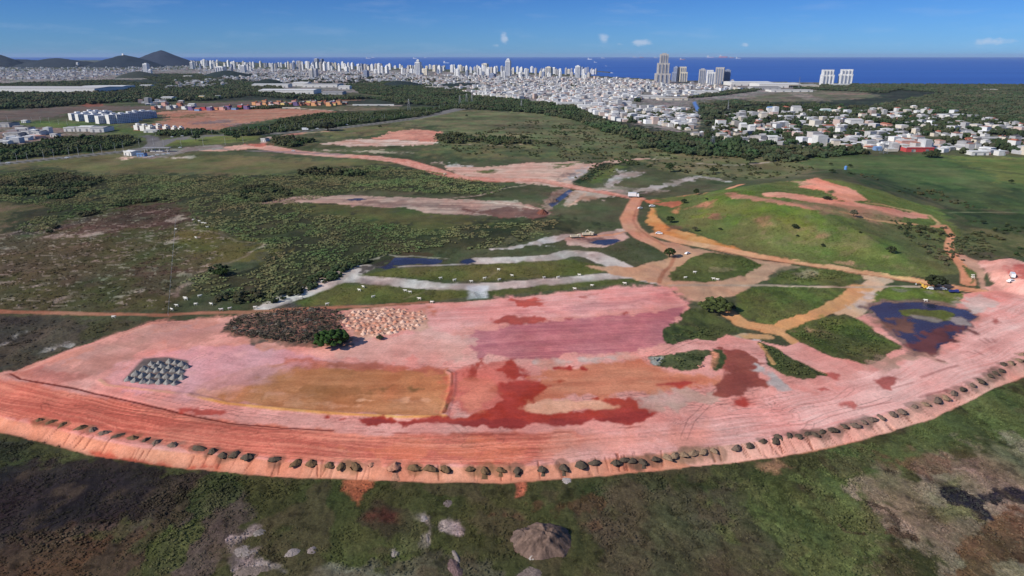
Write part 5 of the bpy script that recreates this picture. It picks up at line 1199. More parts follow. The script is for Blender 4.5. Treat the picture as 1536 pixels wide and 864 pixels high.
def put_tower(px, by, ty, wpx, mk='white', kind='slab', label='', group=None, rot=None, dk=.8, name='apartment_tower', Y=None):
    if Y is None: p = P1(px, by)
    else: p = Vector(((px - 768) / 1024 * Y * math.cos(PITCH), Y, 0))
    h = max(9, top_z(px, ty, p.y)); w = max(7, wpx * p.y / 1024)
    w = w / 1.25; h2 = round(h / 6) * 6; w2 = max(8, round(w / 4) * 4)
    key = (kind, w2, h2, mk, round(dk, 1))
    if key not in TW: TW[key] = tower_mesh(kind, w2, w2 * dk, h2, mk)
    a, b = TW[key]
    o = obj_from(a, name); o.location = (p.x, p.y, 0); o.rotation_euler.z = rot if rot is not None else random.uniform(-.75, -.25)
    obj_from(b, 'rooftop', o); tag(o, label, 'apartment tower', group); return o
def tallest(*a, **k): return put_tower(*a, **k)
# the landmark towers
def landmark(px, by, label, tiers, mk, rot=-.5, dk=.9):
    p = P1(px, by); Y = p.y; b = MB(); dkb = MB()
    for i, (ty, wp, off) in enumerate(tiers):
        z = top_z(px, ty, Y); w = wp * Y / 1024
        b.box((off * Y / 1024, i * .7, z / 2), (w, w * dk, z))
        for u_ in (-.42, -.14, .14, .42): b.box((off * Y / 1024 + w * u_, -w * dk * .53, z / 2 - 2), (w * .10, w * .07, z - 4))
        for u_ in (-.28, 0, .28): dkb.box((off * Y / 1024 + w * u_, -w * dk * .5 - .4, z / 2 - 3), (w * .12, .8, z - 8))
    o = b.build('apartment_tower', FW[mk]); o.location = (p.x, p.y, 0); o.rotation_euler.z = rot
    dkb.build('balcony_strip', FW['blue'], o)
    t = MB(); z = top_z(px, tiers[-1][0], Y); w = tiers[-1][1] * Y / 1024; t.box((tiers[-1][2] * Y / 1024, 0, z + 2), (w * .5, w * .4, 4)); r = t.build('rooftop', FW[mk], o)
    tag(o, label, 'apartment tower'); return o
landmark(993, 124.5, 'very tall stepped grey tower standing above the sea horizon', [(110, 21, 0), (94.5, 16.5, .2), (81, 11.5, .6)], 'beige', rot=-.12)
landmark(1013.5, 122.5, 'dark shaded tower right of the very tall stepped tower', [(108, 8, -1), (100.5, 6.5, 0)], 'blue', rot=-.75)
landmark(1023, 122.5, 'ribbed cream tower just right of the dark shaded tower', [(100, 9, 0), (108, 11, 1)], 'cream', rot=-.1)
landmark(1052.5, 124.5, 'left tower of the group of four by the shore', [(104, 9.5, 0)], 'grey', rot=-.2)
landmark(1063.5, 127, 'white fronted second tower of the group of four by the shore', [(105, 9, 0), (108, 11, 1.5)], 'white', rot=-.2)
landmark(1078.5, 125.5, 'tallest brown topped tower of the group of four by the shore', [(101, 12, 0), (113, 4, -7)], 'beige', rot=-.35)
landmark(1090, 125, 'rightmost patterned tower of the group of four by the shore', [(105, 8.5, 0)], 'blue', rot=-.3)
landmark(1098, 126.5, 'short grey tower beside the group of four', [(120.5, 5, 0)], 'grey', rot=-.2)
landmark(1239, 127.5, 'left one of two twin white towers alone on the wooded shore', [(104.5, 15, 0), (112, 17, .3)], 'white', rot=-.15, dk=.6)
landmark(1267, 127.5, 'right one of two twin white towers alone on the wooded shore', [(104, 15.5, 0), (111, 17.5, -.3)], 'white', rot=-.25, dk=.6)
landmark(628, 113, 'tall slim white tower rising alone above the middle skyline', [(93, 7.5, 0), (90, 4, 0)], 'white', rot=-.3)
landmark(762.5, 114, 'tall slim white tower with a pointed top right of centre', [(91, 7, 0), (88.5, 4.5, 0)], 'white', rot=-.3)
landmark(476, 102, 'tall grey tower in the far part of the skyline', [(88, 5.5, 0)], 'grey', rot=-.4)
landmark(484, 102, 'narrow dark tower beside the tall grey one in the far skyline', [(88.5, 4, 0)], 'blue', rot=-.7)
landmark(468, 117.5, 'ribbed cream tower standing low in front of the far skyline', [(103.5, 5, 0)], 'cream', rot=-.3)
landmark(474.5, 117, 'grey twin of the ribbed cream tower in front of the far skyline', [(103.5, 5, 0)], 'grey', rot=-.5)
landmark(550, 116.5, 'single bluish tower standing low among houses left of centre', [(105.5, 6, 0)], 'blue', rot=-.4)
landmark(221, 110.5, 'bright white slab tower near the wooded knoll on the left', [(95.5, 6.5, 0)], 'white', rot=-.2)
landmark(226, 111.5, 'lower white block joined to the bright slab tower on the left', [(104.5, 4, 0)], 'white', rot=-.2)
landmark(117.5, 101, 'lone white tower below the gap between the left hills', [(94, 3, 0)], 'white', rot=-.2)
landmark(289, 103.5, 'white tower with a dark wide block beside it, left skyline', [(93, 4.5, 0)], 'white', rot=-.2)
landmark(332, 109.5, 'row of joined white slabs left of the low factory', [(100, 12, 0)], 'white', rot=-.1)
landmark(347, 109.5, 'pale slab right of the joined white slabs, lower skyline', [(101.5, 4, 0)], 'grey', rot=-.3)
landmark(366, 109, 'square white tower at the end of the long white block', [(98, 6.5, 0)], 'white', rot=-.2)
landmark(728, 108, 'tall pale tower in the thick of the middle skyline', [(95.5, 8, 0)], 'cream', rot=-.35)
landmark(866.5, 117, 'tallest white tower at the right end of the skyline', [(99, 7, 0)], 'white', rot=-.3)
landmark(823, 112.5, 'pale green topped tower near the right end of the skyline', [(100.5, 8, 0)], 'cream', rot=-.35)
landmark(739, 118, 'wide dark glass block at the foot of the middle skyline', [(110.5, 8, 0)], 'blue', rot=-.5)
# generated skyline
rr = np.random.default_rng(77)
kinds = ['slab', 'cross', 'step', 'pair']; mks = ['white', 'white', 'white', 'cream', 'grey', 'white', 'beige', 'white', 'blue']
def interp(x, tab): return float(np.interp(x, [t[0] for t in tab], [t[1] for t in tab]))
BASEF = [(290, 100.5), (400, 104), (500, 106), (560, 108), (640, 110), (720, 114), (800, 115), (900, 116)]
TOPF = [(290, 92), (400, 93.5), (500, 93.5), (560, 97), (640, 99), (720, 100), (800, 102), (900, 104)]
WORD = {'slab': 'slab tower', 'cross': 'cross shaped tower', 'step': 'tower with a set back top', 'pair': 'tower of two joined blocks'}
CW = {'white': 'white', 'cream': 'cream', 'grey': 'grey', 'beige': 'beige', 'blue': 'bluish glazed'}
LM = [(540, 'between the two landmark pairs left of centre')]
tw = []
x = 288.0
while x < 897:
    for layer in range(2):
        b = interp(x, BASEF); t = interp(x, TOPF)
        if layer == 0: by = b - rr.uniform(3, 6.5) * (.6 if x < 560 else 1); ty = t - rr.uniform(-1.5, 2.2)
        else: by = b + rr.uniform(-1.5, 3); ty = by - rr.uniform(6, 13)
        if rr.random() < (.10 if layer == 0 else .42): continue
        tw.append((x + rr.uniform(-1.5, 1.5), by, min(ty, by - 5), rr.uniform(3.4, 6.4) * (.85 if x < 500 else 1.0), mks[rr.integers(0, 9)], kinds[rr.integers(0, 4)], layer))
    x += rr.uniform(3.4, 5.6)
tw.sort(key=lambda q: q[0])
from collections import Counter
cnt = Counter()
def ordinal(n):
    w = {1: 'first', 2: 'second', 3: 'third', 4: 'fourth', 5: 'fifth', 6: 'sixth', 7: 'seventh', 8: 'eighth', 9: 'ninth', 10: 'tenth'}
    return w.get(n, '%d%s' % (n, {1: 'st', 2: 'nd', 3: 'rd'}.get(n % 10 if n % 100 not in (11, 12, 13) else 0, 'th')))
def skyzone(x):
    for lim, t in [(350, 'far left of the skyline'), (470, 'left of the far grey tower'), (550, 'left of the lone bluish tower'), (628, 'left of the slim white tower'),
                   (700, 'right of the slim white tower'), (762, 'left of the pointed tower'), (823, 'right of the pointed tower'), (1000, 'right end of skyline')]:
        if x < lim: return t
for (x, by, ty, w, mk, kd, layer) in tw:
    z = skyzone(x); row = 'back row' if layer == 0 else 'front row'; k = (mk, kd, z, row); cnt[k] += 1
    put_tower(x, by, ty, w, mk, kd, '%s %s %s, %s, %s' % (ordinal(cnt[k]), CW[mk], WORD[kd].replace('tower of two joined blocks', 'double tower').replace('tower with a set back top', 'stepped tower'), row, z), 'towers of the seaside skyline')

# ------------------------------------------------------------------ houses
HP = {}
def house_mesh(kind, wk, rk):
    b = MB(); r = MB(); w = MB()
    if kind == 'gable':
        b.box((0, 0, 1.6), (10, 8, 3.2)); r.gable((0, 0, 3.22), (10.8, 8.8), 1.7)
    elif kind == 'hip':
        b.box((0, 0, 1.6), (11, 9, 3.2)); r.hip((0, 0, 3.22), (11.8, 9.8), 1.9)
    elif kind == 'two':
        b.box((0, 0, 3.1), (9, 9, 6.2)); b.box((5.6, 0, 1.5), (2.2, 8, 3)); r.box((0, 0, 6.32), (9.5, 9.5, .24)); r.box((2, 2, 7.2), (2, 2, 1.5)); r.box((5.6, 0, 3.1), (2.6, 8.4, .2))
    elif kind == 'three':
        b.box((0, 0, 4.6), (10, 9, 9.2)); r.box((0, 0, 9.32), (10.4, 9.4, .24)); r.gable((0, 0, 9.5), (7, 7), 1.2)
    elif kind == 'long':
        b.box((0, 0, 2), (20, 9, 4)); r.gable((0, 0, 4.02), (20.8, 9.8), 1.5)
    else:
        b.box((0, 0, 1.6), (9, 8, 3.2)); b.box((3.5, -5.2, 1.4), (4, 4, 2.8)); r.gable((0, 0, 3.22), (9.8, 8.8), 1.5); r.box((3.5, -5.3, 2.9), (4.4, 4.4, .2))
    return b.build('wall', HW_[wk], link=False), r.build('roof', RF[rk], link=False)
KW = {'gable': 'gable roofed house', 'hip': 'hip roofed house', 'two': 'two storey flat house', 'three': 'three storey house', 'long': 'long low building', 'ell': 'house with a side wing'}
RW = {'grey': 'grey', 'pale': 'pale', 'tile': 'clay tiled', 'dark': 'dark', 'white': 'white', 'blue': 'blue', 'rust': 'rusty'}
def put_house(p, kind, wk, rk, rz, sc_, label, group, name='house', cat='house'):
    k = (kind, wk, rk)
    if k not in HP: HP[k] = house_mesh(*k)
    o = bpy.data.objects.new(name, None); COL.objects.link(o); o.location = p; o.rotation_euler.z = rz; o.scale = (sc_, sc_, sc_ * random.uniform(.9, 1.2)); o.empty_display_size = 2
    obj_from(HP[k][0], 'wall', o); obj_from(HP[k][1], 'roof', o); tag(o, label, cat, group); return o
def poisson(outline, dx, dy, seed, nmax):
    r = np.random.default_rng(seed); poly = np.array(pts(outline)); lo = poly.min(0); hi = poly.max(0); out = []
    cand = r.uniform(lo, hi, (nmax * 90, 2)); cand = cand[sdist(poly, cand[:, 0], cand[:, 1]) < 0]
    for q in cand:
        if all(abs(q[0] - a) > dx or abs(q[1] - b_) > dy for a, b_ in out): out.append((q[0], q[1]))
        if len(out) >= nmax: break
    return out
WKS = ['white', 'white', 'white', 'cream', 'cream', 'grey', 'pink', 'white', 'white', 'grey', 'cream']
RKS = ['pale', 'grey', 'pale', 'white', 'tile', 'grey', 'tile', 'dark', 'pale', 'rust']
hr = np.random.default_rng(99)
cnt = Counter()
def suburb(outline, dx, dy, seed, nmax, place, group, rot=.15):
    for (x, y) in sorted(poisson(outline, dx, dy, seed, nmax)):
        p = P1(x, y); kd = ['gable', 'hip', 'two', 'two', 'three', 'long', 'ell', 'gable'][hr.integers(0, 8)]; wk = WKS[hr.integers(0, 11)]; rk = RKS[hr.integers(0, 10)]
        row = 'front edge' if y > 213 else ('near rows' if y > 198 else ('middle rows' if y > 180 else 'back rows'))
        z = place(x); k = (wk, kd, row, z, rk); cnt[k] += 1
        put_house(p, kd, wk, rk, rot + hr.uniform(-.2, .2) + (math.pi / 2 if hr.random() < .35 else 0), hr.uniform(.75, 1.15), '%s%s %s, %s roof, %s, %s' % ('' if cnt[k] == 1 else ordinal(cnt[k]) + ' ', wk, KW[kd], RW[rk], row, z), group)
def pl_r(x):
    for lim, t in [(1120, 'left of suburb street'), (1180, 'right of suburb street'), (1240, 'behind the blue tank'), (1300, 'beside the big hall'), (1360, 'behind the pylon'), (1420, 'by the red building'), (1480, 'right of red building'), (1700, 'far right of the suburb')]:
        if x < lim: return t
suburb("1066,200 1078,182 1100,172 1150,166 1200,160 1300,166 1400,166 1460,172 1536,188 1600,196 1600,236 1440,232 1350,230 1290,223 1200,222 1150,218 1100,216 1030,208 1035,201", 7.2, 3.1, 5, 255, pl_r, 'houses of the right hand suburb')
suburb("900,168 980,162 1040,166 1046,180 1034,197 1010,192 960,186 925,180", 6.5, 2.8, 6, 42, lambda x: 'left of the river' if x > 975 else 'far town edge', 'houses of the cluster by the river')
# carpet of more distant houses, thousands of them: one object
def house_carpet(name, label, outlines, n, seed, sx=1.0, col=None):
    r = np.random.default_rng(seed); Vs = []; Cs = []; q = []
    for o, k in outlines:
        q.append(sample_poly(o, n=k, seed=seed + k, by='px'))
    q = np.concatenate(q); n = len(q); r.shuffle(q)
    f = fbm(q[:, 0] / 130, q[:, 1] / 260, 3, seed); q = q[f > .37]; n = len(q); print(name, n)
    w = r.uniform(4.5, 8, n) * sx; d = r.uniform(4.5, 7.5, n) * sx; h = r.choice([3.4, 4.4, 7, 9, 13], n, p=[.35, .25, .2, .15, .05]) * r.uniform(.9, 1.2, n); a = .3 + r.uniform(-.25, .25, n)
    base = np.array([s2l(c) for c in [(230, 228, 222), (222, 212, 196), (186, 184, 184), (214, 190, 178), (240, 240, 238), (200, 192, 186), (216, 216, 216)]])
    wc = base[r.integers(0, 7, n)] * r.uniform(.55, .95, (n, 1)); rf = np.array([s2l(c) for c in [(190, 188, 186), (158, 154, 152), (226, 224, 222), (168, 124, 108), (206, 204, 202)]])[r.choice(5, n, p=[.28, .2, .28, .08, .16])]
    u = np.array([[-1, -1], [1, -1], [1, 1], [-1, 1]])
    c, s = np.cos(a)[:, None], np.sin(a)[:, None]
    X = u[None, :, 0] * w[:, None]; Y = u[None, :, 1] * d[:, None]
    x = X * c - Y * s + q[:, 0, None]; y = X * s + Y * c + q[:, 1, None]
    z0 = np.zeros_like(x) - .3; z1 = np.repeat(h[:, None], 4, 1)
    V = np.concatenate([np.stack([x, y, z0], 2), np.stack([x, y, z1], 2), np.stack([x * 1.0, y, z1 + .05], 2)], 1)   # 12 per house
    ridge = np.stack([q[:, 0], q[:, 1], h + r.uniform(.2, 1.6, n)], 1)[:, None]
    V = np.concatenate([V, ridge], 1)
    F4 = np.array([(0, 1, 5, 4), (1, 2, 6, 5), (2, 3, 7, 6), (3, 0, 4, 7)]); F3 = np.array([(8, 9, 12), (9, 10, 12), (10, 11, 12), (11, 8, 12)])
    off = (np.arange(n) * 13)[:, None, None]
    C = np.concatenate([np.repeat(wc[:, None], 8, 1), np.repeat(rf[:, None], 5, 1)], 1).reshape(-1, 3)
    o = mesh_np(name, V.reshape(-1, 3), [(F4[None] + off).reshape(-1, 4), (F3[None] + off).reshape(-1, 3)], m_house, col=C)
    return tag(o, label, None, None, 'stuff')
m_house = mat_attr('house_paint', rough=.8, nscale=.2, vary=.12, spec=.1)
house_carpet('far_town', 'carpet of small white houses spreading to the foot of the towers', [
    ("290,101 420,104 560,108 640,111 720,115 800,117 900,118 960,120 990,124 960,140 960,150 900,150 860,156 800,150 740,146 700,140 660,134 600,124 560,122 500,124 420,124 380,122 340,118 300,112", 9500),
    ("700,130 760,128 860,130 950,132 960,150 900,160 850,158 800,150 740,146", 1500),
    ("860,158 930,158 940,184 900,176", 130), ("960,126 1060,128 1120,134 1060,142 980,146", 330)], 0, 301)
house_carpet('packed_houses', 'small pale houses and yards packed between the larger houses of the suburb', [("1070,200 1080,182 1100,172 1150,166 1200,162 1300,168 1400,168 1460,174 1536,190 1596,198 1590,232 1440,230 1350,228 1290,222 1200,220 1150,216 1110,214 1040,207", 430), ("905,168 980,163 1040,167 1044,180 1034,195 1010,190 960,184 925,178", 320)], 0, 361)
house_carpet('far_left_town', 'band of small pale houses below the hills on the left', [("-60,98 60,98 140,99 200,99 285,99 290,104 240,107 150,116 110,120 60,119 0,120 -60,118", 2600), ("260,124 330,120 345,130 250,134", 230), ("-60,196 40,194 90,200 60,212 0,216 -60,214", 26), ("200,152 260,148 330,146 330,152 260,156 205,160", 80)], 0, 331)
# apartment blocks, the twelve in the left mid distance
FW['shade'] = mat_facade('shaded_block_facade', (196, 198, 206), (70, 74, 92), floor=2.9, bay=3.2)  # darker bluish wall colour carries the shade of the block fronts
def block(px, by, ty, wpx, label, dk=2.2, rot=-.62, mk='shade', name='apartment_block', group='apartment blocks in the left distance'):
    p = P1(px, by); h = top_z(px, ty, p.y); w = wpx * p.y / 1024 * 2.0
    b = MB(); b.box((0, 0, h / 2), (w, w * dk, h)); b.box((w * .06, 0, h / 2), (w * .95, w * dk * .3, h + 1.2))
    o = b.build(name, FW[mk]); o.location = p; o.rotation_euler.z = rot
    t = MB(); t.box((0, 0, h + 1.7), (w * .5, w * .5, 2.6)); t.box((0, w * dk * .3, h + .5), (w * .7, w * .6, 1)); t.build('rooftop', FW['white'], o)
    e = MB(); e.box((-.0, -w * dk * .5 - .15, h / 2), (w * 1.01, .3, h)); e.build('end_wall', HW_['white'], o)
    tag(o, label, 'apartment block', group); return o
for i, (x, by, ty, w) in enumerate([(109, 182, 169.5, 5.5), (119, 183.5, 170.5, 5.5), (134, 185, 171.5, 5.8), (150, 187.2, 173, 6)]):
    block(x + 9, by - 2.5, ty, w, ['leftmost', 'second', 'third', 'fourth'][i] + ' block of the front row of white ended apartment blocks', rot=-.66, dk=1.9)
for i, (x, by, ty, w) in enumerate([(172, 185, 171.5, 6), (184, 184.5, 171, 6), (196, 183.5, 169.5, 6), (204, 181, 167.5, 5), (146, 178, 167, 5), (160, 178.5, 167.5, 5), (136, 177, 166.6, 4.5), (215, 178, 167, 6), (226, 177, 167.5, 5)]):
    block(x, by, ty, w, ordinal(i + 1) + ' block behind the white ended front row of apartments', rot=-.66, dk=1.5)
for i, (x, by, ty, w) in enumerate([(208, 194.5, 187.5, 4.5), (218, 196, 188.5, 5), (227, 196.5, 190, 5), (238, 192.5, 188, 4), (250, 193.5, 189.5, 4), (262, 194.5, 191, 3.4), (272, 195, 191.5, 3.2)]):
    block(x, by, ty, w, ordinal(i + 1) + ' unfinished cream low block beside the brown clearing', rot=-.5, mk='cream', dk=.9, group='unfinished low blocks')
# terrace of coloured houses
def row_houses(tab, group, where):
    for i, (x, y, wk, rk, s) in enumerate(tab):
        put_house(P1(x, y), ['two', 'gable', 'two'][i % 3], wk, rk, -.35 + .1 * (i % 3), s, '%s %s walled house with %s roof %s' % (ordinal(i + 1), wk, RW[rk], where), group, name='terrace_house')
tab = []
for i in range(26):
    x = 288 + i * 9.2; tab.append((x, 165.5 - (x - 288) * .03 + (i % 2) * .9 - (3.2 if x > 380 else 0), ['purple', 'blue', 'red', 'purple', 'orange', 'pink'][i % 6] if x < 390 else ['orange', 'brick', 'pink', 'yellow', 'brick', 'purple'][i % 6], ['grey', 'tile', 'dark', 'pale', 'tile'][i % 5], 1.25))
row_houses(tab, 'coloured terrace behind the brown clearing', 'in the coloured front terrace')
tab = [(383 + i * 7.4, 157.5 - (i % 3) * 1.2 + i * .1, ['orange', 'yellow', 'orange', 'pink', 'brick'][i % 5], ['tile', 'dark', 'tile', 'grey'][i % 4], 1.3) for i in range(18)]
row_houses(tab, 'coloured terrace back row', 'in the coloured back terrace')
tab = [(232 + i * 7.6, 164 - (i % 3) * 2.5, ['brick', 'white', 'pink', 'grey', 'white'][i % 5], ['grey', 'pale', 'rust'][i % 3], 1.2) for i in range(8)]
row_houses(tab, 'small houses behind the low blocks', 'in the row beyond the apartment blocks')

# ------------------------------------------------------------------ sheds and halls
def shed(px, by, wpx, hm, dm, label, wall='white', roof='pale', rot=0.0, name='warehouse', cat='warehouse', bays=1, rise=None):
    p = P1(px, by); w = wpx * p.y / 1024; e = bpy.data.objects.new(name, None); COL.objects.link(e); e.location = (p.x, p.y + dm / 2, 0); e.rotation_euler.z = rot; e.empty_display_size = 3
    b = MB(); b.box((0, 0, hm / 2 - .2), (w, dm, hm + .4)); b.box((0, -dm / 2 - .3, hm + .5), (w * .98, .5, 1.4)); b.build('wall', HW_[wall], e)
    r = MB()
    for k in range(bays): r.gable((-w / 2 + (k + .5) * w / bays, 0, hm + .22), (w / bays, dm * 1.0), rise or max(1.2, hm * .2))
    r.build('roof', RF[roof], e)
    for k in range(max(2, min(6, int(w / 25)))):
        d = MB(); x = -w / 2 + (k + .5) * w / max(2, min(6, int(w / 25))); d.box((x, -dm / 2 - .12, min(2.4, hm * .35)), (min(5, w * .12), .25, min(4.8, hm * .7))); d.build('loading_door', m_metal, e)
    tag(e, label, cat); return e
shed(50, 140.5, 190, 17, 170, 'huge long white warehouse at the far left edge', rot=-.06)
shed(136, 137, 58, 13, 200, 'second large white warehouse with a grey side, right of the huge one', rot=.2, roof='white')
shed(98, 139.5, 14, 9, 40, 'small grey annex between the two large white warehouses', wall='grey')
shed(430, 141, 80, 12, 90, 'long white factory hall in front of the seaside city', rot=-.03, roof='white')
shed(405, 131.5, 52, 12, 60, 'white factory hall behind the long one, left part', roof='white')
shed(450, 129.5, 22, 14, 60, 'bright square hall in the middle of the factory group', roof='white')
shed(480, 131, 50, 11, 110, 'grey roofed factory hall at the right of the group', roof='grey')
shed(498, 142, 30, 8, 60, 'low grey hall at the front right corner of the factory', roof='grey', wall='grey')
shed(516, 134, 16, 11, 40, 'small white hall at the edge of the dark woods', roof='white')
shed(418, 127.5, 4, 20, 12, 'slim white silo tower rising from the factory', roof='white', name='silo_tower', cat='silo tower')
shed(652, 133, 28, 6, 40, 'pale low buildings in a clearing of the dark woods', wall='cream', roof='pale')
shed(681, 131, 2.6, 20, 8, 'thin white water tower above the clearing in the woods', roof='white', name='water_tower', cat='water tower')
shed(726, 143, 20, 8, 60, 'white shed on the edge of the far town by the woods', roof='white')
shed(755, 143.5, 30, 8, 60, 'long white shed next to the far town houses', roof='white')
shed(776, 146.5, 20, 6, 40, 'low pale shed where the wood meets the town', roof='grey')
shed(838, 152.5, 24, 9, 70, 'white flat hall before a dark tree clump in the town', roof='white', wall='white')
shed(855, 159.5, 38, 8, 50, 'bluish white shed along the edge of the marsh', roof='pale')
shed(880, 163, 24, 7, 40, 'white shed with a stepped roof beside the marsh wood', roof='white')
shed(914, 155, 22, 8, 50, 'beige hall between the two dark tree clumps', wall='cream', roof='grey')
shed(932, 158.5, 34, 8, 70, 'wide pale blue roofed hall left of the river', roof='pale', rot=-.05)
shed(968, 148, 50, 7, 70, 'long grey roofed hall behind the pale blue roofed one', roof='pale')
shed(1010, 150.5, 42, 6, 40, 'thin pale hall pointing at the river', roof='pale', wall='cream')
shed(1022, 140.5, 44, 9, 60, 'very long bright white hall near the stepped tower', roof='white')
shed(1058, 141, 40, 8, 60, 'white hall joined to the very long one, right end', roof='white')
shed(910, 166.5, 26, 5, 40, 'cream shed by the marsh edge trees', wall='cream', roof='pale')
shed(1128, 128.5, 60, 13, 140, 'flat white shopping hall by the shore, left wing', roof='white')
shed(1170, 131.5, 60, 14, 120, 'flat white shopping hall by the shore, middle wing', roof='white')
shed(1206, 131.5, 44, 9, 80, 'low cream wing at the right of the shopping hall', roof='pale', wall='cream')
shed(1150, 134.5, 40, 9, 60, 'dark fronted hall before the shopping hall', roof='dark', wall='grey')
shed(1262, 129.5, 24, 8, 40, 'white podium building at the foot of the twin towers', roof='white')
shed(1188, 138, 60, 6, 60, 'low pale market roof in front of the shopping hall', roof='pale')
shed(1487, 137, 18, 6, 30, 'lone pale roofed building in the coastal forest', roof='pale', wall='cream')
shed(1284, 192, 19, 13, 22, 'large white two storey hall in the suburb', roof='pale')
shed(1240, 171, 13, 9, 16, 'pale green hall in the back rows of the suburb', wall='mint', roof='white')
shed(1195, 169.5, 12, 13, 14, 'tall grey white building in the back rows of the suburb', wall='white', roof='grey')
shed(1158, 170.5, 12, 12, 14, 'white building with a blue side at the back of the suburb', roof='blue')
shed(1432, 178, 36, 7, 26, 'long white hall in the back rows at the right', roof='white')
shed(1380, 228, 42, 5, 14, 'long red building on the front edge of the suburb', wall='red', roof='pale')
shed(1362, 222, 22, 9, 16, 'big pink white building behind the long red building', wall='pink', roof='pale')
shed(1268, 219, 30, 6, 18, 'white hall with violet roof at the front edge of the suburb', roof='pale')
shed(1282, 213, 14, 7, 14, 'white round fronted hall beside the yellow walled house', roof='white', wall='white')
shed(1490, 213.5, 36, 6, 20, 'wide grey roofed shed near the right end of the suburb', roof='grey')
shed(1470, 233, 26, 4, 14, 'low white shed at the marsh edge near the right corner', roof='white')
shed(1160, 214, 15, 8, 16, 'white gabled building right of suburb street', roof='white')
shed(1115, 199, 9, 13, 12, 'white building with a dark front beside the suburb street', roof='white', wall='white')
shed(1128, 201, 8, 12, 12, 'pale building facing the dark fronted one across the street', roof='white', wall='white')
shed(1318, 226, 10, 4, 8, 'small pale blue building at the foot of the pylon', wall='blue', roof='blue')
# left industrial estate
for (x, y, w, h, d, t, wl, rf_) in [(46, 203.5, 26, 6, 34, 'white gabled workshop in the middle of the left estate', 'white', 'grey'), (104, 197.5, 16, 6, 30, 'grey roofed workshop at the back of the left estate', 'white', 'grey'), (125, 197.5, 20, 7, 30, 'white hall between two grey ones in the left estate', 'white', 'white'),
        (145, 198.5, 20, 7, 34, 'white fronted hall at the right end of the left estate', 'white', 'grey'), (18, 205, 22, 5, 26, 'long grey workshop left of the white gabled one', 'grey', 'grey'), (6, 191, 18, 7, 26, 'dark blue roofed hall at the left edge', 'grey', 'dark'),
        (32, 196.5, 18, 5, 22, 'low dark roofed shed in the left estate', 'white', 'dark'), (16, 211.5, 16, 4.5, 20, 'white shed nearest the wood in the left estate', 'white', 'pale'), (6, 217, 10, 4, 14, 'small white shed in the trees at the left edge', 'white', 'white'), (53, 207, 14, 4, 14, 'low pinkish shed at the edge of the wood', 'pink', 'pale'),
        (36, 184.5, 7, 4, 12, 'lone white shed on the grass above the left estate', 'white', 'white'), (226, 199, 20, 3.4, 16, 'long white wall like shed near the low cream blocks', 'white', 'pale'), (80, 205.5, 9, 4, 12, 'small white store by the wood edge of the estate', 'white', 'grey'), (66, 201, 9, 5, 12, 'tan store in the middle of the left estate', 'cream', 'rust')]:
    shed(x, y, w, h, d, t, wl, rf_, rot=random.uniform(-.1, .1), name='workshop', cat='workshop')
shed(250, 150.5, 16, 8, 30, 'low white roofed hall before the left hill woods', roof='white')
shed(218, 131.5, 16, 9, 30, 'white hall in the far left woods', roof='white')
shed(281, 116.5, 12, 9, 30, 'long white hall at the foot of the wooded knoll', roof='white')
shed(287, 160.5, 9, 7, 14, 'white box building at the left end of the coloured terrace', roof='white')
shed(302, 149, 8, 8, 16, 'small white hall on the far side of the coloured terraces', roof='white', wall='yellow')
shed(560, 158.6, 60, 2.2, 3, 'long white boundary wall at the end of the coloured terraces', roof='white', name='boundary_wall', cat='wall')
shed(437, 163, 26, 2.0, 2, 'cream wall in front of the brick coloured houses', roof='white', wall='cream', name='boundary_wall', cat='wall')
# fuel station and tent by the road
shed(195, 233.5, 18, 4.6, 14, 'white tent like hall beside the highway bend', roof='white', rot=-.5, name='tent_hall', cat='hall')
shed(211, 235, 11, 3.6, 8, 'small blue grey building against the white tent hall', wall='blue', roof='dark')
def canopy(px, by, wpx, label):
    p = P1(px, by); w = wpx * p.y / 1024; e = bpy.data.objects.new('canopy', None); COL.objects.link(e); e.location = p
    MB().box((0, 0, 5.3), (w, 9, .7)).build('roof', RF['grey'], e)
    for sx in (-.42, -.14, .14, .42):
        for sy in (-3.4, 3.4): MB().box((w * sx, sy, 2.5), (.5, .5, 5)).build('post', HW_['white'], e)
    MB().box((0, 0, 1.2), (w * .5, 3, 2.4)).build('kiosk', HW_['white'], e)
    tag(e, label, 'canopy')
canopy(236, 227.5, 40, 'long flat forecourt canopy beside the white tent hall')
shed(396, 212.5, 7.5, 3.6, 12, 'dark roofed hut with a white front at the roundabout end', roof='dark', rot=-.2, name='hut', cat='hut')
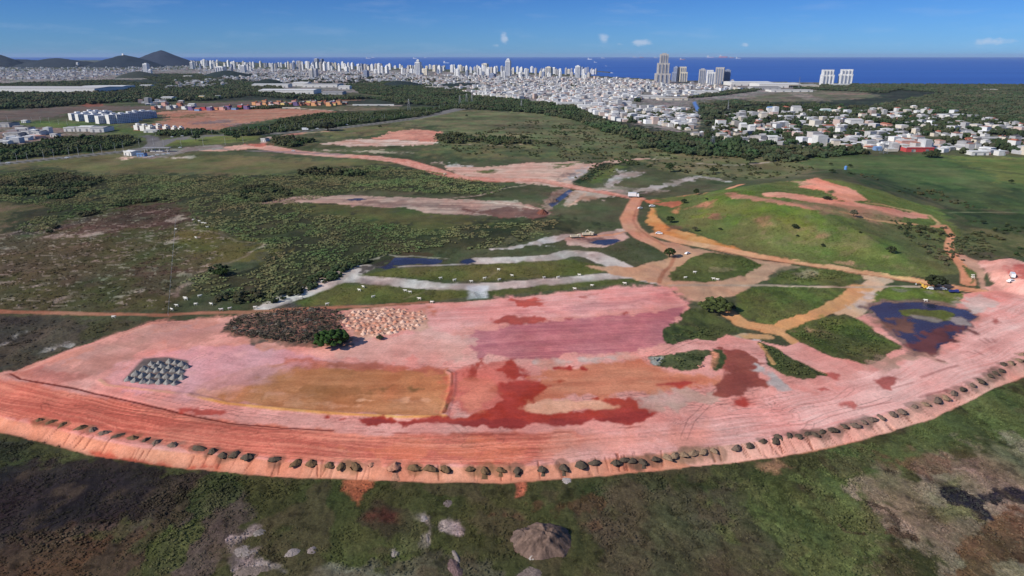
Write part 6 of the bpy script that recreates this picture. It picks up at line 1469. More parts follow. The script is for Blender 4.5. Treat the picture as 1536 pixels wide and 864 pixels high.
# ------------------------------------------------------------------ heaps of soil and stone
m_heap = mat_attr('tipped_soil', rough=.95, nscale=1.6, vary=.3, bump=.5, bscale=3)
def heap_mesh(name, rx, ry, h, col_, seed, sub=3, rough=.22, link=False, peak=1.5):
    V, F = {2: (ICO2_V, ICO2_F), 3: (ICO3_V, ICO3_F), 4: (ICO4_V, ICO4_F)}[sub]
    V = V.copy(); keep = V[:, 2] > -.35
    a = np.arctan2(V[:, 1], V[:, 0]); r = np.hypot(V[:, 0], V[:, 1]); zz = np.clip(V[:, 2], 0, 1)
    n = fbm(V[:, 0] * 2.3 + seed * 3.1, V[:, 1] * 2.3 + V[:, 2] * 1.7, 5, seed) - .5
    R = (1 - zz ** .8) ** .8 * (1 + n * rough * 2)
    X = np.cos(a) * R * rx; Y = np.sin(a) * R * ry; Z = h * ((zz ** peak * .25 + zz * .75) if sub < 4 else (1 - (1 - zz) ** 1.7)) * (1 + n * rough * 2) - .12 * (V[:, 2] < 0.02)
    Z = np.where(V[:, 2] < -.01, -.15, Z)
    if sub == 4: Z = Z + np.where(zz > .03, (fbm(X * .9 + seed, Y * .9, 4, seed + 1) - .5) * h * .22, 0)
    c = np.repeat(alb(col_)[None], len(V), 0) * (1 + n * .5 + (fbm(V[:, 0] * 14 + seed, V[:, 1] * 14, 2, seed) - .5) * (1.1 if sub == 4 else .4))[:, None]
    return mesh_np(name, np.stack([X, Y, Z], 1), F, m_heap, col=c, link=link, smooth=sub > 2)
cat_c = {'brown': (108, 88, 66), 'grey': (112, 98, 88), 'dark': (84, 76, 66), 'tan': (138, 118, 98), 'pink': (170, 124, 104)}
HM = {k: [heap_mesh('soil_pile', 2.15, 1.7, 1.15, c, i * 7 + 3, rough=.5) for i in range(5)] for k, c in cat_c.items()}
cn = Counter(); prev = 0
def edge_where(x):
    for lim, t in [(110, 'nearest the left corner'), (270, 'on the orange road left of the stone grid'), (400, 'below the left basin corner'), (590, 'below the orange basin'), (720, 'left of the big front gullies'), (860, 'at the front middle of the rim'), (975, 'right of the front middle'), (1080, 'in the tan joined run'), (1180, 'left of the crowded dark run'), (1260, 'in the crowded dark run'), (1350, 'on the pink rim below the red patch'), (1450, 'on the pink rim below the dark pond'), (1600, 'at the far right of the rim')]:
        if x < lim: return t
for i, (x, y, k) in enumerate(EDGE):
    p = P1(x, y); o = obj_from(HM[k][i % 5], 'soil_pile'); s = random.uniform(.8, 1.08) * (1.05 if x < 900 else .95)
    if x == 557: s *= .6
    o.location = (p.x, p.y, p.z - .08); o.rotation_euler.z = random.uniform(0, 6.28); o.scale = (s * random.uniform(.85, 1.25), s * random.uniform(.8, 1.1), s * random.uniform(.6, 1.0))
    w = edge_where(x); cn[w] += 1
    tag(o, '%s %s soil pile %s' % (ordinal(cn[w]), {'brown': 'olive brown', 'grey': 'grey brown', 'dark': 'dark grey', 'tan': 'tan', 'pink': 'pinkish'}[k], w), 'soil pile', 'tipped soil piles along the curved rim')
# soil spilled down the bank below some piles
for (x, y, yy, w, k) in [(593, 703, 721, 7, 'pink'), (727, 708, 719, 6, 'brown'), (751, 707, 715, 4, 'brown'), (777, 708, 716, 5, 'dark'), (815, 706, 715, 4, 'dark'), (846, 703, 714, 3.5, 'dark'), (966, 692, 703, 4, 'dark')]:
    pa = P1(x, y); pb = P1(x, yy); n = 7; V = []
    for j in range(n):
        t = j / (n - 1); c_ = pa.lerp(pb, t); ww = w * mpp(c_.y) * (.55 + .5 * t) * random.uniform(.85, 1.1)
        for u in (-1, -.5, 0, .5, 1):
            xx = c_.x + u * ww; zz = float(height(np.array([xx]), np.array([c_.y]))[0]); V.append((xx, c_.y, zz + (.28 * (1 - u * u) + .03) * math.sin(math.pi * min(1, .12 + t * .9)) - .02))
    V = np.array(V); i_ = (np.arange(n - 1)[:, None] * 5 + np.arange(4)[None]).ravel(); F = np.stack([i_, i_ + 5, i_ + 6, i_ + 1], 1)[:, ::-1]
    o = mesh_np('soil_spill', V, F, m_heap, col=np.repeat(alb(cat_c[k])[None], len(V), 0), smooth=True)
    tag(o, 'streak of %s soil spilled down the bank %s' % ({593: 'pinkish', 727: 'wide brown', 751: 'thin brown', 777: 'wide dark', 815: 'thin dark', 846: 'slim dark', 966: 'short dark'}[x], {593: 'under the pinkish pile', 727: 'at the front middle', 751: 'right of the wide brown one', 777: 'above the pink gully', 815: 'between two dark piles', 846: 'above the white sand patch', 966: 'at the right'}[x]), 'soil spill')
# grid of stone piles
SG = [heap_mesh('stone_pile', 1.75, 2.3, 1.55, (128, 130, 132), 40 + i * 5, rough=.34) for i in range(4)]
rows = [[(440, 430), (535, 450), (650, 465), (760, 470), (885, 470), (1000, 475), (1120, 490)], [(545, 355), (640, 380), (755, 385), (870, 385), (985, 390), (1095, 400), (1215, 410)], [(655, 285), (742, 305), (850, 300), (950, 312), (1085, 302), (1188, 322)],
        [(770, 210), (820, 245), (925, 245), (1020, 255), (1120, 275), (1275, 255)], [(880, 205), (1030, 175), (1125, 190), (1205, 215)]]
for r_, row in enumerate(rows):
    for c_, (X, Y) in enumerate(row):
        x = 150 + (X - 25) / 9.6; y = 520 + (Y + 42) / 9.6; p = P1(x, y)
        o = obj_from(SG[(r_ * 3 + c_) % 4], 'stone_pile'); o.location = (p.x, p.y, p.z - .1); o.rotation_euler.z = random.uniform(-.35, -.05) + random.choice([0, math.pi]); s = random.uniform(.92, 1.1); o.scale = (s, s, s)
        tag(o, '%s grey stone pile from the left in the %s row of the grid' % (ordinal(c_ + 1), ['front', 'second', 'third', 'fourth', 'back'][r_]), 'stone pile', 'grid of grey stone piles')
# beige soil mounds
BM = [heap_mesh('soil_mound', 2.0, 1.8, 1.5, c, 70 + i * 3) for i, c in enumerate([(206, 170, 152), (200, 150, 132), (188, 156, 140), (214, 184, 168), (196, 140, 118)])]
q = poisson("514,480 530,468 560,463 600,464 632,468 640,476 636,488 600,498 560,505 540,500 520,490", 5.4, 2.9, 17, 110)
for i, (x, y) in enumerate(sorted(q)):
    p = P1(x, y); o = obj_from(BM[i % 5], 'soil_mound'); o.location = (p.x, p.y, p.z - .1); o.rotation_euler.z = random.uniform(0, 6.28); s = random.uniform(.6, 1.0); o.scale = (s * random.uniform(.9, 1.2), s, s * random.uniform(.7, 1.0))
    b_ = 'back' if y < 473 else ('middle' if y < 487 else 'front'); cn['m' + b_] += 1
    tag(o, '%s %s soil mound from the left in the %s band of beige mounds' % (ordinal(cn['m' + b_]), ['pale', 'pinkish', 'greyish', 'whitish', 'reddish'][i % 5], b_), 'soil mound', 'field of small beige soil mounds')
# dark rubble and cleared brush
m_rub = m_heap
RB = [heap_mesh('brush_heap', 2.6, 2.2, 1.4, c, 90 + i * 3, sub=2, rough=.45) for i, c in enumerate([(66, 60, 52), (100, 84, 74), (58, 58, 48), (130, 98, 84), (112, 108, 102)])]
q = poisson("336,492 350,480 380,472 420,466 470,462 505,468 520,478 508,484 524,512 490,518 450,516 400,510 350,503", 7.5, 3.2, 19, 120)
for i, (x, y) in enumerate(sorted(q)):
    p = P1(x, y); o = obj_from(RB[i % 5], 'brush_heap'); o.location = (p.x, p.y, p.z - .2); o.rotation_euler.z = random.uniform(0, 6.28); s = random.uniform(.55, 1.2); o.scale = (s, s, s * random.uniform(.6, 1.1))
    b_ = 'back' if y < 480 else ('middle' if y < 497 else 'front'); cn['b' + b_] += 1
    tag(o, '%s %s heap of cleared brush from the left in the %s band' % (ordinal(cn['b' + b_]), ['dark brown', 'brown', 'blackish', 'reddish', 'greyish'][i % 5], b_), 'brush heap', 'heaps of cleared brush and rubble')
# branches and lumps lying over them: uncountable litter
V = []; F = []; C = []; n = 0
pc = np.array(pts("336,492 350,480 380,472 420,466 470,462 505,468 520,478 508,484 524,512 490,518 450,516 400,510 350,503"))
V = np.random.default_rng(8).uniform((336, 462), (525, 518), (3000, 2)); V = V[sdist(pc, V[:, 0], V[:, 1]) < 0]
pp = P(np.array(V)); r3 = np.random.default_rng(4)
cc = leafcol(len(pp), (74, 72, 62), .6, seed=9); pp[:, 2] += r3.uniform(.2, 1.5, len(pp))
tag(scatter('brush_litter', PROTO_BUSH, pp, r3.uniform(.25, .75, len(pp)), r3.uniform(.15, .5, len(pp)), cc, m_leaf, 'tangle of cut branches and clods lying over the brush heaps'), kind='stuff')
# large foreground mound with a white sand cap
def big_mound(px, py, wpx, dm, h, label, col_, seed, rot=0, cap=None):
    p = P1(px, py); w = wpx / 2 * mpp(p.y) / .92
    if h < 2.2: h *= .38; col_ = tuple(v * .86 for v in col_)
    me = heap_mesh('earth_mound', w, dm, h, col_, seed, sub=4, rough=.16, peak=.8)
    o = obj_from(me, 'earth_mound'); o.location = (p.x, p.y, p.z - .1); o.rotation_euler.z = rot; tag(o, label, 'earth mound'); return o
big_mound(816, 812, 98, 7.2, 3.9, 'large brown earth mound with a long dark shadow in the foreground', (106, 90, 82), 301, rot=.3)
big_mound(787, 808, 44, 4.4, 2.6, 'low shoulder of brown earth against the left side of the large mound', (102, 88, 82), 305, rot=.2)
big_mound(798, 834, 17, 2.2, 1.5, 'small white sand heap at the foot of the large brown mound', (196, 190, 186), 303)
big_mound(800, 866, 66, 4.0, 1.6, 'grey rubbly mound cut by the bottom edge of the photo', (140, 128, 122), 304)
big_mound(682, 852, 24, 3.8, 1.9, 'narrow brown grey mound at the bottom edge', (124, 104, 104), 307, rot=.4)
big_mound(684, 834, 10, 2.8, 1.2, 'small white streaked heap above the narrow mound', (150, 142, 138), 309, rot=.4)
big_mound(439, 830, 34, 2.4, 1.5, 'white and grey speckled sand heap in the grass', (168, 160, 158), 311)
big_mound(467, 825, 17, 1.6, 1.1, 'small pale sand heap beside the speckled one', (158, 148, 146), 313)
big_mound(388, 800, 26, 2.4, 1.2, 'pale sand heap beside a dark bush in the foreground', (148, 142, 138), 315, rot=-.4)
big_mound(366, 828, 50, 3.0, 1.0, 'curved bank of white sand in the left foreground', (160, 152, 148), 317, rot=-.5)
big_mound(378, 858, 74, 2.6, .9, 'long low sand ridge along the bottom left edge', (142, 130, 122), 319, rot=.05)
big_mound(674, 756, 24, 2.2, 1.0, 'low grey heap on the grass under the rim', (128, 118, 116), 321)
big_mound(636, 778, 12, 1.8, .9, 'white lumpy sand heap at the tip of the grassy oval', (168, 162, 160), 323)
big_mound(641, 805, 7, 2.6, .9, 'narrow white sand bank down the right of the grassy oval', (140, 134, 130), 325, rot=.2)
big_mound(849, 722, 24, 2.2, 1.0, 'white sand heap at the foot of the embankment', (204, 196, 192), 327)
big_mound(591, 831, 8, 1.3, .7, 'small white heap left of the grassy oval', (166, 160, 156), 329)
big_mound(385, 369, 14, 2, .9, 'grey stone heap on the path edge', (150, 144, 140), 331) if False else None
big_mound(814, 320, 16, 6, 3.2, 'dark red brown soil heap at the canal mouth', (112, 72, 62), 333)
big_mound(828, 302, 22, 5, 2.6, 'grey brown spoil bank beside the canal', (122, 104, 94), 335, rot=.6)
# ------------------------------------------------------------------ rocks and cattle
def cow_mesh():
    """one continuous body swept from muzzle to rump, plus legs fused as tapered tubes"""
    b = MB(); rings = [(-1.15, 1.28, .10, .12), (-1.02, 1.3, .30, .34), (-.6, 1.2, .36, .42), (0, 1.12, .38, .46), (.5, 1.2, .34, .42), (.72, 1.38, .26, .34), (.95, 1.45, .17, .22), (1.12, 1.5, .15, .17), (1.38, 1.35, .12, .14), (1.52, 1.26, .08, .09)]
    n = 10; V = []
    for (x, z, ry, rz) in rings:
        for k in range(n):
            t = 2 * math.pi * k / n; V.append((x, ry * math.cos(t), z + rz * math.sin(t)))
    F = []
    for i in range(len(rings) - 1):
        for k in range(n): F.append((i * n + k, i * n + (k + 1) % n, (i + 1) * n + (k + 1) % n, (i + 1) * n + k))
    V += [(rings[0][0], 0, rings[0][1]), (rings[-1][0], 0, rings[-1][1])]
    F += [((k + 1) % n, k, len(V) - 2) for k in range(n)] + [((len(rings) - 1) * n + k, (len(rings) - 1) * n + (k + 1) % n, len(V) - 1) for k in range(n)]
    b.add(V, F)
    for (x, y, kx) in ((-.85, .2, -.08), (-.85, -.2, -.08), (.6, .18, .02), (.6, -.18, .02)):
        b.tube((x, y, 1.1), (x + kx, y, .55), .15, .09, 7); b.tube((x + kx, y, .58), (x + kx * .4, y, 0), .08, .06, 7)
    b.tube((1.15, .14, 1.6), (1.1, .34, 1.56), .07, .03, 5); b.tube((1.15, -.14, 1.6), (1.1, -.34, 1.56), .07, .03, 5)
    b.tube((-1.12, 0, 1.35), (-1.2, 0, .7), .035, .03, 5)
    return b.build('cow', mat_plain('white_hide', (232, 226, 212), vary=.06), link=False)
CM = cow_mesh()
COWS = [(1028, 417, 'near the left tip of the first grass island'), (1070, 419, 'on the lower edge of the first grass island'), (1076, 420, 'beside the other one on the first grass island'), (1042, 409, 'on the first grass island'), (661, 418, 'on the long upper grass panel, left'), (682, 421, 'on the long upper grass panel, middle left'),
        (707, 423, 'above the grey cross path'), (727, 418, 'on the long upper grass panel, middle'), (749, 420, 'on the long upper grass panel, right of middle'), (768, 414, 'beside the faint path on the upper panel'), (748, 405, 'at the top of the faint path'), (545, 431, 'at the top of the lower left grass panel'), (539, 436, 'just below another on the lower left panel'),
        (608, 437, 'in the middle of the lower grass panel'), (615, 439, 'just right of another on the lower panel'), (491, 457, 'at the bottom left of the lower grass panel'), (648, 454, 'by the pink edge below the lower panel'), (629, 449, 'near the edge below the lower panel'), (451, 447, 'where the grey track turns'), (471, 416, 'beside the grey track, upper left'), (485, 415, 'on the bank above the grey track'), (484, 423, 'on the scrub side of the grey track'),
        (862, 434, 'on the narrow strip above the pink field'), (888, 429, 'on the narrow strip, further right'), (937, 426, 'near the right end of the narrow strip'), (816, 417, 'on the strip above the grey track'), (837, 417, 'right of another above the grey track'), (869, 413, 'where the grey track widens'), (290, 330, 'at the top of the left field by the scrub'), (299, 332, 'second by the scrub at the top of the left field'), (304, 335, 'third by the scrub at the top of the left field'), (308, 335.5, 'fourth by the scrub at the top of the left field'),
        (311, 341, 'lowest by the scrub at the top of the left field'), (264, 344, 'beside the fence line, topmost'), (294, 357, 'alone on the olive field'), (300, 445, 'below the round dark bush'), (278, 448, 'beside the sandy bank'), (279, 449.5, 'touching another beside the sandy bank'), (258, 465, 'at the roadside by the fence end'), (294, 457, 'by the pale patches above the road'), (317, 457, 'right of the pale patches above the road'), (265, 459, 'near the fence, above the road'),
        (332, 465.5, 'at the edge of the brown road, left one'), (345, 463.5, 'at the edge of the brown road, middle one'), (383, 462, 'at the edge of the brown road, right one'), (171, 476.5, 'below the brown road at the left'), (1388, 451.5, 'on the grass between the orange road and the dark pond'), (1459, 414, 'on the small grass wedge, upper'), (1459, 417, 'on the small grass wedge, lower'), (560, 446, 'alone at the middle of the lower left panel')]
for i, (x, y, t) in enumerate(COWS):
    p = P1(x, y + 1); o = obj_from(CM, 'cow'); o.location = p; o.rotation_euler.z = random.choice([0, math.pi]) + random.uniform(-.6, .6); s = random.uniform(.8, .92); o.scale = (s, s, s)
    tag(o, 'white cow standing ' + t, 'cow', 'white cattle grazing')
# ------------------------------------------------------------------ fence line and lamps
fp0 = P1(252.5, 473); fp1 = P1(263.5, 332); fe = bpy.data.objects.new('wire_fence', None); COL.objects.link(fe); fe.location = fp0; d = fp1 - fp0; nn = 24
for k in range(nn + 1):
    MB().tube((d.x * k / nn, d.y * k / nn, -.2), (d.x * k / nn, d.y * k / nn, 1.7), .07, .06, 5).build('post', m_pole, fe)
for z in (.6, 1.1, 1.55): MB().tube((0, 0, z), (d.x, d.y, z), .018, .018, 4).build('wire', m_metal, fe)
tag(fe, 'thin pale wire fence running straight back over the left field', 'fence')
LAMPS = [(1, 246), (26, 243), (42, 242), (66, 238.5), (81, 237), (104, 234), (118, 233), (140, 231), (153, 229), (173, 227), (185, 225), (209, 220), (230.5, 218), (246, 220), (272, 220), (305, 218), (338, 217), (365, 214.5), (234, 203), (240, 201), (288.5, 203), (318, 201), (347, 200), (374, 200),
         (386.5, 201), (405, 198), (421.6, 196), (428.6, 195), (443, 194), (449, 194), (464, 192), (470, 191.5), (484, 190), (503, 188), (508, 188), (521.7, 186), (526.5, 185), (539.5, 184), (543.7, 182.5), (556.7, 182), (560.6, 181), (573.6, 180.6), (577, 179), (592, 178.7), (604, 177), (621.7, 174), (639.5, 171), (651, 166), (659, 165), (666.6, 161.5), (681.6, 162), (692.6, 162),
         (12, 182), (48, 184), (61, 184), (74, 184.5), (88, 187), (101, 187.5)]
def lamp_meshes():
    a = MB(); a.tube((0, 0, -.2), (0, 0, 10.5), .17, .10, 6); b = MB(); b.tube((0, 0, 10.4), (0, -2.2, 11), .09, .06, 5)
    c = MB(); c.box((0, -2.6, 11), (.4, 1.0, .18))
    return a.build('pole', m_pole, link=False), b.build('arm', m_pole, link=False), c.build('lamp_head', m_metal, link=False)
lm = lamp_meshes(); cn = Counter()
for (x, y) in LAMPS:
    p = P1(x, y); o = obj_from(lm[0], 'street_lamp'); o.location = p; o.rotation_euler.z = random.choice([0, math.pi]); obj_from(lm[1], 'arm', o); obj_from(lm[2], 'lamp_head', o)
    w = 'along the highway by the dark wood' if x < 190 and y > 220 else ('on the grass roundabout' if 190 <= x < 376 and y > 210 else ('behind the roundabout' if 190 <= x < 380 else ('along the highway toward the far woods' if x > 380 else 'on the grass above the left estate')))
    cn[w] += 1; tag(o, '%s street lamp from the left %s' % (ordinal(cn[w]), w), 'street lamp', 'street lamps along the highway')
# ------------------------------------------------------------------ pylons and masts
def pylon(px, by, ty, label, spread=.13, name='pylon', portal=False):
    p = P1(px, by); h = top_z(px, ty, p.y) - p.z; e = bpy.data.objects.new(name, None); COL.objects.link(e); e.location = p; e.rotation_euler.z = .3; s = h * spread; t = s * .16
    lg = [(-1, -1), (1, -1), (1, 1), (-1, 1)]; th = .22
    for (a, b) in lg: MB().tube((a * s, b * s, 0), (a * t, b * t, h), th, th * .6, 4).build('leg', m_metal, e)
    br = MB()
    for k in range(7):
        z0 = h * (1 - (1 - k / 7) ** 1.0) * .98; z1 = h * (k + 1) / 7 * .98; f0 = s + (t - s) * z0 / h; f1 = s + (t - s) * z1 / h
        for i in range(4):
            a, b = lg[i], lg[(i + 1) % 4]; br.tube((a[0] * f0, a[1] * f0, z0), (b[0] * f1, b[1] * f1, z1), th * .5, th * .5, 3); br.tube((b[0] * f0, b[1] * f0, z0), (a[0] * f1, a[1] * f1, z1), th * .5, th * .5, 3)
    br.build('bracing', m_metal, e)
    for z in (.62, .78, .93): MB().tube((-s * 1.5, 0, h * z), (s * 1.5, 0, h * z), th * .8, th * .8, 4).build('crossarm', m_metal, e)
    tag(e, label, 'pylon'); return e
pylon(1068.5, 218.5, 203.5, 'wide legged lattice pylon in front of the left end of the suburb', .24)
pylon(1325, 230, 204.5, 'tall lattice pylon at the front edge of the suburb', .16)
pylon(613.6, 167.7, 148, 'lattice pylon on the field beyond the highway')
pylon(690, 158, 143, 'lattice pylon in the woods past the highway end, left one')
pylon(700, 156, 140, 'lattice pylon in the woods past the highway end, middle one')
pylon(708, 157, 142, 'lattice pylon in the woods past the highway end, right one')
pylon(782, 163, 150, 'pale lattice pylon in the wood at the marsh edge', .1)
pylon(1092, 164, 150, 'thin communication mast above the white tank building', .05, name='radio_mast')
pylon(1198, 133, 115, 'thin white spire mast behind the shopping hall', .04, name='radio_mast')
pylon(1020, 152, 146, 'short white chimney like mast by the thin pale hall', .05, name='radio_mast')
# blue tank
p = P1(1268, 256); e = bpy.data.objects.new('water_tank', None); COL.objects.link(e); e.location = p
mbz = mat_plain('blue_tank_paint', (96, 140, 196), vary=.1)
t_ = MB(); t_.tube((0, 0, 1.2), (0, 0, 4.6), 1.5, 1.5, 14); t_.tube((0, 0, 4.6), (0, 0, 5.4), 1.5, .5, 14); t_.build('tank_body', mbz, e)
for a in range(4): MB().tube((math.cos(a * 1.57 + .8) * 1.2, math.sin(a * 1.57 + .8) * 1.2, 0), (math.cos(a * 1.57 + .8) * 1.2, math.sin(a * 1.57 + .8) * 1.2, 1.3), .12, .12, 5).build('leg', m_metal, e)
tag(e, 'small blue water tank standing alone on the green marsh', 'water tank')
# ------------------------------------------------------------------ vehicles
m_wht = mat_plain('white_car_paint', (232, 232, 230), rough=.35, vary=.04, spec=.5); m_blu = mat_plain('blue_car_paint', (48, 62, 130), rough=.35, vary=.05, spec=.5); m_yel = mat_plain('yellow_machine_paint', (214, 170, 74), rough=.45, vary=.08); m_cream = mat_plain('cream_machine_paint', (216, 204, 176), rough=.5, vary=.08); m_red = mat_plain('dull_red_paint', (150, 70, 60), rough=.5)
def wheels(e, xs, ys, r, wd=.28):
    for x in xs:
        for y in ys: MB().tube((x, y - wd / 2, r), (x, y + wd / 2, r), r, r, 14).build('wheel', m_black, e)
def car(px, py, label, paint=None, rz=0, s=1.0, name='car', cat='car'):
    paint = paint or m_wht; p = P1(px, py); e = bpy.data.objects.new(name, None); COL.objects.link(e); e.location = p; e.rotation_euler.z = rz; e.scale = (s, s, s)
    b = MB(); b.box((0, 0, .62), (4.3, 1.75, .55), taper=.96); b.box((-.2, 0, 1.12), (2.5, 1.6, .5), taper=.78); b.build('body', paint, e)
    g = MB(); g.box((-.2, 0, 1.1), (2.3, 1.66, .34), taper=.84); g.build('window', m_glass, e)
    wheels(e, (-1.35, 1.35), (-.8, .8), .33); tag(e, label, cat); return e
def truck(px, py, label, paint=None, rz=0, s=1.0, box=True, bodycol=None, cat='truck', name='truck'):
    paint = paint or m_wht; p = P1(px, py); e = bpy.data.objects.new(name, None); COL.objects.link(e); e.location = p; e.rotation_euler.z = rz; e.scale = (s, s, s)
    MB().box((0, 0, .75), (7.6, .9, .3)).build('chassis', m_black, e)
    c = MB(); c.box((3.1, 0, 1.75), (1.7, 2.3, 1.9), taper=.94); cb = c.build('cab', paint, e); MB().box((3.99, 0, 2.1), (.06, 1.9, .7)).build('windscreen', m_glass, cb)
    if box: MB().box((-.9, 0, 2.2), (5.8, 2.4, 2.5)).build('cargo_box', bodycol or paint, e)
    else:
        d = MB(); d.box((-.9, 0, 1.15), (5.6, 2.4, .2)); d.box((-.9, 1.15, 1.75), (5.6, .12, 1.1)); d.box((-.9, -1.15, 1.75), (5.6, .12, 1.1)); d.box((1.85, 0, 1.9), (.12, 2.3, 1.5)); d.box((-3.65, 0, 1.6), (.12, 2.3, .9)); d.build('tipper_body', bodycol or paint, e)
    wheels(e, (-2.6, -1.4, 3.0), (-1.0, 1.0), .5, .35); tag(e, label, cat); return e
def excavator(px, py, label, paint, rz=0, s=1.0):
    p = P1(px, py); e = bpy.data.objects.new('excavator', None); COL.objects.link(e); e.location = p; e.rotation_euler.z = rz; e.scale = (s, s, s)
    for y in (-1.1, 1.1): MB().box((0, y, .45), (3.8, .6, .9), taper=.9).build('track', m_black, e)
    b = MB(); b.box((-.5, 0, 1.5), (3.4, 2.6, 1.1)); b.box((-1.8, 0, 1.7), (1.0, 2.5, 1.3)); b.build('body', paint, e)
    c = MB(); c.box((.6, .7, 2.5), (1.5, 1.1, 1.5), taper=.9); cb = c.build('cab', paint, e); MB().box((1.37, .7, 2.6), (.06, .9, 1.0)).build('windscreen', m_glass, cb)
    MB().tube((1.0, -.3, 1.7), (3.6, -.3, 4.4), .3, .24, 6).build('boom', paint, e); MB().tube((3.6, -.3, 4.4), (5.4, -.3, 2.4), .22, .18, 6).build('stick', paint, e)
    MB().box((5.4, -.3, 1.9), (1.0, 1.1, 1.0), taper=.6).build('bucket', m_metal, e); tag(e, label, 'excavator'); return e
truck(950, 296, 'white box truck on the pink road where it meets the hill road', rz=-.15, s=1.25)
car(960, 313, 'white car on the verge above the looping road', rz=.4); car(978, 310, 'white pickup beside the red slope', rz=.1, s=1.15)
car(988.5, 351, 'white car driving on the orange road below the cutting', rz=-.35, s=1.15); car(1031, 381, 'pale car on the wide dirt junction', rz=.7, s=.95)
truck(863, 357, 'cream dump truck left of the small dark pond', m_cream, rz=.2, s=.95, box=False); truck(881, 354, 'long cream truck with raised booms above the small pond', m_cream, rz=.1, s=1.0, box=False)
excavator(887, 352, 'cream excavator with its boom up by the small pond', m_cream, rz=2.9, s=.8)
excavator(1385, 431.5, 'yellow excavator working at the roadside left of the big dark tree', m_yel, rz=2.4, s=.7); truck(1390, 433, 'small yellow truck on the grass beside the big dark tree', m_yel, rz=.2, s=.5, box=False)
car(1396, 434, 'white car parked in the shade at the left of the big tree', rz=-.3); car(1406, 435, 'dark car parked under the big tree', mat_plain('dark_car_paint', (60, 60, 66), rough=.35), rz=-.2); car(1413, 434.5, 'silver car parked under the right side of the big tree', mat_plain('silver_car_paint', (160, 162, 166), rough=.35), rz=-.2)
truck(1430, 439, 'blue truck on the grass verge right of the big tree', m_blu, rz=.0, s=.62, box=False)
truck(1518, 416, 'white box truck parked on the pink slope at the right edge', rz=1.1, s=.8); car(1516.5, 423, 'white van parked just below the white box truck', rz=.3, s=1.15, name='van', cat='van')
car(270, 222, 'white car passing the fuel station', rz=.1)
truck(458, 195.8, 'large white truck beside the highway and the brown embankment', rz=.05, s=1.35)
for i, (x, y, t) in enumerate([(12, 245, 'leftmost white car on the highway'), (100, 237.5, 'white car on the highway below the wood'), (258, 206, 'white truck like car on the far roundabout road'), (273, 204.6, 'white car next along the far roundabout road'), (345, 201.6, 'white van on the road behind the roundabout'), (432, 196, 'white car left of the large truck'), (476, 193.5, 'white car right of the large truck'),
        (501, 189.2, 'white car past the dark roadside trees'), (520, 187.6, 'silver white car further up the highway'), (576, 180.9, 'white car half way up the highway'), (629, 172.8, 'white van far up the highway'), (634, 172.2, 'second white van far up the highway'), (440, 227, 'white pickup on the brown track by the pink road'), (224, 236, 'white car parked left in the forecourt'), (229, 235, 'white car parked second in the forecourt'), (236, 233, 'white car parked third in the forecourt'), (245, 232, 'white car parked fourth in the forecourt'), (252, 231, 'white car parked rightmost in the forecourt')]):
    car(x, y, t, rz=.12, s=1.3 if y < 200 else 1.1)
excavator(667, 262, 'small machine on the bend of the pink haul road', m_cream, rz=1.0, s=.55)
# ------------------------------------------------------------------ ships at anchor
def ship(px, py, wpx, label, hull=(200, 80, 70)):
    Y = P0([(px, py)])[0][1]; x = P0([(px, py)])[0][0]; Ln = wpx * 1.35 * Y / 1024; e = bpy.data.objects.new('cargo_ship', None); COL.objects.link(e); e.location = (x, Y, -3); e.rotation_euler.z = random.uniform(-.25, .25)
    h = Ln * .12; W = Ln * .16
    prof = [(-.5, .8), (-.42, 1), (.3, 1), (.42, .6), (.5, .05)]; V = []
    for (u, k) in prof: V += [(u * Ln, -W / 2 * k, 0), (u * Ln, W / 2 * k, 0), (u * Ln, -W / 2 * k, h), (u * Ln, W / 2 * k, h)]
    F = [(0, 2, 3, 1)]
    for i in range(4):
        a = i * 4; F += [(a, a + 4, a + 6, a + 2), (a + 1, a + 3, a + 7, a + 5), (a + 2, a + 6, a + 7, a + 3), (a, a + 1, a + 5, a + 4)]
    F.append((16, 17, 19, 18)); b = MB(); b.add(V, F); b.build('hull', mat_plain('ship_hull', hull), e)
    MB().box((-Ln * .36, 0, h + Ln * .09), (Ln * .2, W * .9, Ln * .18)).box((-Ln * .38, 0, h + Ln * .14), (Ln * .05, W * .4, Ln * .05)).build('superstructure', HW_['white'], e)
    for u in (-.15, .02, .2): MB().tube((u * Ln, 0, h), (u * Ln, 0, h + Ln * .07), Ln * .008, Ln * .006, 5).build('deck_crane', m_pole, e)
    tag(e, label, 'ship')
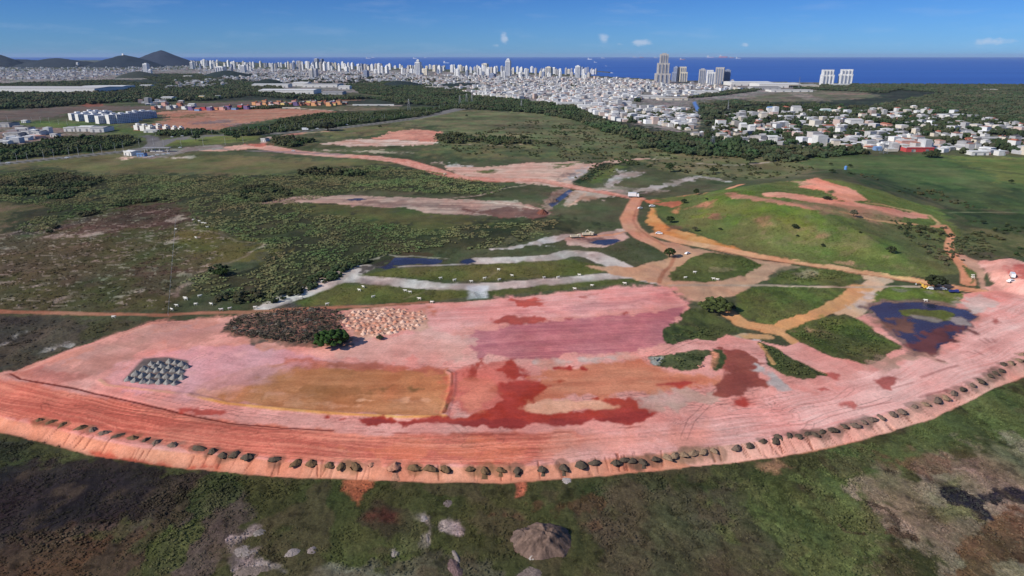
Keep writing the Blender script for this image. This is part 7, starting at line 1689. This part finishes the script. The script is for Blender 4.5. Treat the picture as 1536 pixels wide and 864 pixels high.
for (x, y, w, t, c) in [(885, 89.2, 5, 'white ship at anchor left of the sailing boats', (220, 220, 225)), (893.5, 93.5, 3.4, 'nearer white ship below the others', (230, 230, 232)), (905, 87.4, 4, 'small white ship on the horizon', (210, 214, 220)), (953, 86.2, 5, 'ship left of the very tall tower', (200, 200, 210)), (963, 86.4, 4.5, 'red and white ship left of the very tall tower', (190, 110, 110)),
        (984, 86.9, 4, 'ship just touching the left of the very tall tower', (210, 210, 214)), (1024, 89.6, 6, 'ship between the tall tower and the group of four', (206, 150, 150)), (1066, 86.6, 8, 'long ship above the group of four towers', (170, 160, 180)), (1085, 86.3, 9, 'long red ship above the group of four towers', (200, 90, 90)), (1098, 86.9, 5, 'small red ship to the right of the long red one', (206, 130, 130)),
        (1108, 88, 6, 'rightmost white ship at anchor', (220, 220, 225)), (553, 88, 6, 'leftmost pale ship in the middle distance', (210, 210, 220)), (560, 86.6, 3.6, 'small ship right of the leftmost pale one', (214, 214, 220)), (622.5, 87.8, 4, 'white ship left of the slim white tower', (220, 220, 226)), (638, 86.8, 2.6, 'tiny ship right of the slim white tower', (220, 220, 226)), (670, 94.6, 7, 'faint pale vessel between the towers', (140, 160, 190)), (909.5, 98.8, 2, 'tiny white boat close to the shore', (230, 230, 230)), (918, 109, 3, 'white boat beside the dark breakwater', (230, 230, 230))]:
    ship(x, y, w, t, c)
# breakwater
pb = P0([(899, 107.3), (913, 108.6)]); b = MB()
for k in range(10):
    t = k / 9; x_ = pb[0][0] * (1 - t) + pb[1][0] * t; y_ = pb[0][1] * (1 - t) + pb[1][1] * t; b.box((x_, y_, -1), (26, 34, 9 + random.uniform(-2, 2)), rz=random.uniform(0, 1), taper=.6)
tag(b.build('breakwater', mat_plain('dark_rock', (70, 72, 70))), 'dark rock breakwater off the end of the skyline', 'breakwater')
# ------------------------------------------------------------------ air
HZ_D = 1.2e-5
mhz = bpy.data.materials.new('haze_air'); mhz.use_nodes = True; hn = mhz.node_tree; hn.nodes.clear()
ho = hn.nodes.new('ShaderNodeOutputMaterial'); pv = hn.nodes.new('ShaderNodeVolumePrincipled'); pv.inputs['Color'].default_value = (.55, .72, 1, 1); pv.inputs['Density'].default_value = HZ_D; pv.inputs['Anisotropy'].default_value = .0
hn.links.new(pv.outputs[0], ho.inputs['Volume'])
hb = MB(); hb.box((0, 0, 0), (1, 1, 1)); ho_ = hb.build('haze', mhz); ho_.scale = (190000, 100000, 300); ho_.location = (0, 40000, 141)
tag(ho_, kind='stuff')
